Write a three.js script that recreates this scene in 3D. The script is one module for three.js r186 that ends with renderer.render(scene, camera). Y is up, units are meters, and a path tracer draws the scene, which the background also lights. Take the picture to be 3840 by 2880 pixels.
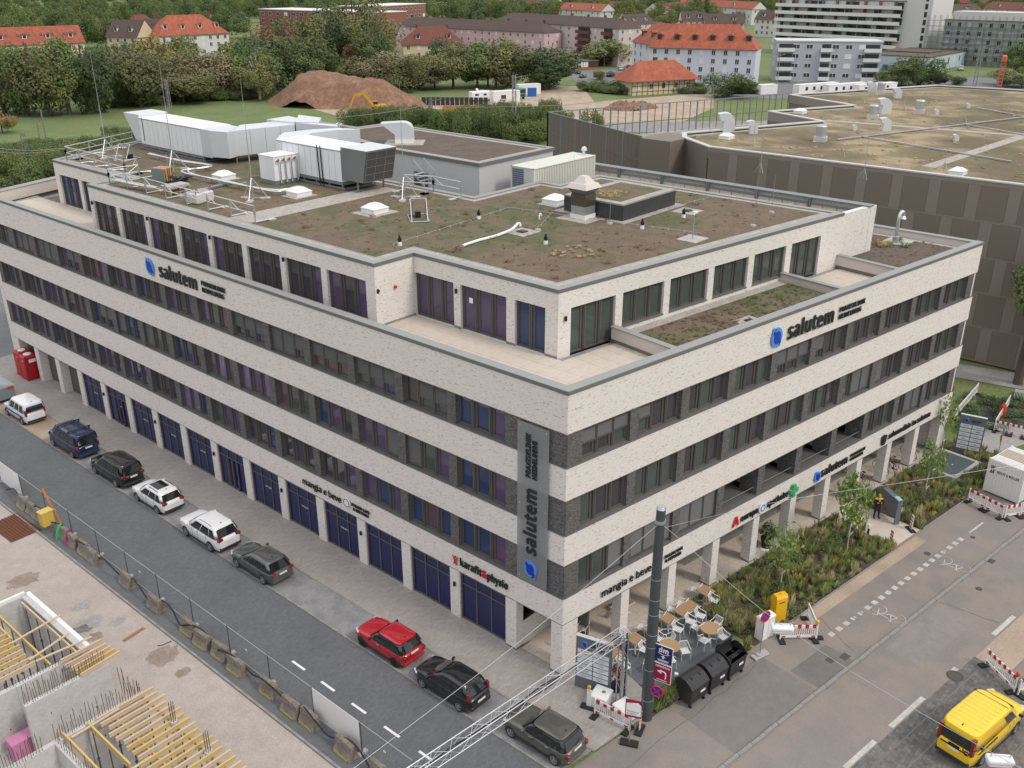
import * as THREE from 'three';
import { mergeGeometries } from 'three/addons/utils/BufferGeometryUtils.js';
import { RoundedBoxGeometry } from 'three/addons/geometries/RoundedBoxGeometry.js';
import { TextGeometry } from 'three/addons/geometries/TextGeometry.js';
import { FontLoader } from 'three/addons/loaders/FontLoader.js';
import { MarchingCubes } from 'three/addons/objects/MarchingCubes.js';
import { ImprovedNoise } from 'three/addons/math/ImprovedNoise.js';

// ---------- camera, sky, sun, exposure ----------
const scene = new THREE.Scene();
const camera = new THREE.PerspectiveCamera(44.18, 4 / 3, 0.5, 6000);
camera.position.set(-30.425, 32.773, 23.129);
const FWD = new THREE.Vector3(0.692, -0.399, -0.601).normalize();
camera.lookAt(camera.position.clone().add(FWD));
camera.updateMatrixWorld(true);
scene.add(camera);

const renderer = new THREE.WebGLRenderer({ antialias: true });
renderer.setSize(1024, 768);
renderer.toneMapping = THREE.LinearToneMapping;
renderer.toneMappingExposure = 1.14;
renderer.shadowMap.enabled = true;

const noiseP = new ImprovedNoise();
const fbm = (x, y, z = 0, o = 4) => { let a = 0, f = 1, w = 0.5; for (let i = 0; i < o; i++) { a += w * noiseP.noise(x * f, y * f, z + i * 7.3); f *= 2; w *= 0.5; } return a; };
let seed = 12345;
const rnd = () => { seed = (seed * 1664525 + 1013904223) >>> 0; return seed / 4294967296; };
const rr = (a, b) => a + (b - a) * rnd();

{ // overcast sky: brighter overhead, soft cloud structure, nothing else
  const W = 512, H = 256, d = new Float32Array(W * H * 4);
  for (let j = 0; j < H; j++) for (let i = 0; i < W; i++) {
    const el = (j + 0.5) / H * Math.PI - Math.PI / 2, az = (i + 0.5) / W * 2 * Math.PI;
    const s = Math.max(0, Math.sin(el));
    const X = Math.cos(el) * Math.cos(az), Z = Math.cos(el) * Math.sin(az), k = 1 / (0.25 + s);
    const c = el > -0.05 ? 1 + 0.28 * fbm(X * k * 1.3, Z * k * 1.3, 3.1, 4) : 1;
    const L = (0.62 + 0.5 * s) * c, g = el < 0 ? Math.max(0.35, 1 + el * 4) : 1, o = (j * W + i) * 4;
    d[o] = L * 0.985 * g; d[o + 1] = L * g; d[o + 2] = L * 1.045 * g; d[o + 3] = 1;
  }
  const t = new THREE.DataTexture(d, W, H, THREE.RGBAFormat, THREE.FloatType);
  t.mapping = THREE.EquirectangularReflectionMapping; t.magFilter = t.minFilter = THREE.LinearFilter; t.needsUpdate = true;
  scene.background = t; scene.environment = t;
}
const sun = new THREE.DirectionalLight(0xfff6ea, 1.4);
sun.position.set(25, 95, 75); sun.target.position.set(10, 0, -15);
sun.castShadow = true; sun.shadow.radius = 22; sun.shadow.mapSize.set(2048, 2048);
Object.assign(sun.shadow.camera, { left: -120, right: 120, top: 120, bottom: -120, near: 1, far: 400 });
scene.add(sun, sun.target);

// ---------- helpers ----------
const V = (x, y, z) => new THREE.Vector3(x, y, z);
const CR = V(1, 0, 0).applyQuaternion(camera.quaternion), CU = V(0, 1, 0).applyQuaternion(camera.quaternion), FPX = 3548.1;
// direction of a photo pixel (3840 x 2880), and where that ray meets a horizontal level
const ray = (u, v) => FWD.clone().addScaledVector(CR, (u - 1920) / FPX).addScaledVector(CU, -(v - 1440) / FPX);
const px = (u, v, y = 0) => { const d = ray(u, v); return camera.position.clone().addScaledVector(d, (y - camera.position.y) / d.y); };
const upTo = (p, u, v) => { const d = ray(u, v), n = V(FWD.x, 0, FWD.z); return camera.position.clone().addScaledVector(d, p.clone().sub(camera.position).dot(n) / d.dot(n)).y; };
const AL = 0.1535, RD = V(Math.cos(AL), 0, Math.sin(AL)), RN = V(-Math.sin(AL), 0, Math.cos(AL));
const td = (t, d, y = 0) => RD.clone().multiplyScalar(t).addScaledVector(RN, d).setY(y);   // along / out from the right-hand front
const AR = -AL, ALF = -Math.PI / 2;   // turn that lays local x along the right front, and along the left front (local x = world z)

const names = {};
const numbered = n => { const k = names[n] = (names[n] ?? -1) + 1; return k ? n + '_' + String(k).padStart(3, '0') : n; };
function thing(name, label, category, pos = [0, 0, 0], turn = 0, group) {
  const o = new THREE.Group(); o.name = numbered(name); o.position.set(...(pos.isVector3 ? pos.toArray() : pos)); o.rotation.y = turn;
  o.userData = { label, category }; if (group) o.userData.group = group; scene.add(o); return o;
}
const sh = m => { m.castShadow = m.receiveShadow = true; return m; };
function mesh(name, geo, mat, parent) {
  if (Array.isArray(geo)) geo = merge(geo);
  if (mat.userData.uvm && !geo.userData.uvd) uvm(geo);
  const m = sh(new THREE.Mesh(geo, mat)); m.name = name; if (parent) parent.add(m); return m;
}
function one(name, geo, mat, label, category, group, pos, turn = 0) {
  const m = mesh(numbered(name), geo, mat, scene); m.userData = { label, category }; if (group) m.userData.group = group;
  if (pos) m.position.set(...(pos.isVector3 ? pos.toArray() : pos)); m.rotation.y = turn; return m;
}
function struct(name, geo, mat) { const m = mesh(numbered(name), geo, mat, scene); m.userData.kind = 'structure'; return m; }
function copy(o, pos, turn = 0, label) { const c = o.clone(); c.name = numbered(o.name.replace(/_\d{3}$/, '')); c.userData = { ...o.userData }; if (label) c.userData.label = label; c.position.set(...(pos.isVector3 ? pos.toArray() : pos)); c.rotation.y = turn; scene.add(c); return c; }
function merge(list) {
  const l = list.flat(9).map(g => { const n = g.index ? g.toNonIndexed() : g.clone(); for (const k of Object.keys(n.attributes)) if (!['position', 'normal', 'uv'].includes(k)) n.deleteAttribute(k); if (!n.attributes.uv) n.setAttribute('uv', new THREE.BufferAttribute(new Float32Array(n.attributes.position.count * 2), 2)); n.morphAttributes = {}; return n; });
  return mergeGeometries(l);
}
function uvm(g) { // texture coordinates in metres, from the face's own plane
  if (g.index) { const n = g.toNonIndexed(); g.copy(n); g.setIndex(null); }
  const p = g.attributes.position, n = p.count, uv = new Float32Array(n * 2), a = V(), b = V(), c = V();
  for (let i = 0; i < n; i += 3) {
    a.fromBufferAttribute(p, i); b.fromBufferAttribute(p, i + 1); c.fromBufferAttribute(p, i + 2);
    const N = b.clone().sub(a).cross(c.clone().sub(a)), x = Math.abs(N.x), y = Math.abs(N.y), z = Math.abs(N.z);
    [a, b, c].forEach((q, k) => { const o = (i + k) * 2; if (y > x && y > z) { uv[o] = q.x; uv[o + 1] = q.z; } else if (x > z) { uv[o] = q.z; uv[o + 1] = q.y; } else { uv[o] = q.x; uv[o + 1] = q.y; } });
  }
  g.setAttribute('uv', new THREE.BufferAttribute(uv, 2)); g.userData.uvd = 1; return g;
}
const B = (w, h, d, x = 0, y = 0, z = 0, ry = 0) => { const g = new THREE.BoxGeometry(w, h, d); if (ry) g.rotateY(ry); return g.translate(x, y + h / 2, z); };          // centre x, foot y, centre z
const BB = (x0, x1, y0, y1, z0, z1) => new THREE.BoxGeometry(x1 - x0, y1 - y0, z1 - z0).translate((x0 + x1) / 2, (y0 + y1) / 2, (z0 + z1) / 2);
const RB = (w, h, d, r, x = 0, y = 0, z = 0) => new RoundedBoxGeometry(w, h, d, 2, r).translate(x, y + h / 2, z);
const cyl = (r0, r1, h, x = 0, y = 0, z = 0, s = 12) => new THREE.CylinderGeometry(r1, r0, h, s).translate(x, y + h / 2, z);   // r0 foot, r1 top
const orient = (g, p, q) => { const d = q.clone().sub(p); g.applyQuaternion(new THREE.Quaternion().setFromUnitVectors(V(0, 1, 0), d.clone().normalize())); return g.translate((p.x + q.x) / 2, (p.y + q.y) / 2, (p.z + q.z) / 2); };
const arr = p => p.isVector3 ? p : V(...p);
const bar = (p, q, r = 0.02, s = 6) => { p = arr(p); q = arr(q); return orient(new THREE.CylinderGeometry(r, r, p.distanceTo(q), s), p, q); };
const beam = (p, q, w, h) => { p = arr(p); q = arr(q); const d = q.clone().sub(p), L = d.length(), g = new THREE.BoxGeometry(L, h, w), m = new THREE.Matrix4(), X = d.normalize(), Zv = V(0, 1, 0).cross(X).negate(); if (Zv.length() < 1e-4) Zv.set(0, 0, 1); Zv.normalize(); const Y = Zv.clone().cross(X).normalize(); m.makeBasis(X, Y, Zv.clone()); g.applyMatrix4(m); return g.translate((p.x + q.x) / 2, (p.y + q.y) / 2, (p.z + q.z) / 2); };
const tube = (pts, r, s = 24, rs = 6) => new THREE.TubeGeometry(new THREE.CatmullRomCurve3(pts.map(arr)), s, r, rs);
const sheet = (pts, y, h = 0) => { // polygon [[x,z],...] laid flat at y (or a slab of thickness h below y)
  const s = new THREE.Shape(pts.map(([a, b]) => new THREE.Vector2(a, -b)));
  const g = h ? new THREE.ExtrudeGeometry(s, { depth: h, bevelEnabled: false }).rotateX(-Math.PI / 2).translate(0, y - h, 0) : new THREE.ShapeGeometry(s).rotateX(-Math.PI / 2).translate(0, y, 0);
  return g;
};
const prof = (pts, depth, bevel = 0) => { const s = new THREE.Shape(pts.map(p => new THREE.Vector2(...p))); return new THREE.ExtrudeGeometry(s, bevel ? { depth: depth - 2 * bevel, bevelEnabled: true, bevelSize: bevel, bevelThickness: bevel, bevelSegments: 2 } : { depth, bevelEnabled: false }).translate(0, 0, bevel ? -depth / 2 + bevel : -depth / 2); };
const turn = (g, ry, x = 0, y = 0, z = 0) => g.rotateY(ry).translate(x, y, z);

// ---------- textures ----------
const lin = c => c <= 0.04045 ? c / 12.92 : ((c + 0.055) / 1.055) ** 2.4, srgb = c => c <= 0.0031308 ? c * 12.92 : 1.055 * c ** (1 / 2.4) - 0.055;
const SR = new Uint8Array(4097); for (let i = 0; i < 4097; i++) SR[i] = Math.round(255 * srgb(i / 4096));
function tex(W, H, fn, mw, mh, colour = true) { // fn(i,j) -> [r,g,b] linear or a grey value; mw x mh metres
  const d = new Uint8Array(W * H * 4);
  for (let j = 0; j < H; j++) for (let i = 0; i < W; i++) { const c = fn(i, j), o = (j * W + i) * 4, f = v => { v = v < 0 ? 0 : v > 1 ? 1 : v; return colour ? SR[(v * 4096) | 0] : (v * 255) | 0; }; if (c.length) { d[o] = f(c[0]); d[o + 1] = f(c[1]); d[o + 2] = f(c[2]); } else d[o] = d[o + 1] = d[o + 2] = f(c); d[o + 3] = 255; }
  const t = new THREE.DataTexture(d, W, H); t.wrapS = t.wrapT = THREE.RepeatWrapping; t.magFilter = THREE.LinearFilter; t.minFilter = THREE.LinearMipmapLinearFilter; t.generateMipmaps = true;
  if (colour) t.colorSpace = THREE.SRGBColorSpace; t.repeat.set(1 / mw, 1 / mh); t.needsUpdate = true; return t;
}
const hash = (i, j, k = 0) => { let h = (i * 374761393 + j * 668265263 + k * 2147483647) | 0; h = Math.imul(h ^ (h >>> 13), 1274126177); return ((h ^ (h >>> 16)) >>> 0) / 4294967296; };
const tnT = {};
function tn(i, j, W, H, f, z = 0, o = 4) { // tileable value noise, about -0.5 .. 0.5, from a cached 512 x 512 table
  const key = f + '_' + z + '_' + o; let T = tnT[key];
  if (!T) {
    T = tnT[key] = new Float32Array(262144);
    let w = 0.5, per = Math.round(f);
    for (let k = 0; k < o; k++, w *= 0.5, per *= 2) {
      const L = new Float32Array(per * per); for (let n = 0; n < L.length; n++) L[n] = hash(n, per, Math.round(z * 10) + k) - 0.5;
      for (let y = 0; y < 512; y++) { const fy = y / 512 * per, y0 = Math.floor(fy), ty = fy - y0, sy = ty * ty * (3 - 2 * ty), r0 = (y0 % per) * per, r1 = ((y0 + 1) % per) * per;
        for (let x = 0; x < 512; x++) { const fx = x / 512 * per, x0 = Math.floor(fx), tx = fx - x0, sx = tx * tx * (3 - 2 * tx), c0 = x0 % per, c1 = (x0 + 1) % per;
          T[y * 512 + x] += w * 1.3 * ((L[r0 + c0] * (1 - sx) + L[r0 + c1] * sx) * (1 - sy) + (L[r1 + c0] * (1 - sx) + L[r1 + c1] * sx) * sy); } }
    }
  }
  return T[((j * 512 / H) | 0) * 512 + ((i * 512 / W) | 0)];
}
const mixc = (a, b, t) => [a[0] + (b[0] - a[0]) * t, a[1] + (b[1] - a[1]) * t, a[2] + (b[2] - a[2]) * t];
const mat = (o, uvmetres) => { const m = new THREE.MeshPhysicalMaterial(o); if (uvmetres || o.map || o.bumpMap) m.userData.uvm = 1; return m; };
const C = (r, g, b) => new THREE.Color().setRGB(r, g, b);
const plain = (r, g, b, rough = 0.7, metal = 0, x = {}) => mat({ color: C(r, g, b), roughness: rough, metalness: metal, ...x });
function brickMat(base, alt, dark, mort, pDark) {
  const W = 2048, H = 1024, bw = 32, bh = 8;
  const at = (i, j) => { const r = Math.floor(j / bh), off = Math.floor(hash(r, 7) * bw), ii = (i + off) % W, c = Math.floor(ii / bw); return [r, c, ii % bw, j % bh]; };
  const map = tex(W, H, (i, j) => {
    const [r, c, x, y] = at(i, j); if (x < 1 || y < 1) return mort;
    const h = hash(c, r, 1), g = 0.93 + 0.14 * hash(c, r, 2), n = 1 + 0.08 * (hash(i, j, 5) - 0.5);
    return mixc(base, h < pDark ? dark : alt, h < pDark ? 0.5 + 0.5 * hash(c, r, 4) : hash(c, r, 3)).map(v => v * g * n);
  }, 8, 4);
  return mat({ map, roughness: 0.88 });
}
const grit = {};
function speckle(a, b, c, mw, f1, f2, grain, rough = 0.95, extra = {}, W = 512, con = 1) { // ground-like: two noise scales and grain
  const map = tex(W, W, (i, j) => { const n = tn(i, j, W, W, f1, 1.7, 4) * 1.6 * con + 0.5, m = tn(i, j, W, W, f2, 8.2, 3) * 1.8 * con + 0.5, g = 1 + grain * (hash(i, j, 3) - 0.5); return mixc(mixc(a, b, Math.min(1, Math.max(0, n))), c, Math.min(1, Math.max(0, m)) * 0.6).map(v => v * g); }, mw, mw);
  const bump = grit[mw] ??= tex(256, 256, (i, j) => 0.5 + 0.5 * (hash(i, j, 9) - 0.5) + tn(i, j, 256, 256, 20, 4.1, 3), mw / 2, mw / 2, false);
  return mat({ map, bumpMap: bump, bumpScale: 0.02, roughness: rough, ...extra });
}
function paver(a, b, joint, bw, bh, mw, bond = 0.5, vary = 0.25, W = 1024, stain = 0.15) {
  const nx = Math.round(mw / bw), ny = Math.round(mw / bh), sx = W / nx, sy = W / ny;
  const at = (i, j) => { const r = Math.floor(j / sy), ii = (i + (r % 2 ? bond * sx : 0)) % W; return [r, Math.floor(ii / sx), ii % sx, j % sy]; };
  const map = tex(W, W, (i, j) => { const [r, c, x, y] = at(i, j); const s = 1 + stain * 2 * tn(i, j, W, W, 5, 2.2, 3); if (x < 1 || y < 1) return joint.map(v => v * s); const k = (1 - vary / 2 + vary * hash(c, r, 2)) * (1 + 0.15 * (hash(i, j, 4) - 0.5)) * s; return mixc(a, b, hash(c, r, 3)).map(v => v * k); }, mw, mw);
  return mat({ map, roughness: 0.85 });
}
const M = {};
M.brickW = brickMat([0.69, 0.647, 0.607], [0.765, 0.728, 0.692], [0.34, 0.305, 0.28], [0.60, 0.56, 0.525], 0.045);
M.brickD = brickMat([0.085, 0.08, 0.08], [0.17, 0.16, 0.155], [0.05, 0.048, 0.05], [0.15, 0.145, 0.14], 0.25);
M.render = plain(0.62, 0.56, 0.52, 0.9);
M.renderW = plain(0.6, 0.6, 0.6, 0.85);
M.coping = plain(0.29, 0.295, 0.29, 0.65, 0);
M.copingD = plain(0.155, 0.152, 0.145, 0.6, 0);
M.sill = plain(0.17, 0.165, 0.16, 0.5, 0.2);
M.frame = plain(0.115, 0.108, 0.1, 0.5, 0.1);
M.dark = plain(0.02, 0.02, 0.022, 0.7);
M.black = plain(0.012, 0.012, 0.013, 0.45);
M.inner = plain(0.32, 0.3, 0.28, 0.9);
M.innerFloor = plain(0.16, 0.12, 0.1, 0.7);
M.blind = plain(0.11, 0.11, 0.11, 0.5, 0.3);
const glass = (r, g, b, x = {}) => mat({ color: C(r, g, b), transmission: 1, thickness: 0, roughness: 0.02, ior: 1.5, ...x });
M.glP = glass(0.23, 0.165, 0.33, { transmission: 0.6 }); M.glD = glass(0.15, 0.135, 0.16, { transmission: 0.65 }); M.glV = glass(0.42, 0.3, 0.58, { transmission: 0.55 }); M.glG = glass(0.15, 0.19, 0.175, { transmission: 0.55 }); M.glB = glass(0.06, 0.1, 0.24, { transmission: 0.5 }); M.glN = glass(0.018, 0.023, 0.13, { transmission: 0.35 }); M.glR = glass(0.2, 0.12, 0.16, { transmission: 0.5 });
M.white = plain(0.78, 0.78, 0.77, 0.5); M.whiteP = plain(0.8, 0.8, 0.81, 0.35);
M.galv = mat({ color: C(0.5, 0.52, 0.54), roughness: 0.42, metalness: 0.75 }); M.galvD = mat({ color: C(0.23, 0.24, 0.245), roughness: 0.5, metalness: 0.5 });
M.alu = mat({ color: C(0.72, 0.73, 0.74), roughness: 0.3, metalness: 0.85 });
M.steel = plain(0.24, 0.27, 0.28, 0.55, 0.4);
M.concrete = speckle([0.40, 0.385, 0.37], [0.48, 0.465, 0.45], [0.34, 0.33, 0.32], 6, 6, 20, 0.12);
M.rubber = plain(0.018, 0.018, 0.019, 0.8);
M.red = plain(0.55, 0.02, 0.03, 0.5); M.whiteR = plain(0.78, 0.77, 0.76, 0.5); M.yellow = plain(0.75, 0.42, 0.01, 0.5);
// ---------- ground, streets ----------
M.iron = plain(0.085, 0.077, 0.068, 0.85); M.meadow = speckle([0.095, 0.155, 0.04], [0.135, 0.19, 0.058], [0.19, 0.18, 0.09], 60, 8, 40, 0.5);
M.dirt = speckle([0.40, 0.345, 0.31], [0.435, 0.38, 0.345], [0.35, 0.295, 0.26], 22, 7, 40, 0.42, 0.95, {}, 1024);
M.sand = speckle([0.40, 0.31, 0.235], [0.46, 0.38, 0.30], [0.30, 0.22, 0.16], 30, 6, 18, 0.25);
M.asphalt = speckle([0.205, 0.182, 0.165], [0.235, 0.21, 0.192], [0.275, 0.235, 0.204], 26, 5, 22, 0.22, 0.95, {}, 1024, 1.5);
M.asphaltD = speckle([0.045, 0.045, 0.047], [0.06, 0.06, 0.062], [0.075, 0.073, 0.07], 12, 6, 30, 0.3);
M.asphaltL = speckle([0.165, 0.165, 0.168], [0.19, 0.19, 0.193], [0.15, 0.15, 0.155], 20, 6, 30, 0.14);
M.gravel = speckle([0.19, 0.19, 0.195], [0.30, 0.30, 0.305], [0.25, 0.245, 0.24], 5, 10, 60, 0.9);
M.gravelL = speckle([0.40, 0.37, 0.33], [0.52, 0.49, 0.45], [0.25, 0.22, 0.19], 4, 14, 90, 0.8);
M.soil = speckle([0.085, 0.06, 0.045], [0.12, 0.085, 0.06], [0.05, 0.038, 0.03], 6, 8, 40, 0.6);
M.sedum = speckle([0.135, 0.1, 0.066], [0.092, 0.097, 0.043], [0.175, 0.125, 0.085], 24, 7, 34, 0.9, 0.97, {}, 1024, 2.3);
M.sedumY = speckle([0.15, 0.11, 0.07], [0.34, 0.262, 0.165], [0.115, 0.108, 0.048], 60, 9, 28, 0.5, 0.97, {}, 1024, 2.2);
M.sedumD = speckle([0.12, 0.09, 0.07], [0.15, 0.115, 0.088], [0.08, 0.062, 0.05], 8, 8, 40, 0.6);
M.paveB = paver([0.31, 0.283, 0.262], [0.36, 0.335, 0.31], [0.24, 0.22, 0.205], 0.25, 0.125, 8, 0.5, 0.12, 1024, 0.07);
M.paveD = paver([0.116, 0.12, 0.128], [0.13, 0.134, 0.142], [0.092, 0.094, 0.099], 0.2, 0.1, 8, 0.5, 0.22, 1024, 0.08);
M.paveG = paver([0.30, 0.29, 0.28], [0.34, 0.33, 0.32], [0.2, 0.19, 0.18], 0.25, 0.125, 8, 0.5, 0.15);
M.cobble = paver([0.115, 0.11, 0.105], [0.17, 0.16, 0.15], [0.05, 0.047, 0.045], 0.2, 0.17, 6, 0.5, 0.4);
M.tile = speckle([0.56, 0.49, 0.425], [0.60, 0.535, 0.47], [0.50, 0.43, 0.35], 9, 6, 20, 0.08);
M.kerb = speckle([0.27, 0.26, 0.25], [0.33, 0.315, 0.30], [0.2, 0.19, 0.18], 5, 8, 30, 0.25);
M.line = speckle([0.55, 0.52, 0.48], [0.62, 0.60, 0.57], [0.40, 0.37, 0.34], 2, 6, 20, 0.2);
const q = (t0, t1, d0, d1) => [[t0, d0], [t1, d0], [t1, d1], [t0, d1]].map(([t, d]) => { const p = td(t, d); return [p.x, p.z]; });
const rect = (x0, x1, z0, z1) => [[x0, z0], [x1, z0], [x1, z1], [x0, z1]];
struct('ground', sheet(rect(-1500, 4000, -4000, 1500), -0.03), M.meadow);
struct('building_site_ground', sheet([[-11.4, -75], [-11.4, 20], [-70, 20], [-70, -75]], -0.004), M.dirt);
// left street
struct('pavement', sheet([[1.0, -66], [1.0, -3.2], [0.3, -3.2], [0.3, 0.05], [td(3, 0.05).x, td(3, 0.05).z], [td(2.2, 4.7).x, td(2.2, 4.7).z], [td(-2.35, 4.7).x, td(-2.35, 4.7).z], [-2.95, -66]], 0.05, 0.05), M.paveB);
struct('gravel_parking_strip', sheet([[-3.0, -41.5], [-3.0, 4.2], [-5.12, 3.85], [-5.12, -41.5]], 0.02, 0.02), M.gravel);
struct('sandy_parking_strip', sheet([[-3.0, -66], [-3.0, -41.5], [-5.12, -41.5], [-5.12, -66]], 0.018, 0.018), M.sand);
struct('road', sheet([[-5.25, -66], [-5.25, 4.0], [-11.3, 3.0], [-11.3, -66]], 0.004), M.paveD);
struct('road', sheet([[2, -64], [45, -84], [40, -128], [-80, -150], [-80, -66], [-11.3, -66]], 0.0), M.asphaltL);
for (const [x, z0, z1, w, hh] of [[-5.19, -66, 3.9, 0.11, 0.06], [-11.34, -66, 3, 0.12, 0.1], [-2.975, -66, 4.3, 0.06, 0.055]]) { // kerbs: stones one metre long
  const n = Math.round((z1 - z0)), k = struct('kerb', B(w - 0.02, hh - 0.02, z1 - z0, x, 0, (z0 + z1) / 2), M.soil);
  const gs = B(w, hh, (z1 - z0) / n - 0.012), near = Math.min(n, 60);
  for (let i = 0; i < near; i++) { const m = mesh('kerb_stone', gs, M.kerb, k); m.position.set(x, 0, z1 - (i + 0.5) * (z1 - z0) / n); }
}
// right-hand street: asphalt side path, kerb, carriageway, tram cobbles
struct('cycle_path', sheet([...q(-40, 75, 4.78, 9.05)], 0.006), M.asphalt);
struct('carriageway', sheet([...q(-40, 85, 9.05, 60)], 0.001), M.asphalt);
struct('tram_cobbles', sheet([...q(-40, 17.5, 12.86, 19)], 0.005), M.cobble);
struct('sandy_verge', sheet([...q(17.5, 60, 12.9, 14.6)], 0.006), M.sand);
struct('dusty_strip', sheet([...q(12.6, 26, 5.0, 5.75)], 0.011), M.sand);
{ const k = struct('kerb', turn(B(76, 0.09, 0.14, 16, 0, 9.14), AR), M.soil);
  const gs = turn(B(0.975, 0.12, 0.17), AR); for (let i = 0; i < 70; i++) { const m = mesh('kerb_stone', gs, M.kerb, k); m.position.copy(td(-12 + i, 9.14 + 0.012 * Math.sin(i * 2.1))); } }
{ const k = struct('bed_edging', turn(B(13.3, 0.1, 0.06, 17.1, 0, 4.99), AR), M.kerb); }
struct('bed_edging', turn(B(5.6, 0.1, 0.06, 29.9, 0, 4.9), AR), M.kerb);
{ // markings
  const L = struct('lane_line', turn(merge([[-13, -10], [-7.5, -4.5], [-1, 2], [5.6, 8.1], [9.5, 12.55], [15.3, 15.9], [20, 22.5], [27, 30]].map(([a, b]) => BB(a, b, 0.008, 0.011, 12.55, 12.8))), AR), M.line);
  const g = []; for (let i = 0; i < 21; i++) { const t = 13.4 + i * 0.722; if (i === 3 || i === 4 || i === 17) { g.push(BB(t - 0.2, t - 0.03, 0.010, 0.013, 6.9, 7.15), BB(t + 0.06, t + 0.16, 0.010, 0.013, 6.95, 7.1)); continue; } g.push(BB(t - 0.19, t + 0.19, 0.010, 0.013, 6.87, 7.17)); }
  struct('cycle_lane_dashes', turn(merge(g.concat([BB(29, 30.9, 0.01, 0.013, 6.95, 7.07)])), AR), M.line);
  for (const t of [17.4, 24.9]) { // bicycle symbol
    const r = (x, z, R) => new THREE.TorusGeometry(R, 0.035, 3, 20).rotateX(Math.PI / 2).scale(1, 0.08, 1).translate(x, 0.012, z), s = (a, b) => beam([a[0], 0.0125, a[1]], [b[0], 0.0125, b[1]], 0.055, 0.003);
    const G = merge([r(-0.5, 0, 0.42), r(0.62, 0, 0.42), s([-0.5, 0], [-0.1, 0]), s([-0.1, 0], [0.45, -0.42]), s([-0.35, -0.42], [0.45, -0.42]), s([-0.1, 0], [-0.38, -0.55]), s([0.62, 0], [0.38, -0.6]), s([-0.5, 0], [-0.33, -0.42]), s([0.38, -0.6], [0.6, -0.68]), s([-0.55, -0.56], [-0.25, -0.56])]);
    const p = td(t, 8.1); struct('bicycle_marking', G.rotateY(AR + 1.5708 + 0.0).translate(p.x, 0, p.z), M.line);
  }
  struct('lane_line', merge([0, 1, 2, 3, 4, 5, 6].map(i => B(0.13, 0.003, 1.05, -8.25, 0.006, -10.7 + i * 2.36))), M.whiteR);
  struct('lane_line', merge([B(0.14, 0.004, 9, -9, 0.003, -76, 0.9), B(0.14, 0.004, 2.5, -5.3, 0.003, -69.5, -1.0)]), M.whiteR);
  for (const [t0, t1, d] of [[-30, 17.3, 13.47], [-30, 17.3, 14.5], [-30, 17.3, 17.2], [-30, 17.3, 18.24]]) struct('tram_rail', turn(merge([BB(t0, t1, 0, 0.012, d - 0.035, d + 0.035)]), AR), M.railM ??= plain(0.19, 0.175, 0.165, 0.6, 0.3));
  for (const [u, v, w, l] of [[2560 + 1050 / 1.728, 2000 + 800 / 1.728, 0.55, 0.4], [2560 + 955 / 1.728, 2000 + 822 / 1.728, 0.4, 0.4], [2560 + 2000 / 1.728, 2000 + 180 / 1.728, 0.5, 0.35]]) { const p = px(u, v); struct('drain_cover', turn(merge([B(w, 0.012, l, 0, 0.003), ...[-2, -1, 0, 1, 2].map(i => B(w * 0.8, 0.006, 0.03, 0, 0.015, i * 0.065))]), AR, p.x, 0, p.z), M.iron); }
  for (const [u, v, r] of [[2560 + 1765 / 1.728, 2000 + 925 / 1.728, 0.42], [2560 + 1585 / 1.728, 2000 + 132 / 1.728, 0.2], [2560 + 1880 / 1.728, 2000 + 27 / 1.728, 0.15], [2560 + 1920 / 1.728, 2000 + 360 / 1.728, 0.18]]) { const p = px(u, v); struct('manhole_cover', merge([cyl(r, r, 0.012, p.x, 0.006, p.z, 28), new THREE.TorusGeometry(r * 0.85, 0.02, 4, 28).rotateX(Math.PI / 2).translate(p.x, 0.018, p.z)]), M.iron); }
  // patched asphalt: darker, fresher repairs with their own outline
  struct('asphalt_patch', sheet(q(9.2, 12.4, 7.3, 8.95), 0.0095), speckle([0.145, 0.135, 0.127], [0.165, 0.154, 0.145], [0.185, 0.168, 0.155], 9, 6, 30, 0.16));
  struct('asphalt_patch', sheet(q(2.5, 9.0, 5.6, 9.0), 0.0092), speckle([0.175, 0.163, 0.153], [0.195, 0.181, 0.17], [0.22, 0.2, 0.183], 9, 6, 30, 0.16));
  struct('asphalt_patch', sheet(q(14.5, 20.5, 9.5, 11.5), 0.005), speckle([0.225, 0.203, 0.186], [0.25, 0.224, 0.207], [0.285, 0.246, 0.216], 9, 6, 30, 0.16));
  for (const [t0, d0, t1, d1] of [[-3, 6.4, 9, 5.9], [13, 8.6, 14.2, 5.6], [20.6, 9.4, 21.2, 12.4]]) { const g = []; let a = [t0, d0]; const n = 14; for (let i = 1; i <= n; i++) { const b = [t0 + (t1 - t0) * i / n + 0.12 * (hash(i, t0 * 10 | 0) - 0.5), d0 + (d1 - d0) * i / n + 0.2 * (hash(i, d0 * 10 | 0, 2) - 0.5)]; g.push(beam([a[0], 0.0112, a[1]], [b[0], 0.0112, b[1]], 0.012 + 0.012 * hash(i, 4), 0.002)); a = b; } struct('asphalt_crack', turn(merge(g), AR), M.asphaltD); }
}
// ---------- the office building ----------
const LV = [0, 4.68, 6.61, 8.28, 10.19, 11.92, 13.67, 15.81];
const bld = thing('office_building', 'white and dark brick office building with ribbon windows, arcade and set-back top floor', 'building');
const PL = 3.86, PR = 3.75, TY = 14.85, PTOP = 18.53, RY = 18.45;
const Lf = g => g.rotateY(ALF), Rf = g => g.rotateY(AR);   // local (x along the front, y, z outwards) -> world; on the left front x = -s
const LB = (s0, s1, y0, y1, d0, d1) => Lf(BB(-s1, -s0, y0, y1, d0, d1)), RBx = (t0, t1, y0, y1, d0, d1) => Rf(BB(t0, t1, y0, y1, d0, d1));
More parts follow.
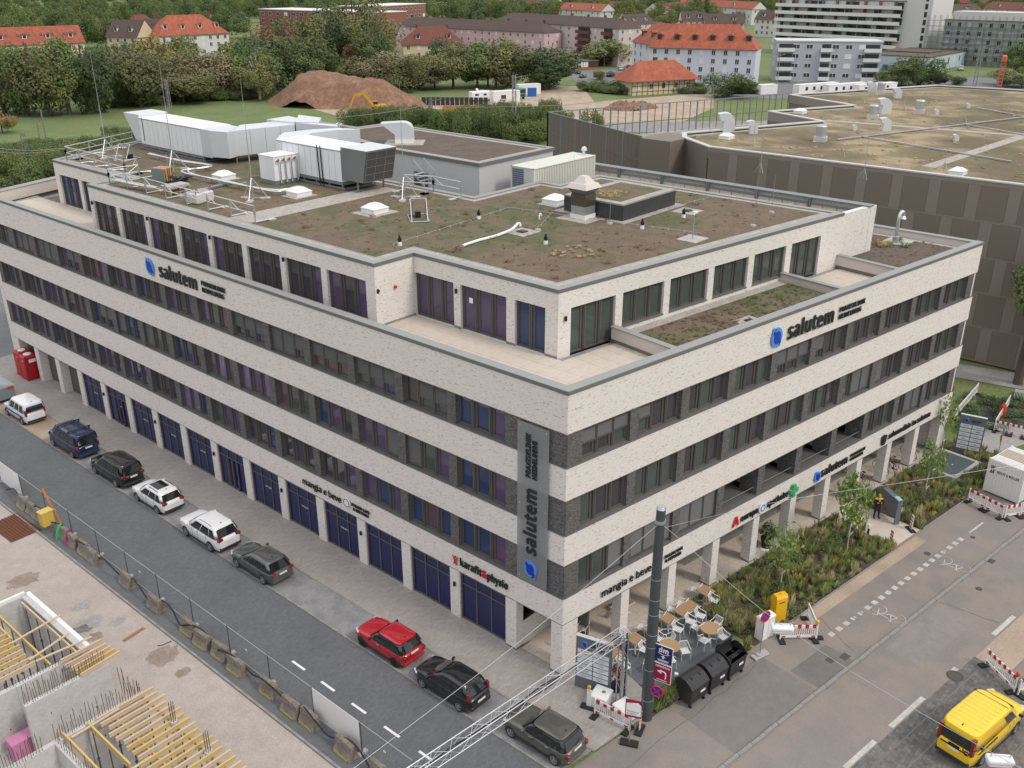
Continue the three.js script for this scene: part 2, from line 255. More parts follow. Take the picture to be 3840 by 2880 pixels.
// white spandrel bands
for (const [y0, y1] of [[LV[2], LV[3]], [LV[4], LV[5]], [LV[6], LV[7] - 0.06], [3.15, LV[1]]]) {
  mesh('brick_band', LB(0, 61.77, y0, y1, -0.4, 0), M.brickW, bld); mesh('brick_band', RBx(0, 39.12, y0, y1, -0.4, 0), M.brickW, bld);
  mesh('drip_edge', merge([LB(-0.02, 61.79, y0 - 0.03, y0, -0.3, 0.012), RBx(-0.002, 39.14, y0 - 0.03, y0, -0.3, 0.012)]), M.copingD, bld);
}
for (const [a, n] of [['L', [8.2, 17.4, 27.6, 37.3, 46.8, 55]], ['R', [12.2, 20.1, 27.1, 34.8]]]) for (const x of n) for (const [y0, y1] of [[3.15, 4.66], [6.61, 8.26], [10.19, 11.9], [13.67, 15.6]]) mesh('movement_joint', a === 'L' ? LB(x, x + 0.02, y0, y1, -0.02, 0.003) : RBx(x, x + 0.02, y0, y1, -0.02, 0.003), M.render, bld);
// end walls (right end, left end) and back
const eR = td(39.12, 0);
mesh('end_wall', BB(eR.x - 0.4, eR.x - 0.005, 0, LV[7] - 0.07, -30, eR.z - 0.06), M.brickW, bld);
{ const a = Math.atan2(0.317, 0.948), g = BB(0.005, 30, 0, LV[7] - 0.07, -0.4, 0); mesh('end_wall', g.rotateY(a).translate(0.0, 0, -61.74), M.brickW, bld);
  const c = BB(-0.05, 30, LV[7] - 0.07, LV[7], -0.45, 0.06); mesh('coping', c.rotateY(a).translate(0, 0, -61.74), M.coping, bld);
  mesh('parapet_inside', BB(0.4, 30, TY, LV[7] - 0.08, 0.0, 0.03).rotateY(a).translate(0, 0, -61.70 + 0.42), M.render, bld);
  mesh('coping', BB(0.4, 30, LV[7] - 0.065, LV[7] + 0.004, -0.0, 0.5).rotateY(a).translate(0, 0, -61.74), M.coping, bld); }
// coping of the main parapet
mesh('coping', merge([LB(-0.0, 61.8, LV[7] - 0.06, LV[7] + 0.0, -0.52, 0.03), RBx(0.0, 39.16, LV[7] - 0.06, LV[7] + 0.002, -0.52, 0.03), BB(eR.x - 0.5, eR.x + 0.03, LV[7] - 0.06, LV[7] + 0.004, -30, eR.z - 0.03)]), M.coping, bld);
mesh('coping_edge', merge([LB(-0.02, 61.8, LV[7] - 0.2, LV[7] - 0.02, -0.01, 0.04), RBx(-0.02, 39.17, LV[7] - 0.2, LV[7] - 0.02, -0.01, 0.04)]), M.copingD, bld);
mesh('parapet_inside', merge([LB(0.3, 61.3, TY - 0.02, LV[7] - 0.07, -0.45, -0.41), RBx(0.3, 38.7, TY - 0.02, LV[7] - 0.07, -0.45, -0.41), BB(eR.x - 0.45, eR.x - 0.41, TY, LV[7] - 0.07, -30, eR.z - 0.4)]), M.render, bld);
// floors and inner core seen through the glass
for (const y of [4.3, 7.9, 11.5, 14.6]) mesh('floor_slab', sheet([[0.45, -0.1], [eR.x - 0.45, eR.z - 0.55], [eR.x - 0.45, -45], [30, -66], [0.45, -61.2]], y, 0.3), M.innerFloor, bld);
mesh('core_wall', merge([BB(5.5, 5.7, 0.02, 14.5, -60, -6), Rf(BB(5, 38, 3.9, 14.5, -5.4, -5.2))]), M.inner, bld);
// windows ------------------------------------------------------------
const winGeo = {};
function winFrame(W, H, n, mw = 0.3, transom = 0, low = 0) { // frame, mullions (with blind rails) as one geometry, and pane rectangles
  const key = [W, H, n, mw, transom, low].join(); if (winGeo[key]) return winGeo[key];
  const s = 0.09, b = low ? 0.07 : 0.11, pw = (W - 2 * s - (n - 1) * mw) / n, g = [BB(-W / 2, W / 2, H - 0.07, H, -0.06, 0.05), BB(-W / 2, W / 2, 0, b, -0.06, 0.05)], panes = [];
  for (const e of [-1, 1]) g.push(BB(e > 0 ? W / 2 - s : -W / 2, e > 0 ? W / 2 : -W / 2 + s, b, H - 0.07, -0.06, 0.07));
  for (let i = 0; i < n; i++) {
    const x0 = -W / 2 + s + i * (pw + mw);
    panes.push([x0 + pw / 2, pw, b, H - 0.07]);
    if (i < n - 1) { g.push(BB(x0 + pw, x0 + pw + mw, b, H - 0.07, -0.06, 0.03)); if (mw > 0.2) g.push(BB(x0 + pw + mw * 0.28, x0 + pw + mw * 0.43, b - 0.02, H - 0.07, 0.03, 0.13), BB(x0 + pw + mw * 0.57, x0 + pw + mw * 0.72, b - 0.02, H - 0.07, 0.03, 0.13)); }
    if (mw > 0.2) for (const xx of [x0 + 0.025, x0 + pw - 0.025]) g.push(BB(xx - 0.025, xx + 0.025, b + 0.05, H - 0.12, -0.05, 0.025)), g.push();
    if (transom) g.push(BB(x0, x0 + pw, transom - 0.03, transom + 0.03, -0.05, 0.035));
  }
  return winGeo[key] = { g: merge(g), panes };
}
M.curtain = plain(0.62, 0.5, 0.72, 0.9); M.curtain.side = THREE.DoubleSide; M.curtainW = plain(0.7, 0.68, 0.66, 0.9); M.curtainW.side = THREE.DoubleSide;
const paneGeo = {}, blindGeo = {};
const pane = (w, h) => paneGeo[w.toFixed(3) + h.toFixed(3)] ??= new THREE.PlaneGeometry(w, h);
function blind(w, h) { const k = w.toFixed(2) + h.toFixed(2); if (blindGeo[k]) return blindGeo[k]; const g = [BB(-w / 2, w / 2, -0.03, 0.05, -0.04, 0.04)]; for (let y = 0.1; y < h; y += 0.09) { const b = new THREE.BoxGeometry(w, 0.008, 0.085); b.rotateX(0.85).translate(0, y, 0); g.push(b); } return blindGeo[k] = merge(g); }
// o: {blinds:[drop 0..1 per pane], gl: material or list, name}
function windowAt(parent, side, x, y, W, H, n, depth, gl, o = {}) {
  const { g, panes } = winFrame(W, H, n, o.mw ?? 0.3, o.transom ?? 0, o.low ?? 0), m = mesh(o.name ?? 'window', g, o.frame ?? M.frame, parent);
  const ry = side === 'L' ? ALF : AR; m.rotation.y = ry; m.position.copy(side === 'L' ? V(-depth, y, -x) : td(x, depth, y)); if (o.origin) m.position.add(o.origin);
  panes.forEach(([cx, w, y0, y1], i) => {
    if (o.open === i) return;
    const p = mesh('pane', pane(w, y1 - y0), Array.isArray(gl) ? gl[i % gl.length] : gl, m); p.position.set(cx, (y0 + y1) / 2, -0.02);
    const cu = hash(Math.round(x * 9), Math.round(y * 9), i + 40); if (!o.low && cu > 0.68) { const ch = (y1 - y0) * (cu > 0.84 ? 0.98 : 0.35 + cu * 0.3), q2 = mesh('curtain', pane(w * 0.96, ch), cu > 0.84 ? M.curtain : M.curtainW, m); q2.position.set(cx, cu > 0.76 ? y1 - ch / 2 : y0 + ch / 2, -0.32); }
    const d = o.blinds?.[i]; if (d) { const bl = mesh('blind', blind(w + 0.16, (y1 - y0) * d), M.blind, m); bl.position.set(cx, y1 - (y1 - y0) * d, 0.09); }
  });
  return m;
}
const glMixL = [M.glP, M.glD, M.glR, M.glG, M.glP, M.glV, M.glD, M.glP, M.glD, M.glB];
const blindsL = { '2,1': [0.62, 0.62, 0], '2,2': [0.6, 0.6, 0.6], '2,3': [0.5, 0.55, 0.55], '2,4': [0.98, 0.98, 0.62].reverse(), '2,5': [0.6, 0.6, 0.6], '2,11': [0.55, 0.55, 0], '2,12': [0.98, 0.98, 0.98], '2,13': [0.98, 0.98, 0.98], '2,14': [0.98, 0, 0], '1,1': [0.0, 0.0, 0.98], '1,2': [0.98, 0.0, 0.0], '1,10': [0.62, 0.62, 0], '1,9': [0, 0, 0.9], '1,8': [0, 0, 0.98], '1,11': [0, 0, 0.62], '0,9': [0, 0, 0], '0,4': [0, 0, 0.0] };
for (let f = 0; f < 3; f++) {
  const y0 = LV[1 + 2 * f], y1 = LV[2 + 2 * f], H = y1 - y0 - 0.1;
  mesh('window_sill', merge([LB(0.02, 61.7, y0 - 0.02, y0 + 0.03, -0.36, 0.03), RBx(0.02, 39.05, y0 - 0.02, y0 + 0.03, -0.36, 0.03)]), M.sill, bld);
  mesh('brick_pier', LB(0.0, 3.76, y0 + 0.03, y1 - 0.03, -0.4, -0.035), M.brickD, bld);
  mesh('brick_pier', RBx(0.0, 1.03, y0 + 0.03, y1 - 0.03, -0.4, -0.035), M.brickD, bld);
  mesh('brick_pier', LB(61.12, 61.75, y0 + 0.03, y1 - 0.03, -0.4, -0.035), M.brickD, bld);
  mesh('brick_pier', RBx(38.0, 39.08, y0 + 0.03, y1 - 0.03, -0.4, -0.035), M.brickD, bld);
  mesh('end_band', BB(eR.x - 0.42, eR.x - 0.001, y0 + 0.03, y1 - 0.03, -30, eR.z - 0.08), M.brickD, bld);
  for (let i = 0; i < 15; i++) {
    const a = i ? 7.66 + PL * (i - 1) : 3.76, b = 7.07 + PL * i;
    if (i < 14) mesh('brick_pier', LB(b, b + 0.59, y0 + 0.03, y1 - 0.03, -0.4, -0.045), M.brickD, bld);
    const base = Math.floor(hash(i, f, 61) * 10), gl = i === 0 ? [M.glB, M.glB, M.glP] : [0, 1, 2].map(k => hash(i, f, k) > 0.62 ? glMixL[Math.floor(hash(i, f, k + 70) * 10)] : glMixL[base]);
    windowAt(bld, 'L', (a + b) / 2, y0 + 0.05, b - a, H, 3, -0.3, gl, { blinds: blindsL[f + ',' + i]?.slice().reverse() });
  }
  for (let i = 0; i < 10; i++) {
    const a = i ? 4.82 + PR * (i - 1) : 1.03, b = 4.23 + PR * i;
    if (i < 9) mesh('brick_pier', RBx(b, b + 0.59, y0 + 0.03, y1 - 0.03, f === 0 && i >= 2 && i <= 6 ? -1.25 : -0.4, -0.045), M.brickD, bld);
    const bl = { '2,0': [0.55, 0.55, 0.52], '2,1': [0.5, 0, 0], '2,4': [0.62, 0.62, 0.6], '2,5': [0.65, 0, 0], '2,6': [0.1, 0.1, 0.1], '1,6': [0, 0.98, 0.98], '1,7': [0.98, 0, 0], '0,0': [0, 0, 0.98], '0,1': [0.98, 0.98, 0.98], '0,2': [0.98, 0.98, 0.98], '0,8': [0, 0.98, 0.98] }[f + ',' + i];
    const loggia = f === 0 && i >= 3 && i <= 6;
    windowAt(bld, 'R', (a + b) / 2, y0 + 0.05, b - a, H, 3, loggia ? -1.9 : -0.3, [0, 1, 2].map(k => hash(i, f, k + 8) > 0.6 ? M.glD : M.glG), { blinds: bl });
    if (loggia) { mesh('railing', Rf(bar([a, y0 + 0.5, -0.25], [b, y0 + 0.5, -0.25], 0.026)), M.galvD, bld);
      mesh('loggia_floor', RBx(a - 0.01, b + 0.01, y0 - 0.06, y0 + 0.005, -1.95, -0.36), M.sill, bld); mesh('loggia_ceiling', RBx(a - 0.01, b + 0.01, y1 - 0.03, y1 + 0.05, -1.95, -0.41), M.renderW, bld); }
  }
}
// ground floor, left: piers, shop windows, gates
for (let i = -1; i < 15; i++) { const s = i < 0 ? 3.0 : 7.07 + PL * i; mesh('brick_pier', LB(s, Math.min(s + (i < 0 ? 0.74 : i === 14 ? 0.7 : 0.72), 61.77), 0.05, 3.15, i < 0 ? -1.6 : i > 10 ? -0.72 : -0.34, 0), M.brickW, bld); }
mesh('brick_pier', merge([LB(0, 0.7, 0.05, 3.15, -0.62, 0), RBx(0, 1.06, 0.05, 3.15, -0.62, 0)]), M.brickW, bld);
mesh('soffit', merge([LB(0.3, 61.6, 3.12, 3.16, -1.7, -0.02), RBx(0.4, 39, 3.12, 3.16, -5, -0.02)]), M.renderW, bld);
mesh('plinth', merge([LB(-0.0, 0.72, 0.03, 0.12, -0.62, 0.015), LB(2.98, 3.76, 0.03, 0.12, -0.6, 0.015)]), M.sill, bld);
for (let i = 0; i < 15; i++) {
  const a = i ? 7.79 + PL * (i - 1) : 3.74, b = 7.07 + PL * i;
  if (i >= 12) { const gt = mesh('gate', merge([LB(a, b, 0.08, 2.6, -0.8, -0.74), ...Array.from({ length: 8 }, (_, k) => LB(a + 0.02, b - 0.02, 0.2 + k * 0.3, 0.215 + k * 0.3, -0.74, -0.725)), LB(a, b, 2.66, 2.7, -0.8, -0.7)]), M.frame, bld); mesh('gate_recess', LB(a - 0.1, b + 0.1, 0.05, 3.12, -3.0, -2.95), M.dark, bld); continue; }
  const door = i === 6 || i === 10;
  windowAt(bld, 'L', (a + b) / 2, 0.06, b - a, 3.05, 3, -0.17, M.glN, { mw: 0.07, transom: 2.28, low: 1, name: 'shop_window' });
  mesh('roller_box', LB(a, b, 2.98, 3.14, -0.3, -0.08), M.frame, bld);
  if (door) mesh('door', merge([LB((a + b) / 2 - 0.6, (a + b) / 2 - 0.52, 0.08, 2.26, -0.15, -0.08), LB((a + b) / 2 + 0.52, (a + b) / 2 + 0.6, 0.08, 2.26, -0.15, -0.08), LB((a + b) / 2 - 0.04, (a + b) / 2 + 0.04, 0.08, 2.26, -0.15, -0.08), LB((a + b) / 2 - 0.6, (a + b) / 2 + 0.6, 0.08, 0.2, -0.15, -0.08), LB((a + b) / 2 - 0.12, (a + b) / 2 - 0.08, 0.8, 1.5, -0.08, -0.03)]), M.frame, bld);
}
// ground floor, right: arcade piers, inner glazed wall, tiled floor
for (let i = 0; i < 10; i++) { const t = i === 9 ? 38.0 : 4.22 + PR * i; mesh('arcade_pier', RBx(t, i === 9 ? 39.12 : t + 0.6, 0.02, 3.15, i === 9 ? -0.7 : -0.64, 0), M.brickW, bld); mesh('plinth', RBx(t - 0.015, i === 9 ? 39.12 : t + 0.615, 0.02, 0.11, -0.655, 0.012), M.sill, bld); }
mesh('arcade_wall', merge([RBx(3.0, 38.6, 0.02, 3.12, -5.05, -4.9), Rf(BB(38.3, 38.6, 0.02, 3.12, -4.9, -0.7))]), M.brickW, bld);
for (let i = 0; i < 8; i++) windowAt(bld, 'R', 7 + i * 4.0, 0.06, 3.2, 2.7, 3, -4.85, M.glG, { mw: 0.1, transom: 2.1, low: 1, name: 'shop_window' });
mesh('entrance_wall', merge([LB(3.0, 3.3, 0.05, 3.12, -4.2, -0.55)]), M.brickW, bld);
windowAt(bld, 'L', 1.9, 0.06, 2.1, 2.9, 1, -3.4, M.glG, { low: 1, name: 'entrance_door' });
{ // arcade and entrance floor slabs
  const fl = struct('arcade_floor', sheet([[0.02, -3.2], [0.02, -0.1], ...[[0.15, 0.14], [39.1, 0.14], [39.1, -4.95], [3, -4.95]].map(([t, d]) => [td(t, d).x, td(t, d).z])], 0.012), M.kerb);
  const g = B(0.785, 0.03, 0.385); for (let i = 0; i < 46; i++) for (let j = 0; j < 12; j++) { const t = 0.65 + i * 0.8 + (j % 2) * 0.4, d = -0.1 - j * 0.4; if (t > 12 && j > 5) continue; const m = mesh('floor_slab', g, M.tile, fl); m.position.copy(td(t, d, 0.008)); m.rotation.y = AR; }
  for (let i = 0; i < 4; i++) for (let j = 0; j < 6; j++) { const m = mesh('floor_slab', g, M.tile, fl); m.position.set(0.42 + i * 0.8 + (j % 2) * 0.3, 0.0125, -0.7 - j * 0.4); }
}
// ---------- set-back top floor ----------
const PH = [[4.5, -4.19], [4.5, -14.45], [1.6, -14.45], [1.6, -46], [4.5, -46], [4.5, -57.7]];
const wallX = (x, s0, s1, openings, y0 = TY - 0.1, thick = 0.4) => { const g = []; let s = s0; for (const [a, b, yb] of openings.concat([[s1, s1, 0]])) { if (a > s) g.push(LB(s, a, y0, PTOP - 0.1, -x - thick, -x)); if (b > a) { g.push(LB(a, b, 17.4, PTOP - 0.1, -x - thick, -x)); if (yb > y0) g.push(LB(a, b, y0, yb, -x - thick, -x)); } s = b; } return merge(g); };
const w1 = Array.from({ length: 8 }, (_, k) => [15.22 + 3.85 * k, 18.56 + 3.85 * k, 15.05]);
const wc = [[5.0, 7.02, TY], [7.6, 10.9, TY], [11.4, 14.45, TY]], wf = [[49.8, 53.2, TY], [53.65, 56.95, TY]];
mesh('top_floor_wall', wallX(1.6, 14.45, 46, w1), M.brickW, bld); mesh('top_floor_wall', wallX(4.5, 4.25, 14.4, wc), M.brickW, bld); mesh('top_floor_wall', wallX(4.5, 46, 57.7, wf), M.brickW, bld);
mesh('top_floor_wall', BB(1.61, 4.8, TY - 0.1, PTOP - 0.1, -14.85, -14.46), M.brickW, bld);
mesh('wall_base', merge([BB(1.6, 4.5, TY, TY + 0.14, -14.47, -14.43), LB(4.2, 5.0, TY, TY + 0.14, -4.52, -4.48), LB(7.02, 7.6, TY, TY + 0.14, -4.52, -4.48), LB(10.9, 11.4, TY, TY + 0.14, -4.52, -4.48)]), M.kerb, bld);
const wr = [[4.67, 7.88, TY], [8.42, 11.66, 15.5], [12.17, 15.42, 15.5], [15.94, 19.12, 15.5], [19.67, 22.86, 15.5], [23.45, 26.58, TY]];
{ const g = []; let s = 3.8; for (const [a, b, yb] of wr.concat([[32.9, 32.9, 0]])) { g.push(RBx(s, a, TY - 0.1, PTOP - 0.1, -5.2, -4.8)); if (b > a) { g.push(RBx(a, b, 17.4, PTOP - 0.1, -5.2, -4.8)); if (yb > TY) g.push(RBx(a, b, TY - 0.1, yb, -5.2, -4.8)); } s = b; } mesh('top_floor_wall', merge(g), M.brickW, bld); }
mesh('top_floor_wall', BB(32.55, 32.95, TY - 0.1, PTOP - 0.1, -60, 0.2), M.brickW, bld);
for (const [a, b] of w1) windowAt(bld, 'L', (a + b) / 2, 15.05, b - a, 2.33, 3, -1.6 - 0.22, [M.glP, M.glD, M.glP, M.glG].slice(0, 3).map((g0, k) => hash(Math.round(a), k, 91) > 0.6 ? M.glD : g0));
wc.forEach(([a, b], i) => windowAt(bld, 'L', (a + b) / 2, TY + 0.02, b - a, 2.53, i ? 3 : 2, -4.5 - 0.22, i ? M.glP : M.glB));
for (const [a, b] of wf) windowAt(bld, 'L', (a + b) / 2, TY + 0.02, b - a, 2.53, 3, -4.5 - 0.22, M.glB);
wr.forEach(([a, b, yb], i) => { windowAt(bld, 'R', (a + b) / 2, yb + 0.02, b - a, 17.38 - yb, 3, -4.8 - 0.22, M.glG, {}); if (yb > TY) mesh('window_sill', RBx(a - 0.02, b + 0.02, yb - 0.03, yb + 0.025, -5.05, -4.74), M.sill, bld); });
mesh('note_on_glass', BB(-0.14, 0.14, 0, 0.3, -0.005, 0.005).rotateY(ALF).translate(4.66, 16.45, -10.25), M.whiteP, bld);
mesh('top_floor_core', merge([BB(9.0, 9.2, 14.9, 18, -57, -8), Rf(BB(8, 31, 14.9, 18, -10, -9.8))]), M.inner, bld);
// roof slab and its coping
const roofOut = [[4.5, -4.19], [td(32.9, -4.8).x, td(32.9, -4.8).z], [32.95, -8], [29.0, -8], [29.0, -19.75], [24.2, -19.75], [24.2, -21.65], [17.1, -21.65], [17.1, -34], [20, -62], [14, -61.35], [4.5, -57.7], [4.5, -46], [1.6, -46], [1.6, -14.45], [4.5, -14.45]];
const rE = [[4.5, -4.19], [td(28.9, -4.8).x, td(28.9, -4.8).z], [29.0, -19.75], [24.2, -19.75], [24.2, -21.65], [17.1, -21.65], [17.1, -34], [20.5, -63.8], [4.5, -57.7], [4.5, -46], [1.6, -46], [1.6, -14.45], [4.5, -14.45]];

function inset(poly, d) { const n = poly.length, out = []; for (let i = 0; i < n; i++) { const p = poly[(i + n - 1) % n], c = poly[i], e = poly[(i + 1) % n]; const a = [c[0] - p[0], c[1] - p[1]], b = [e[0] - c[0], e[1] - c[1]], la = Math.hypot(...a), lb = Math.hypot(...b); const na = [a[1] / la, -a[0] / la], nb = [b[1] / lb, -b[0] / lb], k = 1 + na[0] * nb[0] + na[1] * nb[1]; out.push([c[0] + d * (na[0] + nb[0]) / k, c[1] + d * (na[1] + nb[1]) / k]); } return out; }
function ring(poly, d0, d1, y0, y1) { // a frame following the outline between two insets
  const o = inset(poly, d0), i = inset(poly, d1), s = new THREE.Shape(o.map(p => new THREE.Vector2(p[0], -p[1]))); s.holes.push(new THREE.Path(i.map(p => new THREE.Vector2(p[0], -p[1]))));
  return new THREE.ExtrudeGeometry(s, { depth: y1 - y0, bevelEnabled: false }).rotateX(-Math.PI / 2).translate(0, y0, 0);
}
mesh('roof_slab', sheet(inset(rE, 0.12), RY - 0.06, 0.4), M.concrete, bld);
mesh('coping', ring(rE, -0.03, 0.42, PTOP - 0.06, PTOP), M.coping, bld);
mesh('coping_edge', ring(rE, -0.045, 0.02, PTOP - 0.2, PTOP - 0.015), M.copingD, bld);
mesh('parapet_inside', ring(rE, 0.36, 0.40, RY - 0.05, PTOP - 0.065), M.coping, bld);
mesh('roof_gravel', ring(rE, 0.41, 0.95, RY - 0.05, RY), M.gravelL, bld);
mesh('gravel_stop', ring(rE, 0.95, 0.975, RY - 0.05, RY + 0.035), M.alu, bld);
mesh('green_roof', sheet(inset(rE, 0.98), RY + 0.005, 0.06), M.sedum, bld);
mesh('roof_gravel', sheet([[2.6, -27.2], [15.4, -27.4], [15.4, -29.6], [2.6, -29.4]], RY + 0.02, 0.06), M.gravelL, bld);
// far plant yard screen: steel posts and cream panels
{ const sx = 32.7; M.creamP = plain(0.68, 0.58, 0.46, 0.85); mesh('screen_rail', merge([BB(sx - 0.5, sx + 0.27, PTOP - 0.06, PTOP, -62, 0.25), BB(sx - 0.42, sx - 0.36, PTOP - 0.5, PTOP - 0.34, -62, -0.2)]), M.steel, bld);
  const gp = BB(-0.02, 0.02, 0, 1.6, -0.5, 0.5), gq = merge([BB(-0.06, 0.06, 0, 2.1, -0.11, -0.02), BB(-0.06, 0.06, 0, 2.1, 0.02, 0.11)]);
  for (let k = 0; k < 62; k++) { const z = -0.55 - k; if (k % 4 === 0) { const m = mesh('screen_post', gq, M.steel, bld); m.position.set(sx - 0.45, 16.42, z + 0.5); } const m = mesh('screen_panel', gp, M.creamP, bld); m.position.set(sx - 0.36, 16.6, z); m.scale.z = 0.95; }
  mesh('lower_roof', sheet([[24.3, -21.8], [24.3, -19.9], [29.1, -19.9], [29.1, -1], [32.6, -0.6], [32.6, -62], [17.2, -62], [17.2, -21.8]], 16.3, 0.2), M.gravelL, bld);
}
// terraces and small roofs behind the main parapet
{
  const tg = B(0.985, 0.04, 0.985);
  const tf = mesh('terrace_floor', sheet([[0.4, -61.0], [0.4, -0.2], [td(7.7, -0.45).x, td(7.7, -0.45).z], [td(7.7, -4.8).x, td(7.7, -4.8).z], [4.5, -4.2], [4.6, -62.4]], TY - 0.01, 0.04), M.kerb, bld);
  let n = 0; const put = (x, z) => { const m = mesh('terrace_tile', tg, M.tile, tf); m.position.set(x, TY - 0.012, z); n++; };
  for (let i = 0; i < 4; i++) for (let j = 0; j < 15; j++) put(0.95 + i, -0.35 - j + (i < 0 ? 0 : 0));
  const rg = tg; for (let i = 0; i < 4; i++) for (let j = 0; j < 4; j++) { const m = mesh('terrace_tile', rg, M.tile, tf); const p = td(4.1 + 0.06 + i, -0.95 - j, TY - 0.0095); m.position.copy(p); m.rotation.y = AR; }
  for (let i = 0; i < 4; i++) for (let j = 0; j < 15; j++) put(0.95 + i, -46.7 - j);
  mesh('terrace_floor', Rf(BB(22.8, 28.7, TY - 0.05, TY, -4.78, -0.46)), M.kerb, bld);
  for (let i = 0; i < 6; i++) for (let j = 0; j < 4; j++) { const m = mesh('terrace_tile', tg, M.tile, bld); m.position.copy(td(23.25 + i, -0.98 - j, TY - 0.03)); m.rotation.y = AR; }
  mesh('drain_grate', Rf(BB(24.6, 25.0, TY + 0.011, TY + 0.02, -1.6, -1.25)), M.steel, bld);
  for (const t of [7.75, 22.65, 28.9]) { mesh('divider_wall', RBx(t - 0.1, t + 0.1, TY, 15.7, -4.8, -0.46), M.render, bld); mesh('divider_coping', RBx(t - 0.2, t + 0.2, 15.7, 15.76, -4.79, -0.5), M.coping, bld); mesh('divider_base', RBx(t - 0.13, t + 0.13, TY, TY + 0.2, -4.79, -0.47), M.sill, bld); }
  mesh('green_roof', RBx(8.0, 22.4, 15.1, 15.25, -4.1, -0.46), M.sedum, bld); mesh('roof_gravel', RBx(7.86, 22.54, 15.1, 15.24, -4.79, -4.11), M.gravelL, bld);
  mesh('roof_gravel', merge([RBx(14.2, 15.7, 15.2, 15.262, -2.0, -0.9)]), M.gravelL, bld); mesh('roof_drain', RBx(14.75, 15.15, 15.26, 15.33, -1.6, -1.25), M.black, bld);
  mesh('green_roof', sheet([[td(29.1, -0.46).x, td(29.1, -0.46).z], [eR.x - 0.5, eR.z - 0.55], [eR.x - 0.5, -12], [32.9, -12], [32.9, 0.2], [td(29.1, -4.8).x, td(29.1, -4.8).z]], 15.3, 0.2), M.sedumD, bld);
  mesh('roof_gravel', BB(eR.x - 1.0, eR.x - 0.46, 15.1, 15.31, -12, eR.z - 0.7), M.gravelL, bld);
}
// ---------- lettering ----------
const FB = await new FontLoader().loadAsync('fonts/droid/droid_sans_bold.typeface.json'), FR = await new FontLoader().loadAsync('fonts/droid/droid_sans_regular.typeface.json');
const glyphs = {};
function letters(parent, str, x0, x1, y, size, m, font = FB, depth = 0.06, z = 0.05, name = 'letter') { // letters from x0 to x1 along local x, each a part of its own
  let adv = 0; const at = [...str].map(c => { const a = adv; adv += (font.data.glyphs[c] ?? font.data.glyphs.o).ha * size / font.data.resolution; return a; });
  const k = (x1 - x0) / adv;
  [...str].forEach((c, i) => { if (c === ' ') return; const key = c + size + depth + (font === FB); const g = glyphs[key] ??= new TextGeometry(c, { font, size, depth, curveSegments: 4, bevelEnabled: false }); const l = mesh(name, g, m, parent); l.position.set(x0 + at[i] * k, y, z); l.scale.x = k; });
}
M.letter = plain(0.015, 0.02, 0.02, 0.45); M.lb = plain(0.07, 0.30, 0.72, 0.35); M.db = plain(0.012, 0.035, 0.42, 0.3); M.redS = plain(0.62, 0.02, 0.03, 0.4); M.greenS = plain(0.05, 0.36, 0.16, 0.45);
function logo(parent, x, y, r, z = 0.05) { // ring with two tails and an S-shaped dark core
  const o = new THREE.Shape(); o.absellipse(0, 0, r * 0.86, r, 0, Math.PI * 2); const a = mesh('emblem', merge([new THREE.ExtrudeGeometry(o, { depth: 0.06, bevelEnabled: false, curveSegments: 24 }), prof([[-r * 0.75, r * 0.3], [-r * 0.62, r * 1.08], [-r * 0.1, r * 0.9]], 0.06).translate(0, 0, 0.03), prof([[r * 0.75, -r * 0.3], [r * 0.62, -r * 1.08], [r * 0.1, -r * 0.9]], 0.06).translate(0, 0, 0.03)]), M.lb, parent); a.position.set(x, y, z);
  const i = new THREE.Shape(); i.absellipse(0, 0, r * 0.52, r * 0.66, 0, Math.PI * 2); const b = mesh('emblem_core', merge([new THREE.ExtrudeGeometry(i, { depth: 0.03, bevelEnabled: false, curveSegments: 20 }), prof([[-r * 0.5, r * 0.25], [-r * 0.62, r * 0.62], [-r * 0.15, r * 0.62]], 0.03).translate(0, 0, 0.015), prof([[r * 0.5, -r * 0.25], [r * 0.62, -r * 0.62], [r * 0.15, -r * 0.62]], 0.03).translate(0, 0, 0.015)]), M.db, parent); b.position.set(x, y, z + 0.061);
}
const signL = (n, label) => thing(n, label, 'sign', [0, 0, 0], ALF), signR = (n, label) => thing(n, label, 'sign', [0, 0, 0], AR);
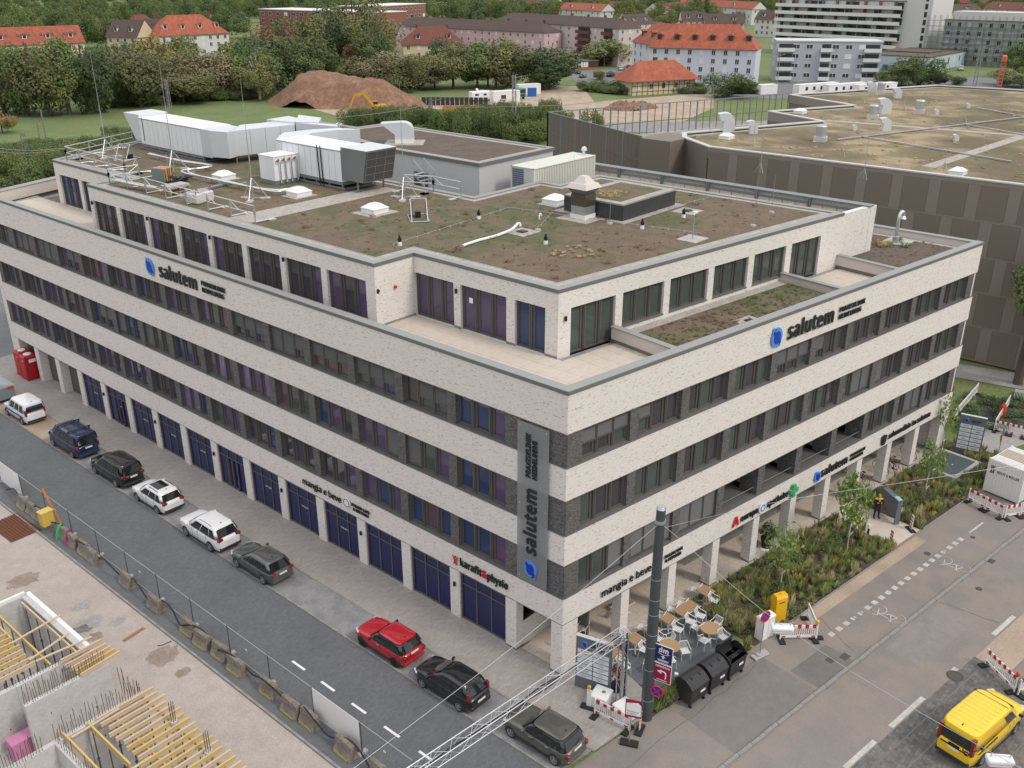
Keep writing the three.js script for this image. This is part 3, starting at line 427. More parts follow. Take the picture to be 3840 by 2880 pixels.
{
  let s = signL('wall_sign', 'large black and blue name sign on top brick band of long street front'); logo(s, -35.4, 14.66, 0.56); letters(s, 'salutem', -34.3, -29.65, 14.2, 0.95, M.letter); letters(s, 'PRAXISKLINIK', -29.2, -26.55, 14.68, 0.3, M.letter); letters(s, 'HEIDELBERG', -29.2, -26.75, 14.24, 0.3, M.letter);
  s = signR('wall_sign', 'large black and blue name sign on top brick band above the arcade front'); logo(s, 15.5, 14.6, 0.56); letters(s, 'salutem', 16.5, 21.1, 14.2, 0.95, M.letter); letters(s, 'PRAXISKLINIK', 21.55, 24.3, 14.66, 0.3, M.letter); letters(s, 'HEIDELBERG', 21.55, 24.0, 14.22, 0.3, M.letter);
  s = signL('shop_sign', 'black cafe lettering with round emblem above blue shop windows'); letters(s, 'mangia e beve', -20.5, -16.75, 3.62, 0.42, M.letter, FR); const dsk = mesh('round_emblem', merge([cyl(0.33, 0.33, 0.05, 0, 0, 0, 24)]).rotateX(Math.PI / 2), M.whiteP, s); dsk.position.set(-16.25, 3.86, 0.05); mesh('emblem_ring', new THREE.TorusGeometry(0.25, 0.03, 6, 24), M.copingD, s).position.set(-16.25, 3.86, 0.1);
  letters(s, 'ITALIAN CAFE', -15.8, -14.2, 3.86, 0.18, M.letter); letters(s, '& KITCHEN', -15.7, -14.3, 3.58, 0.18, M.letter);
  s = signL('shop_sign', 'black and red physiotherapy lettering with leaping red figure by corner'); letters(s, 'karafit', -6.95, -5.33, 3.62, 0.46, M.letter); letters(s, '&', -5.33, -4.97, 3.62, 0.46, M.redS); letters(s, 'physio', -4.97, -3.5, 3.62, 0.46, M.letter);
  mesh('leaping_figure', merge([new THREE.SphereGeometry(0.07, 8, 6).translate(0.02, 0.5, 0.03), prof([[-0.2, 0.55], [0, 0.32], [0.16, 0.5], [0.2, 0.47], [0.08, 0.2], [0.14, 0], [0.08, -0.02], [0, 0.12], [-0.08, 0], [-0.13, 0.02], [-0.06, 0.25]], 0.05)]), M.redS, s).position.set(-7.3, 3.5, 0.06);
  s = signR('shop_sign', 'black cafe lettering on the band above outdoor tables'); letters(s, 'mangia e beve', 2.6, 6.4, 3.6, 0.42, M.letter, FR); mesh('round_emblem', merge([cyl(0.33, 0.33, 0.05, 0, 0, 0, 24)]).rotateX(Math.PI / 2), M.whiteP, s).position.set(6.9, 3.84, 0.05); letters(s, 'ITALIAN CAFE', 7.4, 8.9, 3.86, 0.18, M.letter); letters(s, '& KITCHEN', 7.5, 8.8, 3.58, 0.18, M.letter);
  s = signR('shop_sign', 'pharmacy lettering with red letter and green cross above the arcade'); letters(s, 'A', 13.3, 13.9, 3.42, 0.62, M.redS); letters(s, 'europa', 14.05, 15.7, 3.5, 0.42, M.letter); mesh('round_emblem', merge([cyl(0.34, 0.34, 0.06, 0, 0, 0, 24)]).rotateX(Math.PI / 2), M.whiteP, s).position.set(16.13, 3.66, 0.05); mesh('emblem_ring', new THREE.TorusGeometry(0.2, 0.04, 6, 24), M.db, s).position.set(16.13, 3.66, 0.1);
  letters(s, 'apotheke', 16.55, 18.65, 3.5, 0.42, M.letter); mesh('green_cross', merge([BB(-0.13, 0.13, -0.42, 0.42, -0.08, 0.08), BB(-0.42, -0.131, -0.13, 0.13, -0.08, 0.08), BB(0.131, 0.42, -0.13, 0.13, -0.08, 0.08)]), M.greenS, s).position.set(19.12, 3.75, 0.16);
  s = signR('shop_sign', 'black and blue name sign above the arcade entrance'); logo(s, 21.8, 3.72, 0.36); letters(s, 'salutem', 22.2, 25.25, 3.52, 0.6, M.letter); letters(s, 'PRAXISKLINIK', 25.5, 27.3, 3.82, 0.2, M.letter); letters(s, 'HEIDELBERG', 25.5, 27.1, 3.53, 0.2, M.letter);
  s = signR('shop_sign', 'black dental practice lettering above the bicycle stands'); mesh('tooth_emblem', prof([[-0.3, 0.3], [0, 0.38], [0.3, 0.3], [0.28, -0.1], [0.15, -0.36], [-0.15, -0.36], [-0.28, -0.1]], 0.08, 0.01), M.letter, s).position.set(29.66, 3.72, 0.08); letters(s, 'zahnmedizin im salutem', 30.25, 35.95, 3.6, 0.42, M.letter);
  s = signL('banner_sign', 'tall frosted glass panel with vertical name sign at building corner');
  mesh('glass_panel', BB(-2.85, -0.94, 4.8, 13.58, 0.1, 0.125), mat({ color: C(0.66, 0.68, 0.7), transmission: 0.78, thickness: 0, roughness: 0.3 }), s);
  mesh('standoff', merge([[-2.7, 5], [-1.1, 5], [-2.7, 13.4], [-1.1, 13.4], [-2.7, 9.2], [-1.1, 9.2]].map(([x, y]) => cyl(0.03, 0.03, 0.13).rotateX(Math.PI / 2).translate(x, y, 0.0))), M.alu, s);
  const v = new THREE.Group(); v.name = 'vertical_lettering'; s.add(v); v.rotation.z = Math.PI / 2; v.position.set(-1.62, 0, 0.08); letters(v, 'salutem', 6.5, 10.25, 0, 0.78, M.letter); v.children.forEach(c => { c.name = 'letter'; });
  letters(v, 'PRAXISKLINIK', 10.75, 13.1, 0.4, 0.28, M.letter); letters(v, 'HEIDELBERG', 10.75, 12.85, 0.0, 0.28, M.letter); logo(s, -1.94, 5.66, 0.46, 0.13);
}
// small prints on the blue shop windows
for (const i of [3, 4, 5, 7, 8, 9, 10, 11]) { const s = signL('window_print', 'small red and white print on the middle pane of a blue shop window'); s.userData.group = 'prints on the blue shop windows'; const x = -(5.4 + PL * i); letters(s, 'karafit_physio', x - 0.35, x + 0.35, 1.6, 0.12, M.whiteP, FR, 0.004, -0.18); }
// ---------- things on the roof ----------
const ro = (n, l, c, x, z, t = 0, g) => thing(n, l, c, [x, RY, z], t, g);
M.dome = plain(0.82, 0.83, 0.84, 0.25); M.louvre = plain(0.085, 0.08, 0.075, 0.6, 0.2); M.duct = mat({ color: C(0.68, 0.71, 0.735), roughness: 0.45, metalness: 0.35 }); M.ahu = plain(0.82, 0.83, 0.85, 0.4); M.seam = plain(0.2, 0.2, 0.2, 0.6);
const frustum = (w0, d0, w1, d1, h, y = 0) => { const g = new THREE.CylinderGeometry(Math.SQRT1_2, Math.SQRT1_2, 1, 4, 1).rotateY(Math.PI / 4).translate(0, 0.5, 0), p = g.attributes.position; for (let i = 0; i < p.count; i++) { const t = p.getY(i); p.setXYZ(i, p.getX(i) * (w0 + (w1 - w0) * t), y + t * h, p.getZ(i) * (d0 + (d1 - d0) * t)); } const n = g.toNonIndexed(); n.computeVertexNormals(); return n; };
function skylight(x, z, label, g, gravel = 1.9, y = RY) { const s = thing('skylight', label, 'skylight', [x, y, z], 0, g); mesh('gravel_bed', B(gravel, 0.05, gravel * 0.9), M.gravelL, s); mesh('upstand', B(1.25, 0.3, 1.25, 0, 0.03), M.whiteP, s); mesh('dome', merge([B(1.32, 0.06, 1.32, 0, 0.33), frustum(1.24, 1.24, 0.5, 0.5, 0.26, 0.39)]), M.dome, s); return s; }
skylight(9.5, -31.2, 'white domed skylight in front of the white air handling unit', 'skylights'); skylight(9.6, -23.4, 'white domed skylight beside the folded metal frame', 'skylights', 2.3); skylight(19.3, -16.2, 'white domed skylight behind the metal chimney', 'skylights'); skylight(9.4, -40.2, 'white domed skylight among the pipes on the plant roof', 'skylights');
// air handling units: box on a steel base, panels, base frame, legs
function ahu(x0, x1, z0, z1, yb, yt, label, panels) {
  const s = ro('air_handling_unit', label, 'ventilation unit', (x0 + x1) / 2, (z0 + z1) / 2), W = x1 - x0, L = z1 - z0, b = yb - RY, h = yt - yb;
  mesh('casing', B(W, h - 0.02, L, 0, b), M.seam, s); const pw = L / panels;
  const gp = BB(-0.02, 0.02, 0.02, h - 0.1, -pw / 2 + 0.02, pw / 2 - 0.02); for (let i = 0; i < panels; i++) for (const e of [-1, 1]) { const m = mesh('panel', gp, M.ahu, s); m.position.set(e * (W / 2 + 0.005), b, -L / 2 + (i + 0.5) * pw); }
  for (const e of [-1, 1]) mesh('end_panel', BB(-W / 2 + 0.02, W / 2 - 0.02, b + 0.02, b + h - 0.1, e * (L / 2) - 0.01, e * (L / 2) + 0.015), M.ahu, s);
  const gt = BB(-W / 2 - 0.07, W / 2 + 0.07, 0, 0.06, -0.49, 0.49); const nt = Math.round(L); for (let i = 0; i < nt; i++) { const m = mesh('roof_sheet', gt, M.ahu, s); m.position.set(0, b + h - 0.04 + (i % 2) * 0.004, -L / 2 + (i + 0.5) * L / nt); m.scale.z = L / nt; }
  mesh('base_frame', merge([B(W + 0.04, 0.2, L + 0.04, 0, b - 0.21), B(0.14, 0.12, L + 0.6, -W / 2, 0.03), B(0.14, 0.12, L + 0.6, W / 2, 0.03), B(W, 0.12, 0.14, 0, 0.03, L / 2 + 0.23)]), M.steel, s);
  const gl = B(0.12, b - 0.3, 0.12, 0, 0.1); const nl = Math.ceil(L / 1.6); for (let i = 0; i <= nl; i++) for (const e of [-1, 1]) { const m = mesh('leg', gl, M.steel, s); m.position.set(e * (W / 2 - 0.08), 0, -L / 2 + 0.1 + i * (L - 0.2) / nl); }
  return s;
}
{ const s = ahu(12.4, 15.2, -57.3, -47.6, 18.9, 21.12, 'long white air handling unit with slanted intake hood at its far end', 13);
  mesh('intake_hood', prof([[0, 0.68], [0, 2.9], [2.6, 2.9], [1.05, 0.68]], 2.75).rotateY(Math.PI / 2).translate(0.02, 0, -4.86), M.duct, s); mesh('door_strip', BB(-1.45, -1.43, 0.75, 2.75, -4.3, -4.22), M.black, s); }
{ const s = ahu(12.8, 15.6, -38.0, -30.45, 18.98, 21.22, 'white air handling unit with dark louvred exhaust hood towards the gravel strip', 11);
  mesh('exhaust_hood', prof([[0, 0.76], [0, 3.0], [-2.75, 3.0], [-2.2, 0.76]], 2.78).rotateY(Math.PI / 2).translate(0, 0, 3.79), M.galvD, s);
  mesh('hood_roof', B(2.82, 0.03, 2.8, 0, 3.0, 5.15), M.duct, s);
  const dir = V(0, -2.24, -0.55).normalize(); const lv = mesh('louvre', BB(-1.3, 1.3, 0.06, 2.2, -0.01, 0.02), M.louvre, s); lv.position.set(0, 0.78, 6.02); lv.rotation.x = Math.atan2(0.55, 2.24);
  const bars = []; for (let i = 0; i <= 4; i++) bars.push(BB(-1.32, 1.32, i * 0.55, i * 0.55 + 0.04, 0.02, 0.05)); for (const x of [-1.31, -0.44, 0.44, 1.31]) bars.push(BB(x - 0.025, x + 0.025, 0, 2.24, 0.018, 0.045)); const lb = mesh('louvre_frame', merge(bars), M.galvD, s); lb.position.copy(lv.position); lb.rotation.copy(lv.rotation);
  for (const z of [1.2, 1.55]) mesh('cable', tube([[-1.46, 2.9, z], [-1.48, 1.8, z + 0.05], [-1.48, 0.7, z + 0.1], [-1.5, 0.05, z + 0.2]], 0.045), M.black, s);
  mesh('support_post', merge([B(0.1, 0.75, 0.1, -1.2, 0.02, 5.2), B(0.1, 0.75, 0.1, 1.2, 0.02, 5.2), B(0.5, 0.02, 0.3, -1.2, 0, 5.2)]), M.steel, s);
  const st = ro('roof_stairs', 'small steel stair beside the dark louvred hood', 'stairs', 17.6, -27.3); for (const e of [-0.5, 0.5]) mesh('stringer', beam([e, 0.05, 0.75], [e, 0.85, -0.35], 0.05, 0.16), M.steel, st); for (let i = 0; i < 4; i++) mesh('tread', B(1.0, 0.04, 0.26, 0, 0.2 + i * 0.2, 0.5 - i * 0.28), M.galv, st); for (const e of [-0.52, 0.52]) mesh('handrail', merge([bar([e, 0.1, 0.8], [e, 1.1, 0.8], 0.02), bar([e, 1.1, 0.8], [e, 1.9, -0.3], 0.02), bar([e, 0.8, -0.3], [e, 1.9, -0.3], 0.02)]), M.galv, st); }
{ // galvanised ducts: footprints traced at the height of their tops
  const z1 = (x, y) => px(200 + x / 2.304, 380 + y / 2.304, 21.1), z2 = (x, y) => px(920 + x / 3.456, 400 + y / 3.456, 21.2), xz = p => [p.x, p.z];
  const d = thing('air_duct', 'pale galvanised duct bending away from the long white air handling unit', 'duct', [0, 0, 0]);
  const P = [[12.4, -47.6], [12.4, -46.3], [12.9, -44.6], xz(z1(1560, 250)), xz(z1(2085, 195)), xz(z1(2130, 150)), xz(z1(1840, 160)), xz(z1(1620, 198)), [15.2, -47.6]];
  const seg = (a, b, c, e, y0, y1) => sheet([a, b, c, e], y1, y1 - y0);
  mesh('duct_section', seg(P[0], P[1], [15.2, -46.4], P[8], 18.9, 21.1), M.duct, d); mesh('duct_section', seg(P[1], P[2], P[7], [15.2, -46.4], 19.0, 21.08), M.duct, d); mesh('duct_section', seg(P[2], P[3], xz(z1(1700, 190)), P[7], 19.0, 21.06), M.duct, d);
  const lerp2 = (a, b, t) => [a[0] + (b[0] - a[0]) * t, a[1] + (b[1] - a[1]) * t], A = P[3], Bq = P[4], Cq = P[5], D = xz(z1(1700, 190));
  for (let i = 0; i < 4; i++) { const t0 = i / 4, t1 = (i + 1) / 4 - 0.006; mesh('duct_section', seg(lerp2(A, Bq, t0), lerp2(A, Bq, t1), lerp2(D, Cq, t1), lerp2(D, Cq, t0), 19.05, 21.05 + (i % 2) * 0.01), M.duct, d); }
  for (let i = 0; i < 5; i++) { const p = lerp2(A, Bq, i / 5); mesh('leg', merge([B(0.09, 0.95, 0.09, p[0] + 0.1, RY, p[1] - 0.2)]), M.steel, d); }
  const e = thing('air_duct', 'S-shaped galvanised duct behind the louvred air handling unit', 'duct', [0, 0, 0]);
  const Q = [z2(600, 462), z2(440, 368), z2(500, 325), z2(870, 282), z2(1200, 262), z2(1205, 245), z2(980, 205), z2(650, 215)].map(xz), Q2 = [z2(960, 392), z2(870, 330)].map(xz);
  mesh('duct_section', sheet([[12.8, -38.0], Q[1], Q[2], Q2[1], [15.6, -38.0]], 21.15, 2.1), M.duct, e); mesh('duct_section', sheet([Q[2], Q[3], [Q[3][0] + 1.2, Q[3][1] + 1.8], Q2[1]], 21.14, 2.1), M.duct, e); mesh('duct_section', sheet([Q[3], Q[4], [Q[4][0] + 0.6, Q[4][1] + 2.0], [Q[3][0] + 1.2, Q[3][1] + 1.8]], 21.13, 2.1), M.duct, e);
  const f = thing('air_duct', 'upper galvanised duct crossing behind the S-shaped duct', 'duct', [0, 0, 0]);
  mesh('duct_section', sheet([xz(z2(650, 205)), xz(z2(690, 112)), xz(z2(985, 150)), xz(z2(950, 210))], 21.25, 2.0), M.duct, f); mesh('duct_section', sheet([xz(z2(650, 207)), xz(z2(1200, 258)), xz(z2(1190, 232)), xz(z2(950, 212))], 21.2, 2.0), M.duct, f); mesh('duct_section', sheet([xz(z2(275, 165)), xz(z2(640, 200)), xz(z2(690, 150)), xz(z2(560, 120))], 21.2, 2.0), M.duct, f);
}
{ const s = ro('equipment_cabinet', 'white equipment cabinet with bronze pipe fittings', 'cabinet', 11.75, -36.3); mesh('plinth', B(2.25, 0.3, 1.75), M.steel, s); mesh('casing', B(2.3, 1.72, 1.8, 0, 0.3), M.ahu, s); mesh('lid', B(2.4, 0.05, 1.9, 0, 2.02), M.ahu, s);
  for (const x of [-0.2, 0.45]) mesh('door_seam', BB(x - 0.012, x + 0.012, 0.34, 2.0, 0.898, 0.906), M.seam, s); mesh('door', BB(-1.152, -1.146, 0.36, 1.98, -0.1, 0.82), M.whiteP, s);
  M.bronze = plain(0.3, 0.22, 0.14, 0.4, 0.6); for (let i = 0; i < 4; i++) { const x = -0.85 + i * 0.5; mesh('pipe', merge([tube([[x, 1.75, 0.95], [x + 0.1, 1.7, 1.05], [x + 0.12, 1.0, 1.05], [x + 0.12, 0.2, 1.05], [x, 0.12, 1.2]], 0.045, 20, 8)]), M.galv, s); mesh('valve', merge([cyl(0.07, 0.07, 0.2, x + 0.05, 1.66, 1.0, 8), cyl(0.06, 0.06, 0.16).rotateX(1.57).translate(x - 0.1, 1.74, 0.98)]), M.bronze, s); } }
// pipe run
{ const s = thing('pipe_run', 'insulated silver pipes on steel brackets in front of the ventilation units', 'pipes', [0, 0, 0]); const y = RY + 0.35; const z1 = (x, y2) => { const p = px(200 + x / 2.304, 380 + y2 / 2.304, y); return [p.x, y, p.z]; };
  for (const k of [0, 1]) { const o = k * 14; mesh('pipe', tube([z1(820 + o, 455 - o * 0.4), z1(1100, 510 + o * 0.5), z1(1370 - o * 2, 562 - o * 0.3), z1(1110 + o * 4, 600), z1(1500, 690 + o * 0.6), z1(1930 - o, 780 - o), z1(2000, 770 - o * 0.6), z1(2100, 745)], 0.075, 70, 8), M.alu, s); }
  for (const [x, yy] of [[1190, 650], [1400, 700], [1640, 740], [1870, 800], [2080, 770], [950, 500]]) { const p = px(200 + x / 2.304, 380 + yy / 2.304, RY); mesh('bracket', merge([B(0.9, 0.08, 0.1, p.x, RY + 0.22, p.z, 0.3), B(0.09, 0.24, 0.09, p.x - 0.25, RY, p.z), B(0.09, 0.24, 0.09, p.x + 0.25, RY, p.z)]), M.galv, s); }
}
// safety railings along the roof edge
function rail(label, pts, inward) { const s = thing('roof_railing', label, 'railing', [0, 0, 0], 0, 'roof edge railings'); for (let i = 0; i + 1 < pts.length; i++) { const a = V(pts[i][0], RY, pts[i][1]), b = V(pts[i + 1][0], RY, pts[i + 1][1]), L = a.distanceTo(b), n = Math.max(1, Math.round(L / 2.6)); for (const [h, r] of [[0.62, 0.035], [1.12, 0.035]]) mesh('rail', bar(a.clone().setY(RY + h), b.clone().setY(RY + h), r, 8), M.alu, s); for (let k = 0; k <= n; k++) { const p = a.clone().lerp(b, k / n); mesh('post', merge([bar([p.x, RY, p.z], [p.x, RY + 1.14, p.z], 0.04, 8), B(0.12, 0.3, 0.12, p.x, RY + 0.55, p.z)]), M.galv, s); mesh('brace', bar([p.x, RY + 1.1, p.z], a.clone().lerp(b, Math.min(1, (k + 0.35) / n)).setY(RY + 0.62).toArray(), 0.025, 6), M.alu, s); mesh('counterweight', merge([bar([p.x, RY + 0.1, p.z], [p.x + inward[0], RY + 0.1, p.z + inward[1]], 0.04, 6), B(0.5, 0.1, 0.4, p.x + inward[0], RY, p.z + inward[1])]), M.alu, s); } } return s; }
rail('aluminium railing along the far left roof corner', [[6.3, -47.2], [5.3, -47.2], [5.3, -56.8], [13, -60]], [0.9, 0.3]); rail('aluminium railing along the front edge of the plant roof', [[5.2, -44.9], [2.8, -44.9], [2.8, -26.8]], [1.2, 0]); rail('aluminium railing at the edge beside the grey plant house', [[15.6, -27.0], [16.5, -25.0], [16.4, -22.2]], [-0.9, 0]);
// lightning rods on tripods
function rod(x, z, h, label) { const s = ro('lightning_rod', label, 'lightning rod', x, z, 0, 'lightning rods'); mesh('mast', merge([cyl(0.04, 0.03, h * 0.5, 0, 0.1, 0, 6), cyl(0.022, 0.008, h * 0.5, 0, 0.1 + h * 0.5, 0, 6)]), M.galv, s); for (let k = 0; k < 3; k++) { const a = k * 2.094 + 0.4, X = Math.cos(a) * 0.95, Z = Math.sin(a) * 0.95; mesh('leg', bar([0, 1.5, 0], [X, 0.12, Z], 0.03), M.alu, s); mesh('foot', merge([cyl(0.24, 0.24, 0.09, X, 0, Z, 14), cyl(0.24, 0.24, 0.09, X * 0.65, 0.005, Z * 0.65, 14), bar([0, 0.1, 0], [X, 0.1, Z], 0.03)]), M.concrete, s); } }
{ const p = (u, v) => px(u, v, RY); let a = p(200 + 470 / 2.304, 380 + 485 / 2.304); rod(a.x, a.z, 8.4, 'tall thin lightning rod near the far left roof corner'); a = p(200 + 1045 / 2.304, 380 + 590 / 2.304); rod(a.x, a.z, 8.2, 'tall thin lightning rod in front of the long white unit'); a = p(200 + 1730 / 2.304, 380 + 850 / 2.304); rod(a.x, a.z, 8.2, 'tall thin lightning rod in front of the white equipment cabinet'); a = p(1000 + 1270 / 2.458, 560 + 455 / 2.458); rod(a.x, a.z, 7.5, 'tall thin lightning rod beside the gravel strip and hood'); }
for (const [x, z, h] of [[22.5, -3.2, 2.6], [17.2, -10.2, 2.4], [13, -12.5, 2.6], [23, -17.5, 2.6], [26.5, -4, 2.4]]) { const s = ro('air_terminal', 'short thin lightning rod on a concrete foot in the green roof', 'lightning rod', x, z, 0, 'short lightning rods'); mesh('rod', cyl(0.016, 0.008, h, 0, 0.05, 0, 5), M.galv, s); mesh('foot', cyl(0.2, 0.17, 0.1, 0, 0, 0, 12), M.concrete, s); }
// lift overrun with metal cladding
{ const s = ro('lift_overrun', 'low dark metal clad box with dry grass on top', 'roof structure', 21.15, -12.2), W = 6.1, L = 4.6, h = 1.0; mesh('core', B(W - 0.1, h, L - 0.1), M.dark, s); mesh('gravel_bed', merge([B(W + 1.0, 0.04, L + 1.0)]), M.gravelL, s);
  M.clad = plain(0.075, 0.082, 0.085, 0.45, 0.5); for (let i = 0; i < 8; i++) for (const e of [-1, 1]) { const m = mesh('cladding_panel', BB(-W / 16 + 0.006, W / 16 - 0.006, 0.05, h, -0.03, 0.03), M.clad, s); m.position.set(-W / 2 + (i + 0.5) * W / 8, 0, e * L / 2); } for (let i = 0; i < 4; i++) for (const e of [-1, 1]) { const m = mesh('cladding_panel', BB(-0.03, 0.03, 0.05, h, -L / 8 + 0.006, L / 8 - 0.006), M.clad, s); m.position.set(e * W / 2, 0, -L / 2 + (i + 0.5) * L / 4); }
  mesh('gravel_edge', merge([B(W, 0.08, 0.6, 0, h, L / 2 - 0.3), B(W, 0.08, 0.6, 0, h, -L / 2 + 0.3), B(0.6, 0.08, L - 1.2, W / 2 - 0.3, h), B(0.6, 0.08, L - 1.2, -W / 2 + 0.3, h)]), M.gravelL, s); mesh('planting', B(W - 1.2, 0.1, L - 1.2, 0, h), M.sedum, s); mesh('trim', merge([B(W + 0.1, 0.1, 0.05, 0, h, L / 2 + 0.03), B(0.05, 0.1, L + 0.1, -W / 2 - 0.03, h, 0), B(0.05, 0.1, L + 0.1, W / 2 + 0.03, h, 0)]), M.coping, s); }
{ const s = ro('chimney', 'square metal exhaust chimney with pale pyramid cap', 'chimney', 17.35, -12.4); mesh('base', B(1.15, 0.3, 1.15), M.whiteP, s); mesh('lower_section', B(1.08, 0.55, 1.08, 0, 0.3), M.galv, s); mesh('upper_section', B(1.12, 0.75, 1.12, 0, 0.85), plain(0.16, 0.13, 0.11, 0.35, 0.7), s); mesh('collar', frustum(1.0, 1.0, 1.5, 1.5, 0.35, 1.6), M.galvD, s); M.capm = plain(0.62, 0.56, 0.53, 0.5); mesh('cap_rim', frustum(1.65, 1.65, 1.25, 1.25, 0.3, 1.95), M.capm, s); mesh('cap', frustum(1.0, 1.0, 0.42, 0.42, 0.42, 2.25), M.capm, s); mesh('gravel_bed', B(2.6, 0.045, 2.4), M.gravelL, s); }
// folding frames, drains, vents
for (const [u, v, x, y, l, t] of [[1000, 560, 1400, 640, 'folded galvanised frame lying on the green roof beside a skylight', 0.9], [200, 380, 640, 505, 'folded galvanised frame beside the long white unit', 0.5]]) { const sc = u === 200 ? 2.304 : 2.458, p = px(u + x / sc, v + y / sc, RY), s = ro('ladder_stand', l, 'frame', p.x, p.z, t); mesh('base', merge([bar([-1, 0.05, -0.6], [1, 0.05, -0.6], 0.035), bar([-1, 0.05, 0.6], [1, 0.05, 0.6], 0.035), bar([-1, 0.05, -0.6], [-1, 0.05, 0.6], 0.035), bar([1, 0.05, -0.6], [1, 0.05, 0.6], 0.035)]), M.galv, s); mesh('ladder', merge([bar([1, 0.05, -0.5], [-0.1, 1.3, -0.5], 0.035), bar([1, 0.05, 0.5], [-0.1, 1.3, 0.5], 0.035), bar([-0.1, 1.3, -0.5], [-0.1, 1.3, 0.5], 0.035), bar([0.7, 0.05, -0.3], [0.05, 1.15, -0.3], 0.03)]), M.galv, s); mesh('strut', merge([bar([-1, 0.05, -0.5], [-0.1, 1.3, -0.5], 0.03), bar([-1, 0.05, 0.5], [-0.1, 1.3, 0.5], 0.03)]), M.galv, s); mesh('winch', B(0.4, 0.35, 0.35, 0.4, 0.06), M.black, s); }
for (const [x, z] of [[5.2, -16.3], [12.8, -17.2], [17.5, -8], [21.6, -7.6], [25.6, -16.0], [10.9, -10.2]]) { const s = ro('vent_pipe', 'short black vent pipe with white sleeve on the green roof', 'vent', x, z, 0, 'vent pipes'); mesh('sleeve', cyl(0.13, 0.12, 0.22, 0, 0, 0, 10), M.whiteP, s); mesh('cap', merge([cyl(0.11, 0.11, 0.22, 0, 0.22, 0, 10), cyl(0.07, 0.05, 0.16, 0, 0.44, 0, 10)]), M.black, s); }
for (const [x, z, l] of [[12.0, -12.9, 'beside the white hose'], [23.2, -8.3, 'behind the camera mast']]) { const s = ro('roof_drain', 'square roof drain in a gravel patch ' + l, 'drain', x, z); mesh('gravel_bed', B(1.6, 0.04, 1.5), M.gravelL, s); mesh('hatch', merge([B(0.5, 0.08, 0.5, 0, 0.03), B(0.4, 0.03, 0.4, 0, 0.11)]), M.louvre, s); }
{ const p = [[7.2, 0.1, -13.3], [8.6, 0.1, -13.4], [10.2, 0.12, -13.3], [11.5, 0.3, -13.2], [11.9, 0.5, -13.2], [12.0, 0.55, -13.15], [12.05, 0.35, -13.1]].map(([x, y, z]) => [x, RY + y, z]); one('hose', tube(p, 0.085, 50, 8), M.whiteP, 'white flexible hose curving across the green roof', 'hose'); }
{ const s = ro('hook_vent', 'small white hooked vent pipe on the green roof', 'vent', 15.2, -14.2); mesh('pipe', tube([[0, 0, 0], [0, 0.25, 0], [0.08, 0.36, 0], [0.18, 0.3, 0], [0.19, 0.2, 0]], 0.05, 16, 8), M.whiteP, s); }
{ const s = ro('camera_mast', 'thin mast with white camera on a concrete slab', 'mast', 17.3, -4.35); mesh('slab', B(1.5, 0.06, 1.3), M.concrete, s); mesh('pole', cyl(0.035, 0.03, 1.5, 0, 0.06, 0, 8), M.galv, s); mesh('camera', merge([RB(0.35, 0.16, 0.16, 0.04, 0.1, 1.5), cyl(0.06, 0.06, 0.1, -0.06, 1.46, 0)]), M.whiteP, s); }
{ const s = thing('gooseneck_vent', 'steel gooseneck vent pipe on concrete slab at the right hand roof', 'vent', [36.2, 15.3, 0.9]); mesh('slab', B(2.0, 0.06, 1.7, 0.5), M.concrete, s); mesh('pot', cyl(0.2, 0.23, 0.45, 0, 0.05, 0, 12), M.galv, s); mesh('pipe', tube([[0, 0.4, 0], [0, 1.2, 0], [0.02, 1.9, 0], [0.2, 2.2, 0.05], [0.45, 2.1, 0.1], [0.5, 1.85, 0.1]], 0.13, 30, 10), M.alu, s); mesh('mouth', cyl(0.24, 0.13, 0.2, 0.5, 1.7, 0.1, 12), M.alu, s); }
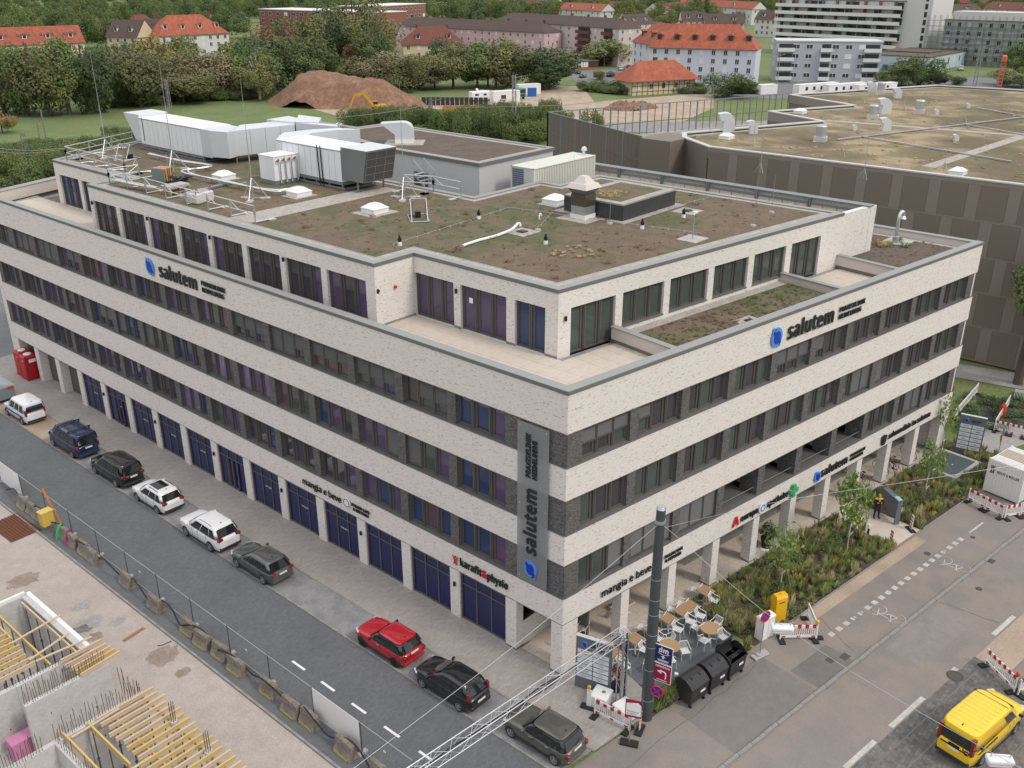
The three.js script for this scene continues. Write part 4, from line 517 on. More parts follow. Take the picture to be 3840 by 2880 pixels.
// clutter on the plant roof
{ const p = px(200 + 960 / 2.304, 380 + 690 / 2.304, RY); const s = ro('barrier_stack', 'stack of grey and orange plastic barriers on the plant roof', 'barriers', p.x, p.z, 0.3); for (let i = 0; i < 5; i++) mesh('barrier', RB(0.14, 1.0, 1.2, 0.05, -0.5 + i * 0.22, 0.05), i % 2 ? plain(0.75, 0.3, 0.03, 0.5) : M.steel, s);
  const p2 = px(200 + 1080 / 2.304, 380 + 710 / 2.304, RY), s2 = ro('cable_heap', 'heap of black cable coils beside the barrier stack', 'cables', p2.x, p2.z); for (let i = 0; i < 7; i++) { const m = mesh('coil', new THREE.TorusGeometry(0.35 + 0.05 * (i % 3), 0.07, 6, 16), M.black, s2); m.position.set(rr(-0.6, 0.6), 0.12 + 0.06 * i, rr(-0.3, 0.3)); m.rotation.set(1.5 + rr(-0.4, 0.4), rr(-0.3, 0.3), 0); }
  M.palette = plain(0.42, 0.30, 0.2, 0.85); const p3 = px(200 + 1060 / 2.304, 380 + 790 / 2.304, RY), s3 = ro('pallet_stack', 'two wooden pallets with grey slabs on the plant roof', 'pallets', p3.x, p3.z, 0.1); for (let i = 0; i < 2; i++) { for (let k = 0; k < 5; k++) mesh('board', B(1.9, 0.03, 0.16, 0, 0.13 + i * 0.3, -0.5 + k * 0.25), M.palette, s3); for (let k = -1; k < 2; k++) mesh('block', B(0.12, 0.12, 1.1, k * 0.8, 0.01 + i * 0.3), M.palette, s3); } mesh('slab', B(1.7, 0.14, 1.0, 0, 0.47), M.concrete, s3);
  const p4 = px(200 + 1270 / 2.304, 380 + 870 / 2.304, RY), s4 = ro('gravel_bag', 'white bulk bag with purple handles on the plant roof', 'bag', p4.x, p4.z, 0.2); mesh('bag', RB(1.6, 0.75, 1.2, 0.15), M.capm ?? M.white, s4); mesh('fill', RB(1.3, 0.12, 0.9, 0.05, 0, 0.68), M.gravelL, s4); mesh('handle', merge([-0.6, 0.6].map(x => tube([[x - 0.15, 0.7, 0.5], [x, 1.05, 0.4], [x + 0.15, 0.7, 0.5]], 0.03, 10, 6))), plain(0.2, 0.06, 0.25, 0.6), s4);
  const p5 = px(200 + 1310 / 2.304, 380 + 770 / 2.304, RY); one('metal_channel', beam([-2.4, 0.1, -0.6], [2.6, 0.12, 0.7], 0.35, 0.12), M.steel, 'long grey metal channel lying on the plant roof', 'channel', null, [p5.x, RY, p5.z], 0.45); const p6 = px(200 + 710 / 2.304, 380 + 760 / 2.304, RY); one('metal_sheet', merge([beam([-2.2, 0.5, 0], [2.2, 0.35, 0.1], 0.5, 0.05)]), M.alu, 'bright metal sheet leaning by the roof railing', 'sheet', null, [p6.x, RY, p6.z], -1.35);
}
// lightning conductor lines with small holders
for (const pts of [[[5.0, -16.6], [16.2, -17.6]], [[12.2, -12.2], [17, -14.6]], [[16.2, -17.6], [18.6, -4.6]], [[22.6, -9.6], [28.0, -9.2]]]) { const a = V(pts[0][0], RY + 0.09, pts[0][1]), b = V(pts[1][0], RY + 0.09, pts[1][1]); const s = thing('conductor_line', 'thin lightning conductor wire on small holders across the green roof', 'wire', [0, 0, 0], 0, 'lightning conductor wires'); mesh('wire', bar(a, b, 0.014, 5), M.galv, s); const n = Math.round(a.distanceTo(b)); for (let i = 0; i <= n; i++) { const p = a.clone().lerp(b, i / n); mesh('holder', cyl(0.05, 0.035, 0.08, p.x, RY, p.z, 7), M.concrete, s); } }
// plant house and container behind
{ const s = thing('plant_house', 'pale grey metal clad plant house with green flat roof', 'building', [0, 0, 0]); const o = [[21.4, -25.1], [30.5, -25.3], [30.6, -45.5], [23.6, -46], [21.4, -36]], top = 19.8;
  mesh('wall', sheet(inset(o, 0.06), top - 0.12, 3.6), plain(0.56, 0.57, 0.575, 0.5, 0.1), s); mesh('coping', ring(o, -0.05, 0.35, top - 0.13, top), M.coping, s); mesh('coping_edge', ring(o, -0.065, -0.04, top - 0.25, top - 0.01), M.copingD, s); mesh('gravel_edge', ring(o, 0.36, 0.9, top - 0.3, top - 0.08), M.gravelL, s); mesh('green_roof', sheet(inset(o, 0.9), top - 0.07, 0.1), M.sedumD, s);
  const lv = mesh('louvre', merge(Array.from({ length: 9 }, (_, i) => BB(-0.05, 0.02, i * 0.13, i * 0.13 + 0.09, -0.75, 0.75))), M.louvre, s); lv.position.set(21.4, 17.2, -31.4);
  const cx = [23.2, -34.0]; const c = thing('exhaust_cowl', 'curved galvanised exhaust cowl on the plant house roof', 'vent', [24.3, top - 0.07, -36.2], -0.85); mesh('gravel_bed', B(3.2, 0.06, 2.6), M.gravelL, c); mesh('plinth', B(1.5, 0.4, 1.1), M.whiteP, c); const sp = new THREE.Shape(); sp.moveTo(0.75, 0.4); sp.lineTo(0.75, 0.9); sp.quadraticCurveTo(0.75, 1.75, -0.2, 1.75); sp.lineTo(-1.9, 1.65); sp.lineTo(-0.75, 0.75); sp.lineTo(-0.75, 0.4); mesh('cowl', new THREE.ExtrudeGeometry(sp, { depth: 1.1, bevelEnabled: false, curveSegments: 12 }).translate(0, 0, -0.55), M.duct, c);
  const l = thing('roof_ladder', 'aluminium ladder with hoops leaning over the plant house edge', 'ladder', [22.3, top - 0.9, -42.6]); for (const e of [-0.25, 0.25]) mesh('stile', merge([tube([[0, -0.4, e], [0.1, 1.6, e], [0.35, 2.0, e], [0.7, 1.8, e], [0.8, 1.0, e]], 0.035, 20, 6)]), M.alu, l); for (let i = 0; i < 6; i++) mesh('rung', bar([0.02 + i * 0.012, i * 0.28, -0.25], [0.02 + i * 0.012, i * 0.28, 0.25], 0.02), M.alu, l);
  const k = thing('generator_container', 'cream corrugated container with blue louvre on the lower roof', 'container', [27.3, 16.95, -22.7]); mesh('body', B(7.5, 2.5, 2.15), M.renderW, k); M.cream = plain(0.62, 0.62, 0.55, 0.5); const rib = BB(-0.06, 0.06, 0.1, 2.45, -0.03, 0.03); for (let i = 0; i < 38; i++) for (const e of [-1, 1]) mesh('rib', rib, M.cream, k).position.set(-3.65 + i * 0.2, 0, e * 1.09); mesh('roof', B(7.6, 0.06, 2.3, 0, 2.5), M.cream, k); mesh('louvre', merge(Array.from({ length: 14 }, (_, i) => BB(-3.8, -3.74, 0.2 + i * 0.16, 0.3 + i * 0.16, -0.95, 0.1))), plain(0.1, 0.14, 0.19, 0.5), k); for (const e of [-1, 1]) for (const f of [-1, 1]) mesh('corner_post', B(0.16, 2.58, 0.16, e * 3.72, 0, f * 1.06), M.cream, k); mesh('flue', merge([cyl(0.14, 0.14, 0.4, 3.4, 2.56, 0.3), cyl(0.26, 0.2, 0.2, 3.4, 2.9, 0.3), cyl(0.2, 0.04, 0.12, 3.4, 3.1, 0.3)]), M.alu, k);
}
// wall lamps
for (const [side, x, y, off] of [['L', 13.6 + 0.55, 17.05, -1.6], ['L', 22.3 - 0.0 + 0.2, 17.25, -1.6], ['L', 30.2, 17.25, -1.6], ['L', 37.85, 17.25, -1.6], ['L', 45.6, 17.2, -1.6], ['L', 11.15, 17.0, -4.5], ['R', 4.25, 16.95, -4.8], ['L', 7.4, 2.2, 0], ['L', 15.15, 2.2, 0], ['L', 22.9, 2.2, 0], ['L', 30.6, 2.2, 0], ['L', 38.3, 2.2, 0], ['L', 46.0, 2.2, 0]]) { const p = side === 'L' ? V(-off - 0.08, y, -x) : td(x, off + 0.08, y); const s = thing('wall_lamp', off ? 'small dark wall lamp between the top floor windows' : 'small dark wall lamp on a ground floor pier', 'lamp', p, side === 'L' ? ALF : AR, off ? 'top floor wall lamps' : 'ground floor wall lamps'); mesh('housing', cyl(0.07, 0.07, 0.24, 0, -0.12, 0, 10), M.black, s); mesh('bracket', B(0.06, 0.1, 0.12, 0, -0.05, -0.06), M.black, s); }
one('alarm_light', cyl(0.1, 0.08, 0.1).rotateZ(Math.PI / 2).translate(0, 0, 0), M.redS, 'small red alarm light on the top floor side wall', 'alarm light', null, [3.0, 16.9, -14.42], Math.PI / 2);
// ---------- vehicles ----------
M.carGlass = mat({ color: C(0.012, 0.014, 0.016), roughness: 0.06, metalness: 0, clearcoat: 1, clearcoatRoughness: 0.03 });
M.tail = mat({ color: C(0.2, 0.006, 0.01), roughness: 0.15, clearcoat: 1 }); M.lampW = mat({ color: C(0.6, 0.62, 0.64), roughness: 0.12, metalness: 0.3, clearcoat: 1 }); M.rim = mat({ color: C(0.42, 0.43, 0.44), roughness: 0.3, metalness: 0.8 }); M.trim = plain(0.03, 0.03, 0.032, 0.6);
M.plate = plain(0.72, 0.72, 0.7, 0.5);
const paint = (r, g, b, met = 0) => mat({ color: C(r, g, b), roughness: 0.32, metalness: met, clearcoat: 1, clearcoatRoughness: 0.06 });
function loft(rings, cap = true) { // rings of equal length -> closed skin
  const n = rings[0].length, pos = [], idx = []; rings.forEach(r => r.forEach(p => pos.push(...p)));
  for (let i = 0; i + 1 < rings.length; i++) for (let j = 0; j < n; j++) { const a = i * n + j, b = i * n + (j + 1) % n, c = a + n, d = b + n; idx.push(a, b, c, b, d, c); }
  if (cap) for (const e of [0, rings.length - 1]) { const c = rings[e].reduce((s, p) => [s[0] + p[0] / n, s[1] + p[1] / n, s[2] + p[2] / n], [0, 0, 0]), k = pos.length / 3; pos.push(...c); for (let j = 0; j < n; j++) e ? idx.push(e * n + j, e * n + (j + 1) % n, k) : idx.push((j + 1) % n, j, k); }
  const g = new THREE.BufferGeometry(); g.setAttribute('position', new THREE.Float32BufferAttribute(pos, 3)); g.setIndex(idx); g.computeVertexNormals(); return g;
}
const wheelCache = {};
function wheelGeo(r, w) { return wheelCache[r + '_' + w] ??= { tyre: new THREE.LatheGeometry([[r * 0.66, -w / 2], [r * 0.93, -w / 2], [r, -w / 2 + 0.04], [r, w / 2 - 0.04], [r * 0.93, w / 2], [r * 0.66, w / 2]].map(p => new THREE.Vector2(...p)), 28).rotateX(Math.PI / 2), rim: merge([new THREE.TorusGeometry(r * 0.63, 0.025, 6, 24).translate(0, 0, w / 2 - 0.02), cyl(0.07, 0.07, 0.04).rotateX(Math.PI / 2).translate(0, 0, w / 2 - 0.01), ...Array.from({ length: 5 }, (_, i) => B(0.075, r * 0.62, 0.03, 0, 0.02, w / 2 - 0.02).rotateZ(i * 1.2566))]), disc: new THREE.CylinderGeometry(r * 0.66, r * 0.66, 0.04, 20).rotateX(Math.PI / 2).translate(0, 0, w / 2 - 0.07) }; }
// o: L W H wb r belt, xs (windscreen base), rs (roof front), rb (roof rear), bb (rear glass base), nose, van flags, colours
function car(name, label, o, pos, heading, category = 'car') {
  const s = thing(name, label, category, pos, heading, o.group), { L, W, H, wb, r, belt, xs, rs, rb, bb } = o, hw = W / 2, nose = o.nose ?? 0.72, pm = o.paint, hl = L / 2, cabTop = o.cabTop ?? 0.78;
  const plan = x => { const t = Math.abs(x) / hl; return hw * (1 - 0.2 * t ** 7 - 0.03 * t * t); };
  const topAt = x => x > xs ? nose + (belt - nose) * Math.max(0, 1 - ((x - xs) / (hl - xs)) ** 1.8) : belt;
  const st = []; for (const t of [-1, -0.975, -0.93, -0.85, -0.7, -0.5, -0.25, 0, 0.2, 0.35, 0.45, 0.55, 0.65, 0.75, 0.84, 0.91, 0.96, 0.985, 1]) {
    const x = t * hl, w = plan(x) * (Math.abs(t) > 0.97 ? 0.95 : 1), e = Math.max(0, (Math.abs(t) - 0.93) / 0.07), b = 0.2 + 0.16 * e * e, T = topAt(x) - (t > 0 ? 0.16 : 0.1) * e * e * (t > 0 ? 1 : 1.2), m = (b + T) / 2;
    const half = [[0, b], [w * 0.8, b], [w * 0.96, b + 0.1], [w, m * 0.95], [w * 0.995, m + (T - m) * 0.45], [w * 0.955, T - 0.07], [w * 0.86, T - 0.008], [w * 0.5, T + 0.02], [0, T + 0.03]];
    st.push([...half.map(([z, y]) => [x, y, z]), ...half.slice(1, -1).reverse().map(([z, y]) => [x, y, -z])]);
  }
  mesh('body', loft(st), pm, s);
  // cabin: ruled between the belt outline and the roof outline
  const N = 56, wB = hw * 0.945, wR = hw * cabTop, outline = (x0, x1, w, y, e) => Array.from({ length: N }, (_, i) => { const a = (i / N) * Math.PI * 2, c = Math.cos(a), sn = Math.sin(a); return [(x0 + x1) / 2 + (x1 - x0) / 2 * Math.sign(c) * Math.abs(c) ** e, y, w * Math.sign(sn) * Math.abs(sn) ** e]; });
  const roofY = H - 0.07, b0 = outline(bb, xs, wB, belt - 0.04, 0.28), m0 = outline((bb * 0.5 + rb * 0.5), (xs + rs) / 2 + 0.02, (wB + wR) / 2 + 0.012, (belt + roofY) / 2, 0.28), r0 = outline(rb, rs, wR, roofY, 0.3), r1 = outline(rb + 0.05, rs - 0.06, wR - 0.06, H - 0.025, 0.34), r2 = outline(rb + 0.3, rs - 0.35, wR * 0.6, H, 0.5);
  const cab = loft([b0, m0, r0, r1, r2].map(a => a.slice().reverse())); mesh('cabin', cab, o.cabinPaint ?? pm, s);
  if (o.roofPaint) { const rg = loft([r0, r1, r2].map(a => a.map(p => [p[0], p[1] + 0.006, p[2] * 1.003]).reverse())); mesh('roof', rg, o.roofPaint, s); }
  const P = (f, v, side, off) => { const yb = belt - 0.02, x = (bb + 0.12 + (xs - bb - 0.26) * f) * (1 - v) + (rb + 0.1 + (rs - rb - 0.22) * f) * v, z = wB * (1 - v) + wR * v + 0.012 * Math.sin(v * Math.PI) + off; return [x, yb * (1 - v) + roofY * v, z * side]; };
  const sideGlass = (f0, f1, side) => { const pts = []; const v0 = 0.08, v1 = 0.86; const g = new THREE.BufferGeometry(), q = [], K = 4; for (let i = 0; i < K; i++) for (let j = 0; j < 3; j++) { const a = f0 + (f1 - f0) * i / K, b = f0 + (f1 - f0) * (i + 1) / K, c = v0 + (v1 - v0) * j / 3, d = v0 + (v1 - v0) * (j + 1) / 3, A = P(a, c, side, 0.014), Bq = P(b, c, side, 0.014), Cq = P(b, d, side, 0.014), D = P(a, d, side, 0.014); side > 0 ? q.push(A, Bq, Cq, A, Cq, D) : q.push(A, Cq, Bq, A, D, Cq); } g.setAttribute('position', new THREE.Float32BufferAttribute(q.flat(), 3)); g.computeVertexNormals(); return g; };
  for (const side of [1, -1]) for (const [f0, f1] of o.side) mesh('side_window', sideGlass(f0, f1, side), M.carGlass, s);
  const endGlass = (x0, x1, sgn, v0, v1, k) => { const q = [], K = 8; const pt = (f, v) => { const w = (wB * (1 - v) + wR * v) * k, z = -w + 2 * w * f; const bulge = 0.02 * Math.sqrt(Math.max(0, 1 - (z / w) ** 2)); return [x0 * (1 - v) + x1 * v + sgn * (0.012 + bulge), (belt - 0.02) * (1 - v) + roofY * v + 0.012, z]; }; for (let i = 0; i < K; i++) { const A = pt(i / K, v0), Bq = pt((i + 1) / K, v0), Cq = pt((i + 1) / K, v1), D = pt(i / K, v1); sgn > 0 ? q.push(A, Cq, Bq, A, D, Cq) : q.push(A, Bq, Cq, A, Cq, D); } const g = new THREE.BufferGeometry(); g.setAttribute('position', new THREE.Float32BufferAttribute(q.flat(), 3)); g.computeVertexNormals(); return g; };
  mesh('windscreen', endGlass(xs, rs, 1, 0.06, 0.97, 0.86), M.carGlass, s); if (!o.noRear) mesh('rear_window', endGlass(bb, rb, -1, o.rv ? o.rv[0] : 0.1, o.rv ? o.rv[1] : 0.86, 0.8), o.rearGlass ?? M.carGlass, s);
  const wg = wheelGeo(r, 0.2); for (const [ax, nm] of [[wb / 2, 0], [-wb / 2, 1]]) for (const side of [1, -1]) { const z = plan(ax + (o.ax ?? 0)); const arch = new THREE.Shape(); arch.absarc(0, 0, r * 1.13, -0.12, Math.PI + 0.12); const a = mesh('wheel_arch', new THREE.ExtrudeGeometry(arch, { depth: 0.14, bevelEnabled: false, curveSegments: 18 }).translate(0, 0, side > 0 ? -0.136 : -0.004), M.trim, s); a.position.set(ax + (o.ax ?? 0), r, side * z); const w = mesh('wheel', wg.tyre, M.rubber, s); w.position.set(ax + (o.ax ?? 0), r, side * (z - 0.085)); if (side < 0) w.rotation.y = Math.PI; mesh('rim', wg.rim, o.rimMat ?? M.rim, w); mesh('brake_disc', wg.disc, M.trim, w); }
  for (const side of [1, -1]) {
    const tl = o.tl ?? [0.16, 0.2, belt - 0.14], t = mesh('tail_light', new RoundedBoxGeometry(0.22, tl[1], tl[0], 2, 0.03), M.tail, s); t.position.set(-hl + 0.1 + (o.tlx ?? 0), tl[2], side * (plan(-hl * 0.96) - tl[0] / 2 + 0.035)); t.rotation.y = side * -0.12;
    const h = mesh('headlight', new RoundedBoxGeometry(0.4, 0.14, 0.3, 2, 0.05), M.lampW, s); h.position.set(hl - 0.24, nose - 0.06, side * (hw * 0.72)); h.rotation.y = side * 0.5;
    const mi = mesh('mirror', RB(0.12, 0.15, 0.2, 0.04), o.mirror ?? pm, s); mi.position.set(xs - 0.3, belt + 0.02, side * (hw + 0.08));
    for (const dx of o.doors ?? [0.35, -0.6]) mesh('door_handle', RB(0.2, 0.03, 0.035, 0.012), o.handle ?? pm, s).position.set(dx - 0.25, belt - 0.14, side * (plan(dx) * 0.99));
    for (const dx of (o.doors ?? [0.35, -0.6]).concat([xs - 0.25])) mesh('door_seam', B(0.014, belt - 0.48, 0.012), M.black, s).position.set(dx - 0.42, 0.42, side * (plan(dx - 0.42) * 0.993));
    mesh('sill_trim', B(wb - r * 2.3, 0.09, 0.03), M.trim, s).position.set(o.ax ?? 0, 0.24, side * plan(0) * 0.985);
  }
  mesh('rear_bumper', new RoundedBoxGeometry(0.12, 0.2, W * 0.8, 2, 0.05), o.bumper ?? M.trim, s).position.set(-hl + 0.04, 0.38, 0);
  mesh('number_plate', B(0.02, 0.11, 0.52), M.plate, s).position.set(-hl - 0.015 + (o.px ?? 0), o.py ?? 0.72, 0);
  if (o.rails) for (const side of [1, -1]) mesh('roof_rail', tube([[rs - 0.35, H - 0.06, side * (wR - 0.08)], [rs - 0.6, H + 0.02, side * (wR - 0.08)], [(rs + rb) / 2, H + 0.04, side * (wR - 0.09)], [rb + 0.4, H + 0.01, side * (wR - 0.08)], [rb + 0.25, H - 0.06, side * (wR - 0.08)]], 0.02, 20, 6), o.railMat ?? M.trim, s);
  if (o.panoroof) mesh('glass_roof', new RoundedBoxGeometry(o.panoroof[1] - o.panoroof[0], 0.03, wR * 1.25, 2, 0.012), M.carGlass, s).position.set((o.panoroof[0] + o.panoroof[1]) / 2, H - 0.004, 0);
  mesh('antenna', merge([B(0.12, 0.05, 0.04, rb + 0.3, H - 0.015)]), M.trim, s);
  if (o.wiper !== false) mesh('rear_wiper', bar([bb - 0.035, belt + 0.07, 0.0], [bb - 0.0 + (rb - bb) * 0.25 - 0.03, belt + 0.16, 0.38], 0.012, 4), M.black, s);
  return s;
}
const HD = Math.PI / 2, PX = -4.32;   // parked nose away along the left street
const hatch = { side: [[0.02, 0.2], [0.23, 0.55], [0.58, 0.9]] };
const cars = {};
{
  const g = 'cars parked along the left street'; let o, k;
  k = cars.kangoo = car('parked_car', 'white high-roofed service car with blue stripe and blue rear window print', { L: 4.2, W: 1.83, H: 1.82, wb: 2.68, r: 0.31, belt: 1.08, xs: 1.15, rs: 0.5, rb: -1.98, bb: -2.07, nose: 0.86, paint: paint(0.72, 0.73, 0.74), cabTop: 0.83, side: [[0.06, 0.26], [0.32, 0.56], [0.62, 0.9]], tl: [0.13, 0.5, 1.1], rv: [0.12, 0.72], group: g, doors: [0.35, -0.5], py: 0.85 }, [-4.15, 0.02, -51.4], HD);
  M.stripe = plain(0.02, 0.045, 0.16, 0.4); for (const e of [-1, 1]) mesh('blue_stripe', B(3.0, 0.13, 0.012, -0.2, 0.68, e * 0.917), M.stripe, k); mesh('window_print', B(0.015, 0.17, 1.25, -2.085, 1.44, 0), M.stripe, k);
  k = cars.t5 = car('parked_van', 'dark blue passenger van with roof bars and tinted windows', { L: 4.9, W: 1.9, H: 1.93, wb: 3.0, r: 0.33, belt: 1.12, xs: 1.72, rs: 0.95, rb: -2.3, bb: -2.4, nose: 0.98, paint: paint(0.012, 0.028, 0.085, 0.3), cabTop: 0.84, side: [[0.03, 0.3], [0.33, 0.62], [0.66, 0.92]], tl: [0.14, 0.34, 0.98], tlx: -0.02, rv: [0.05, 0.82], group: g, doors: [0.6, -0.7], py: 0.86, bumper: paint(0.012, 0.028, 0.085, 0.3) }, [-4.2, 0.02, -43.1], HD, 'van');
  for (const x of [0.3, -1.3]) mesh('roof_bar', merge([B(0.09, 0.04, 1.72, x, 1.99, 0), B(0.12, 0.1, 0.1, x, 1.9, 0.78), B(0.12, 0.1, 0.1, x, 1.9, -0.78)]), M.black, k);
  for (let i = -2; i <= 2; i++) mesh('roof_rib', B(2.6, 0.016, 0.1, -0.7, 1.925, i * 0.26), k.children[0].material, k);
  cars.seat = car('parked_car', 'glossy black family minivan with roof rails', { L: 4.85, W: 1.9, H: 1.72, wb: 2.92, r: 0.34, belt: 1.02, xs: 1.5, rs: 0.55, rb: -2.05, bb: -2.33, nose: 0.84, paint: paint(0.006, 0.006, 0.007), cabTop: 0.79, ...hatch, tl: [0.32, 0.16, 0.98], group: g, rails: 1, railMat: M.trim, py: 0.82, rv: [0.06, 0.8] }, [-4.25, 0.02, -36.6], HD);
  cars.peugeot = car('parked_car', 'white crossover with black panoramic glass roof', { L: 4.16, W: 1.76, H: 1.55, wb: 2.54, r: 0.33, belt: 0.98, xs: 1.08, rs: 0.35, rb: -1.6, bb: -1.95, nose: 0.82, paint: paint(0.74, 0.75, 0.76), cabTop: 0.77, ...hatch, tl: [0.3, 0.17, 0.92], group: g, panoroof: [-1.0, 0.12], rails: 1, py: 0.72 }, [PX, 0.02, -31.0], HD);
  cars.kuga = car('parked_car', 'white sport utility car with roof rails and red tail lamps', { L: 4.52, W: 1.84, H: 1.69, wb: 2.69, r: 0.35, belt: 1.05, xs: 1.2, rs: 0.38, rb: -1.72, bb: -2.12, nose: 0.92, paint: paint(0.75, 0.755, 0.76), cabTop: 0.77, ...hatch, tl: [0.34, 0.16, 1.0], group: g, rails: 1, railMat: M.rim, py: 0.76 }, [-4.45, 0.02, -24.6], HD);
  cars.audi = car('parked_car', 'grey compact hatchback parked alone on gravel strip', { L: 4.3, W: 1.79, H: 1.44, wb: 2.63, r: 0.33, belt: 0.92, xs: 1.0, rs: 0.2, rb: -1.5, bb: -2.0, nose: 0.76, paint: paint(0.10, 0.105, 0.105, 0.4), cabTop: 0.75, ...hatch, tl: [0.34, 0.13, 0.86], group: g, py: 0.72, bumper: paint(0.10, 0.105, 0.105, 0.4) }, [-4.38, 0.02, -19.25], HD);
  const mini = { L: 3.85, W: 1.73, H: 1.41, wb: 2.5, r: 0.31, belt: 0.92, xs: 0.75, rs: 0.22, rb: -1.52, bb: -1.82, nose: 0.8, cabTop: 0.79, tl: [0.17, 0.24, 0.74], tlx: -0.03, group: g, py: 0.83 };
  cars.mini = car('parked_car', 'bright red small car with black wheels and black pillars', { ...mini, paint: paint(0.42, 0.006, 0.018), cabinPaint: M.carGlass, roofPaint: paint(0.42, 0.006, 0.018), side: [[0.02, 0.35], [0.39, 0.92]], rimMat: M.black, doors: [0.25], bumper: paint(0.42, 0.006, 0.018), mirror: M.black, handle: M.rim }, [-4.28, 0.02, -8.1], HD);
  cars.punto = car('parked_car', 'glossy black hatchback with tall red tail lamps', { L: 4.03, W: 1.69, H: 1.48, wb: 2.51, r: 0.3, belt: 0.93, xs: 1.05, rs: 0.2, rb: -1.45, bb: -1.86, nose: 0.74, paint: paint(0.005, 0.005, 0.006), cabTop: 0.76, side: [[0.02, 0.38], [0.42, 0.92]], tl: [0.13, 0.42, 1.02], tlx: 0.12, group: g, py: 0.6, doors: [0.2], bumper: paint(0.005, 0.005, 0.006) }, [-4.42, 0.02, -3.42], HD);
  cars.mini5 = car('parked_car', 'grey green five door small car near the street corner', { ...mini, L: 3.98, H: 1.43, wb: 2.57, bb: -1.88, rb: -1.58, paint: paint(0.115, 0.115, 0.098, 0.4), cabinPaint: M.carGlass, roofPaint: paint(0.115, 0.115, 0.098, 0.4), side: [[0.02, 0.16], [0.2, 0.52], [0.56, 0.92]], handle: M.rim, bumper: paint(0.115, 0.115, 0.098, 0.4) }, [-4.03, 0.02, 2.13], HD);
  // yellow mail van
  const Y = paint(0.85, 0.56, 0.006); const p = td(11.85, 15.95); k = car('mail_van', 'yellow mail van with black post horn on the tram tracks', { L: 5.0, W: 1.96, H: 1.97, wb: 3.1, r: 0.34, belt: 1.15, xs: 1.75, rs: 0.95, rb: -2.36, bb: -2.46, nose: 1.05, paint: Y, cabTop: 0.87, side: [[0.72, 0.93]], tl: [0.16, 0.95, 1.35], tlx: 0.03, rv: [0.05, 0.72], doors: [1.1, -0.3], py: 0.78, mirror: M.black }, [9.45, 0.006, 17.3], AR - 0.035, 'van');
  for (let i = 0; i < 9; i++) mesh('roof_rib', B(0.03, 0.014, 1.3, -1.9 + i * 0.3, 1.968, 0), Y, k); mesh('roof_seam', B(0.02, 0.012, 1.55, 0.55, 1.966, 0), M.trim, k);
  for (const e of [-1, 1]) { mesh('slide_rail', B(1.7, 0.05, 0.03, -1.35, 1.02, e * 0.985), M.trim, k); mesh('belt_crease', B(3.4, 0.04, 0.03, -0.6, 1.12, e * 0.96), Y, k); }
  mesh('tailgate_handle', merge([B(0.03, 0.07, 1.25, -2.5, 0.92, 0), B(0.03, 0.1, 0.5, -2.51, 1.0, 0)]), M.black, k);
  const hn = mesh('post_horn', merge([new THREE.TorusGeometry(0.1, 0.025, 6, 18).rotateY(Math.PI / 2), prof([[-0.1, 0.09], [0.12, 0.09], [0.2, 0.14], [0.2, 0.04], [-0.1, 0.06]], 0.015).rotateY(Math.PI / 2)]), M.black, k); hn.position.set(-2.5, 0.98, 0.58);
  for (const e of [1, -1]) { const h2 = hn.clone(); h2.rotation.y = Math.PI / 2; h2.position.set(-1.9, 1.25, e * 0.965); k.add(h2); const wd = mesh('lettering_strip', B(1.0, 0.05, 0.008, -1.1, 1.25, e * 0.965), M.black, k); }
  // flat trailer with a grey cover at the far end of the street
  const t = thing('covered_trailer', 'grey metal skip with translucent tarpaulin at the street end', 'skip', [-4.35, 0.02, -57.5]); mesh('tub', merge([B(2.2, 1.0, 4.6, 0, 0.35)]), M.steel, t); mesh('cover', merge([prof([[-1.2, 1.36], [1.2, 1.36], [0, 1.75]], 4.7, 0.02)]), plain(0.36, 0.4, 0.4, 0.5), t); for (const e of [-1, 1]) mesh('wheel', cyl(0.34, 0.34, 0.2, 0, 0, 0, 18).rotateZ(Math.PI / 2).translate(e * 0.95, 0.34, 1.2), M.rubber, t); mesh('red_marker', B(0.5, 0.16, 0.02, 0.8, 1.15, 2.33), M.red, t);
}
// ---------- street furniture ----------
function barrierParts(s, L, plainBack) { // plastic works barrier along local x, foot at 0
  mesh('top_board', B(L, 0.2, 0.05, 0, 0.78), M.whiteR, s); mesh('bottom_board', B(L, 0.14, 0.05, 0, 0.2), M.whiteR, s);
  if (!plainBack) { const n = Math.round(L / 0.4); for (let i = 0; i < n; i++) { mesh('red_block', B(L / n * 0.5, 0.2, 0.056, -L / 2 + (i + 0.5) * L / n, 0.78), M.red, s); if (i % 2 === 0) mesh('red_block', B(L / n * 0.5, 0.1, 0.056, -L / 2 + (i + 0.5) * L / n, 0.22), M.red, s); } }
  const m = Math.round(L / 0.12); for (let i = 0; i <= m; i++) mesh('bar', B(0.045, 0.44, 0.03, -L / 2 + 0.04 + i * (L - 0.08) / m, 0.34), M.whiteR, s);
  for (const e of [-1, 1]) { mesh('end_post', B(0.06, 0.95, 0.06, e * (L / 2 - 0.03), 0.07), M.whiteR, s); mesh('foot', merge([B(0.3, 0.1, 0.75, e * (L / 2 - 0.1), 0)]), M.rubber, s); }
}
function barrier(a, b, label, back, lamp) { a = arr(a); b = arr(b); const d = b.clone().sub(a), L = d.length(), s = thing('works_barrier', label, 'barrier', a.clone().lerp(b, 0.5), -Math.atan2(d.z, d.x), 'red and white works barriers'); barrierParts(s, L, back); if (lamp) { mesh('warning_lamp', merge([cyl(0.06, 0.06, 0.12, L / 2 - 0.06, 1.0), new THREE.SphereGeometry(0.1, 10, 8).translate(L / 2 - 0.06, 1.2, 0)]), lamp, s); } return s; }
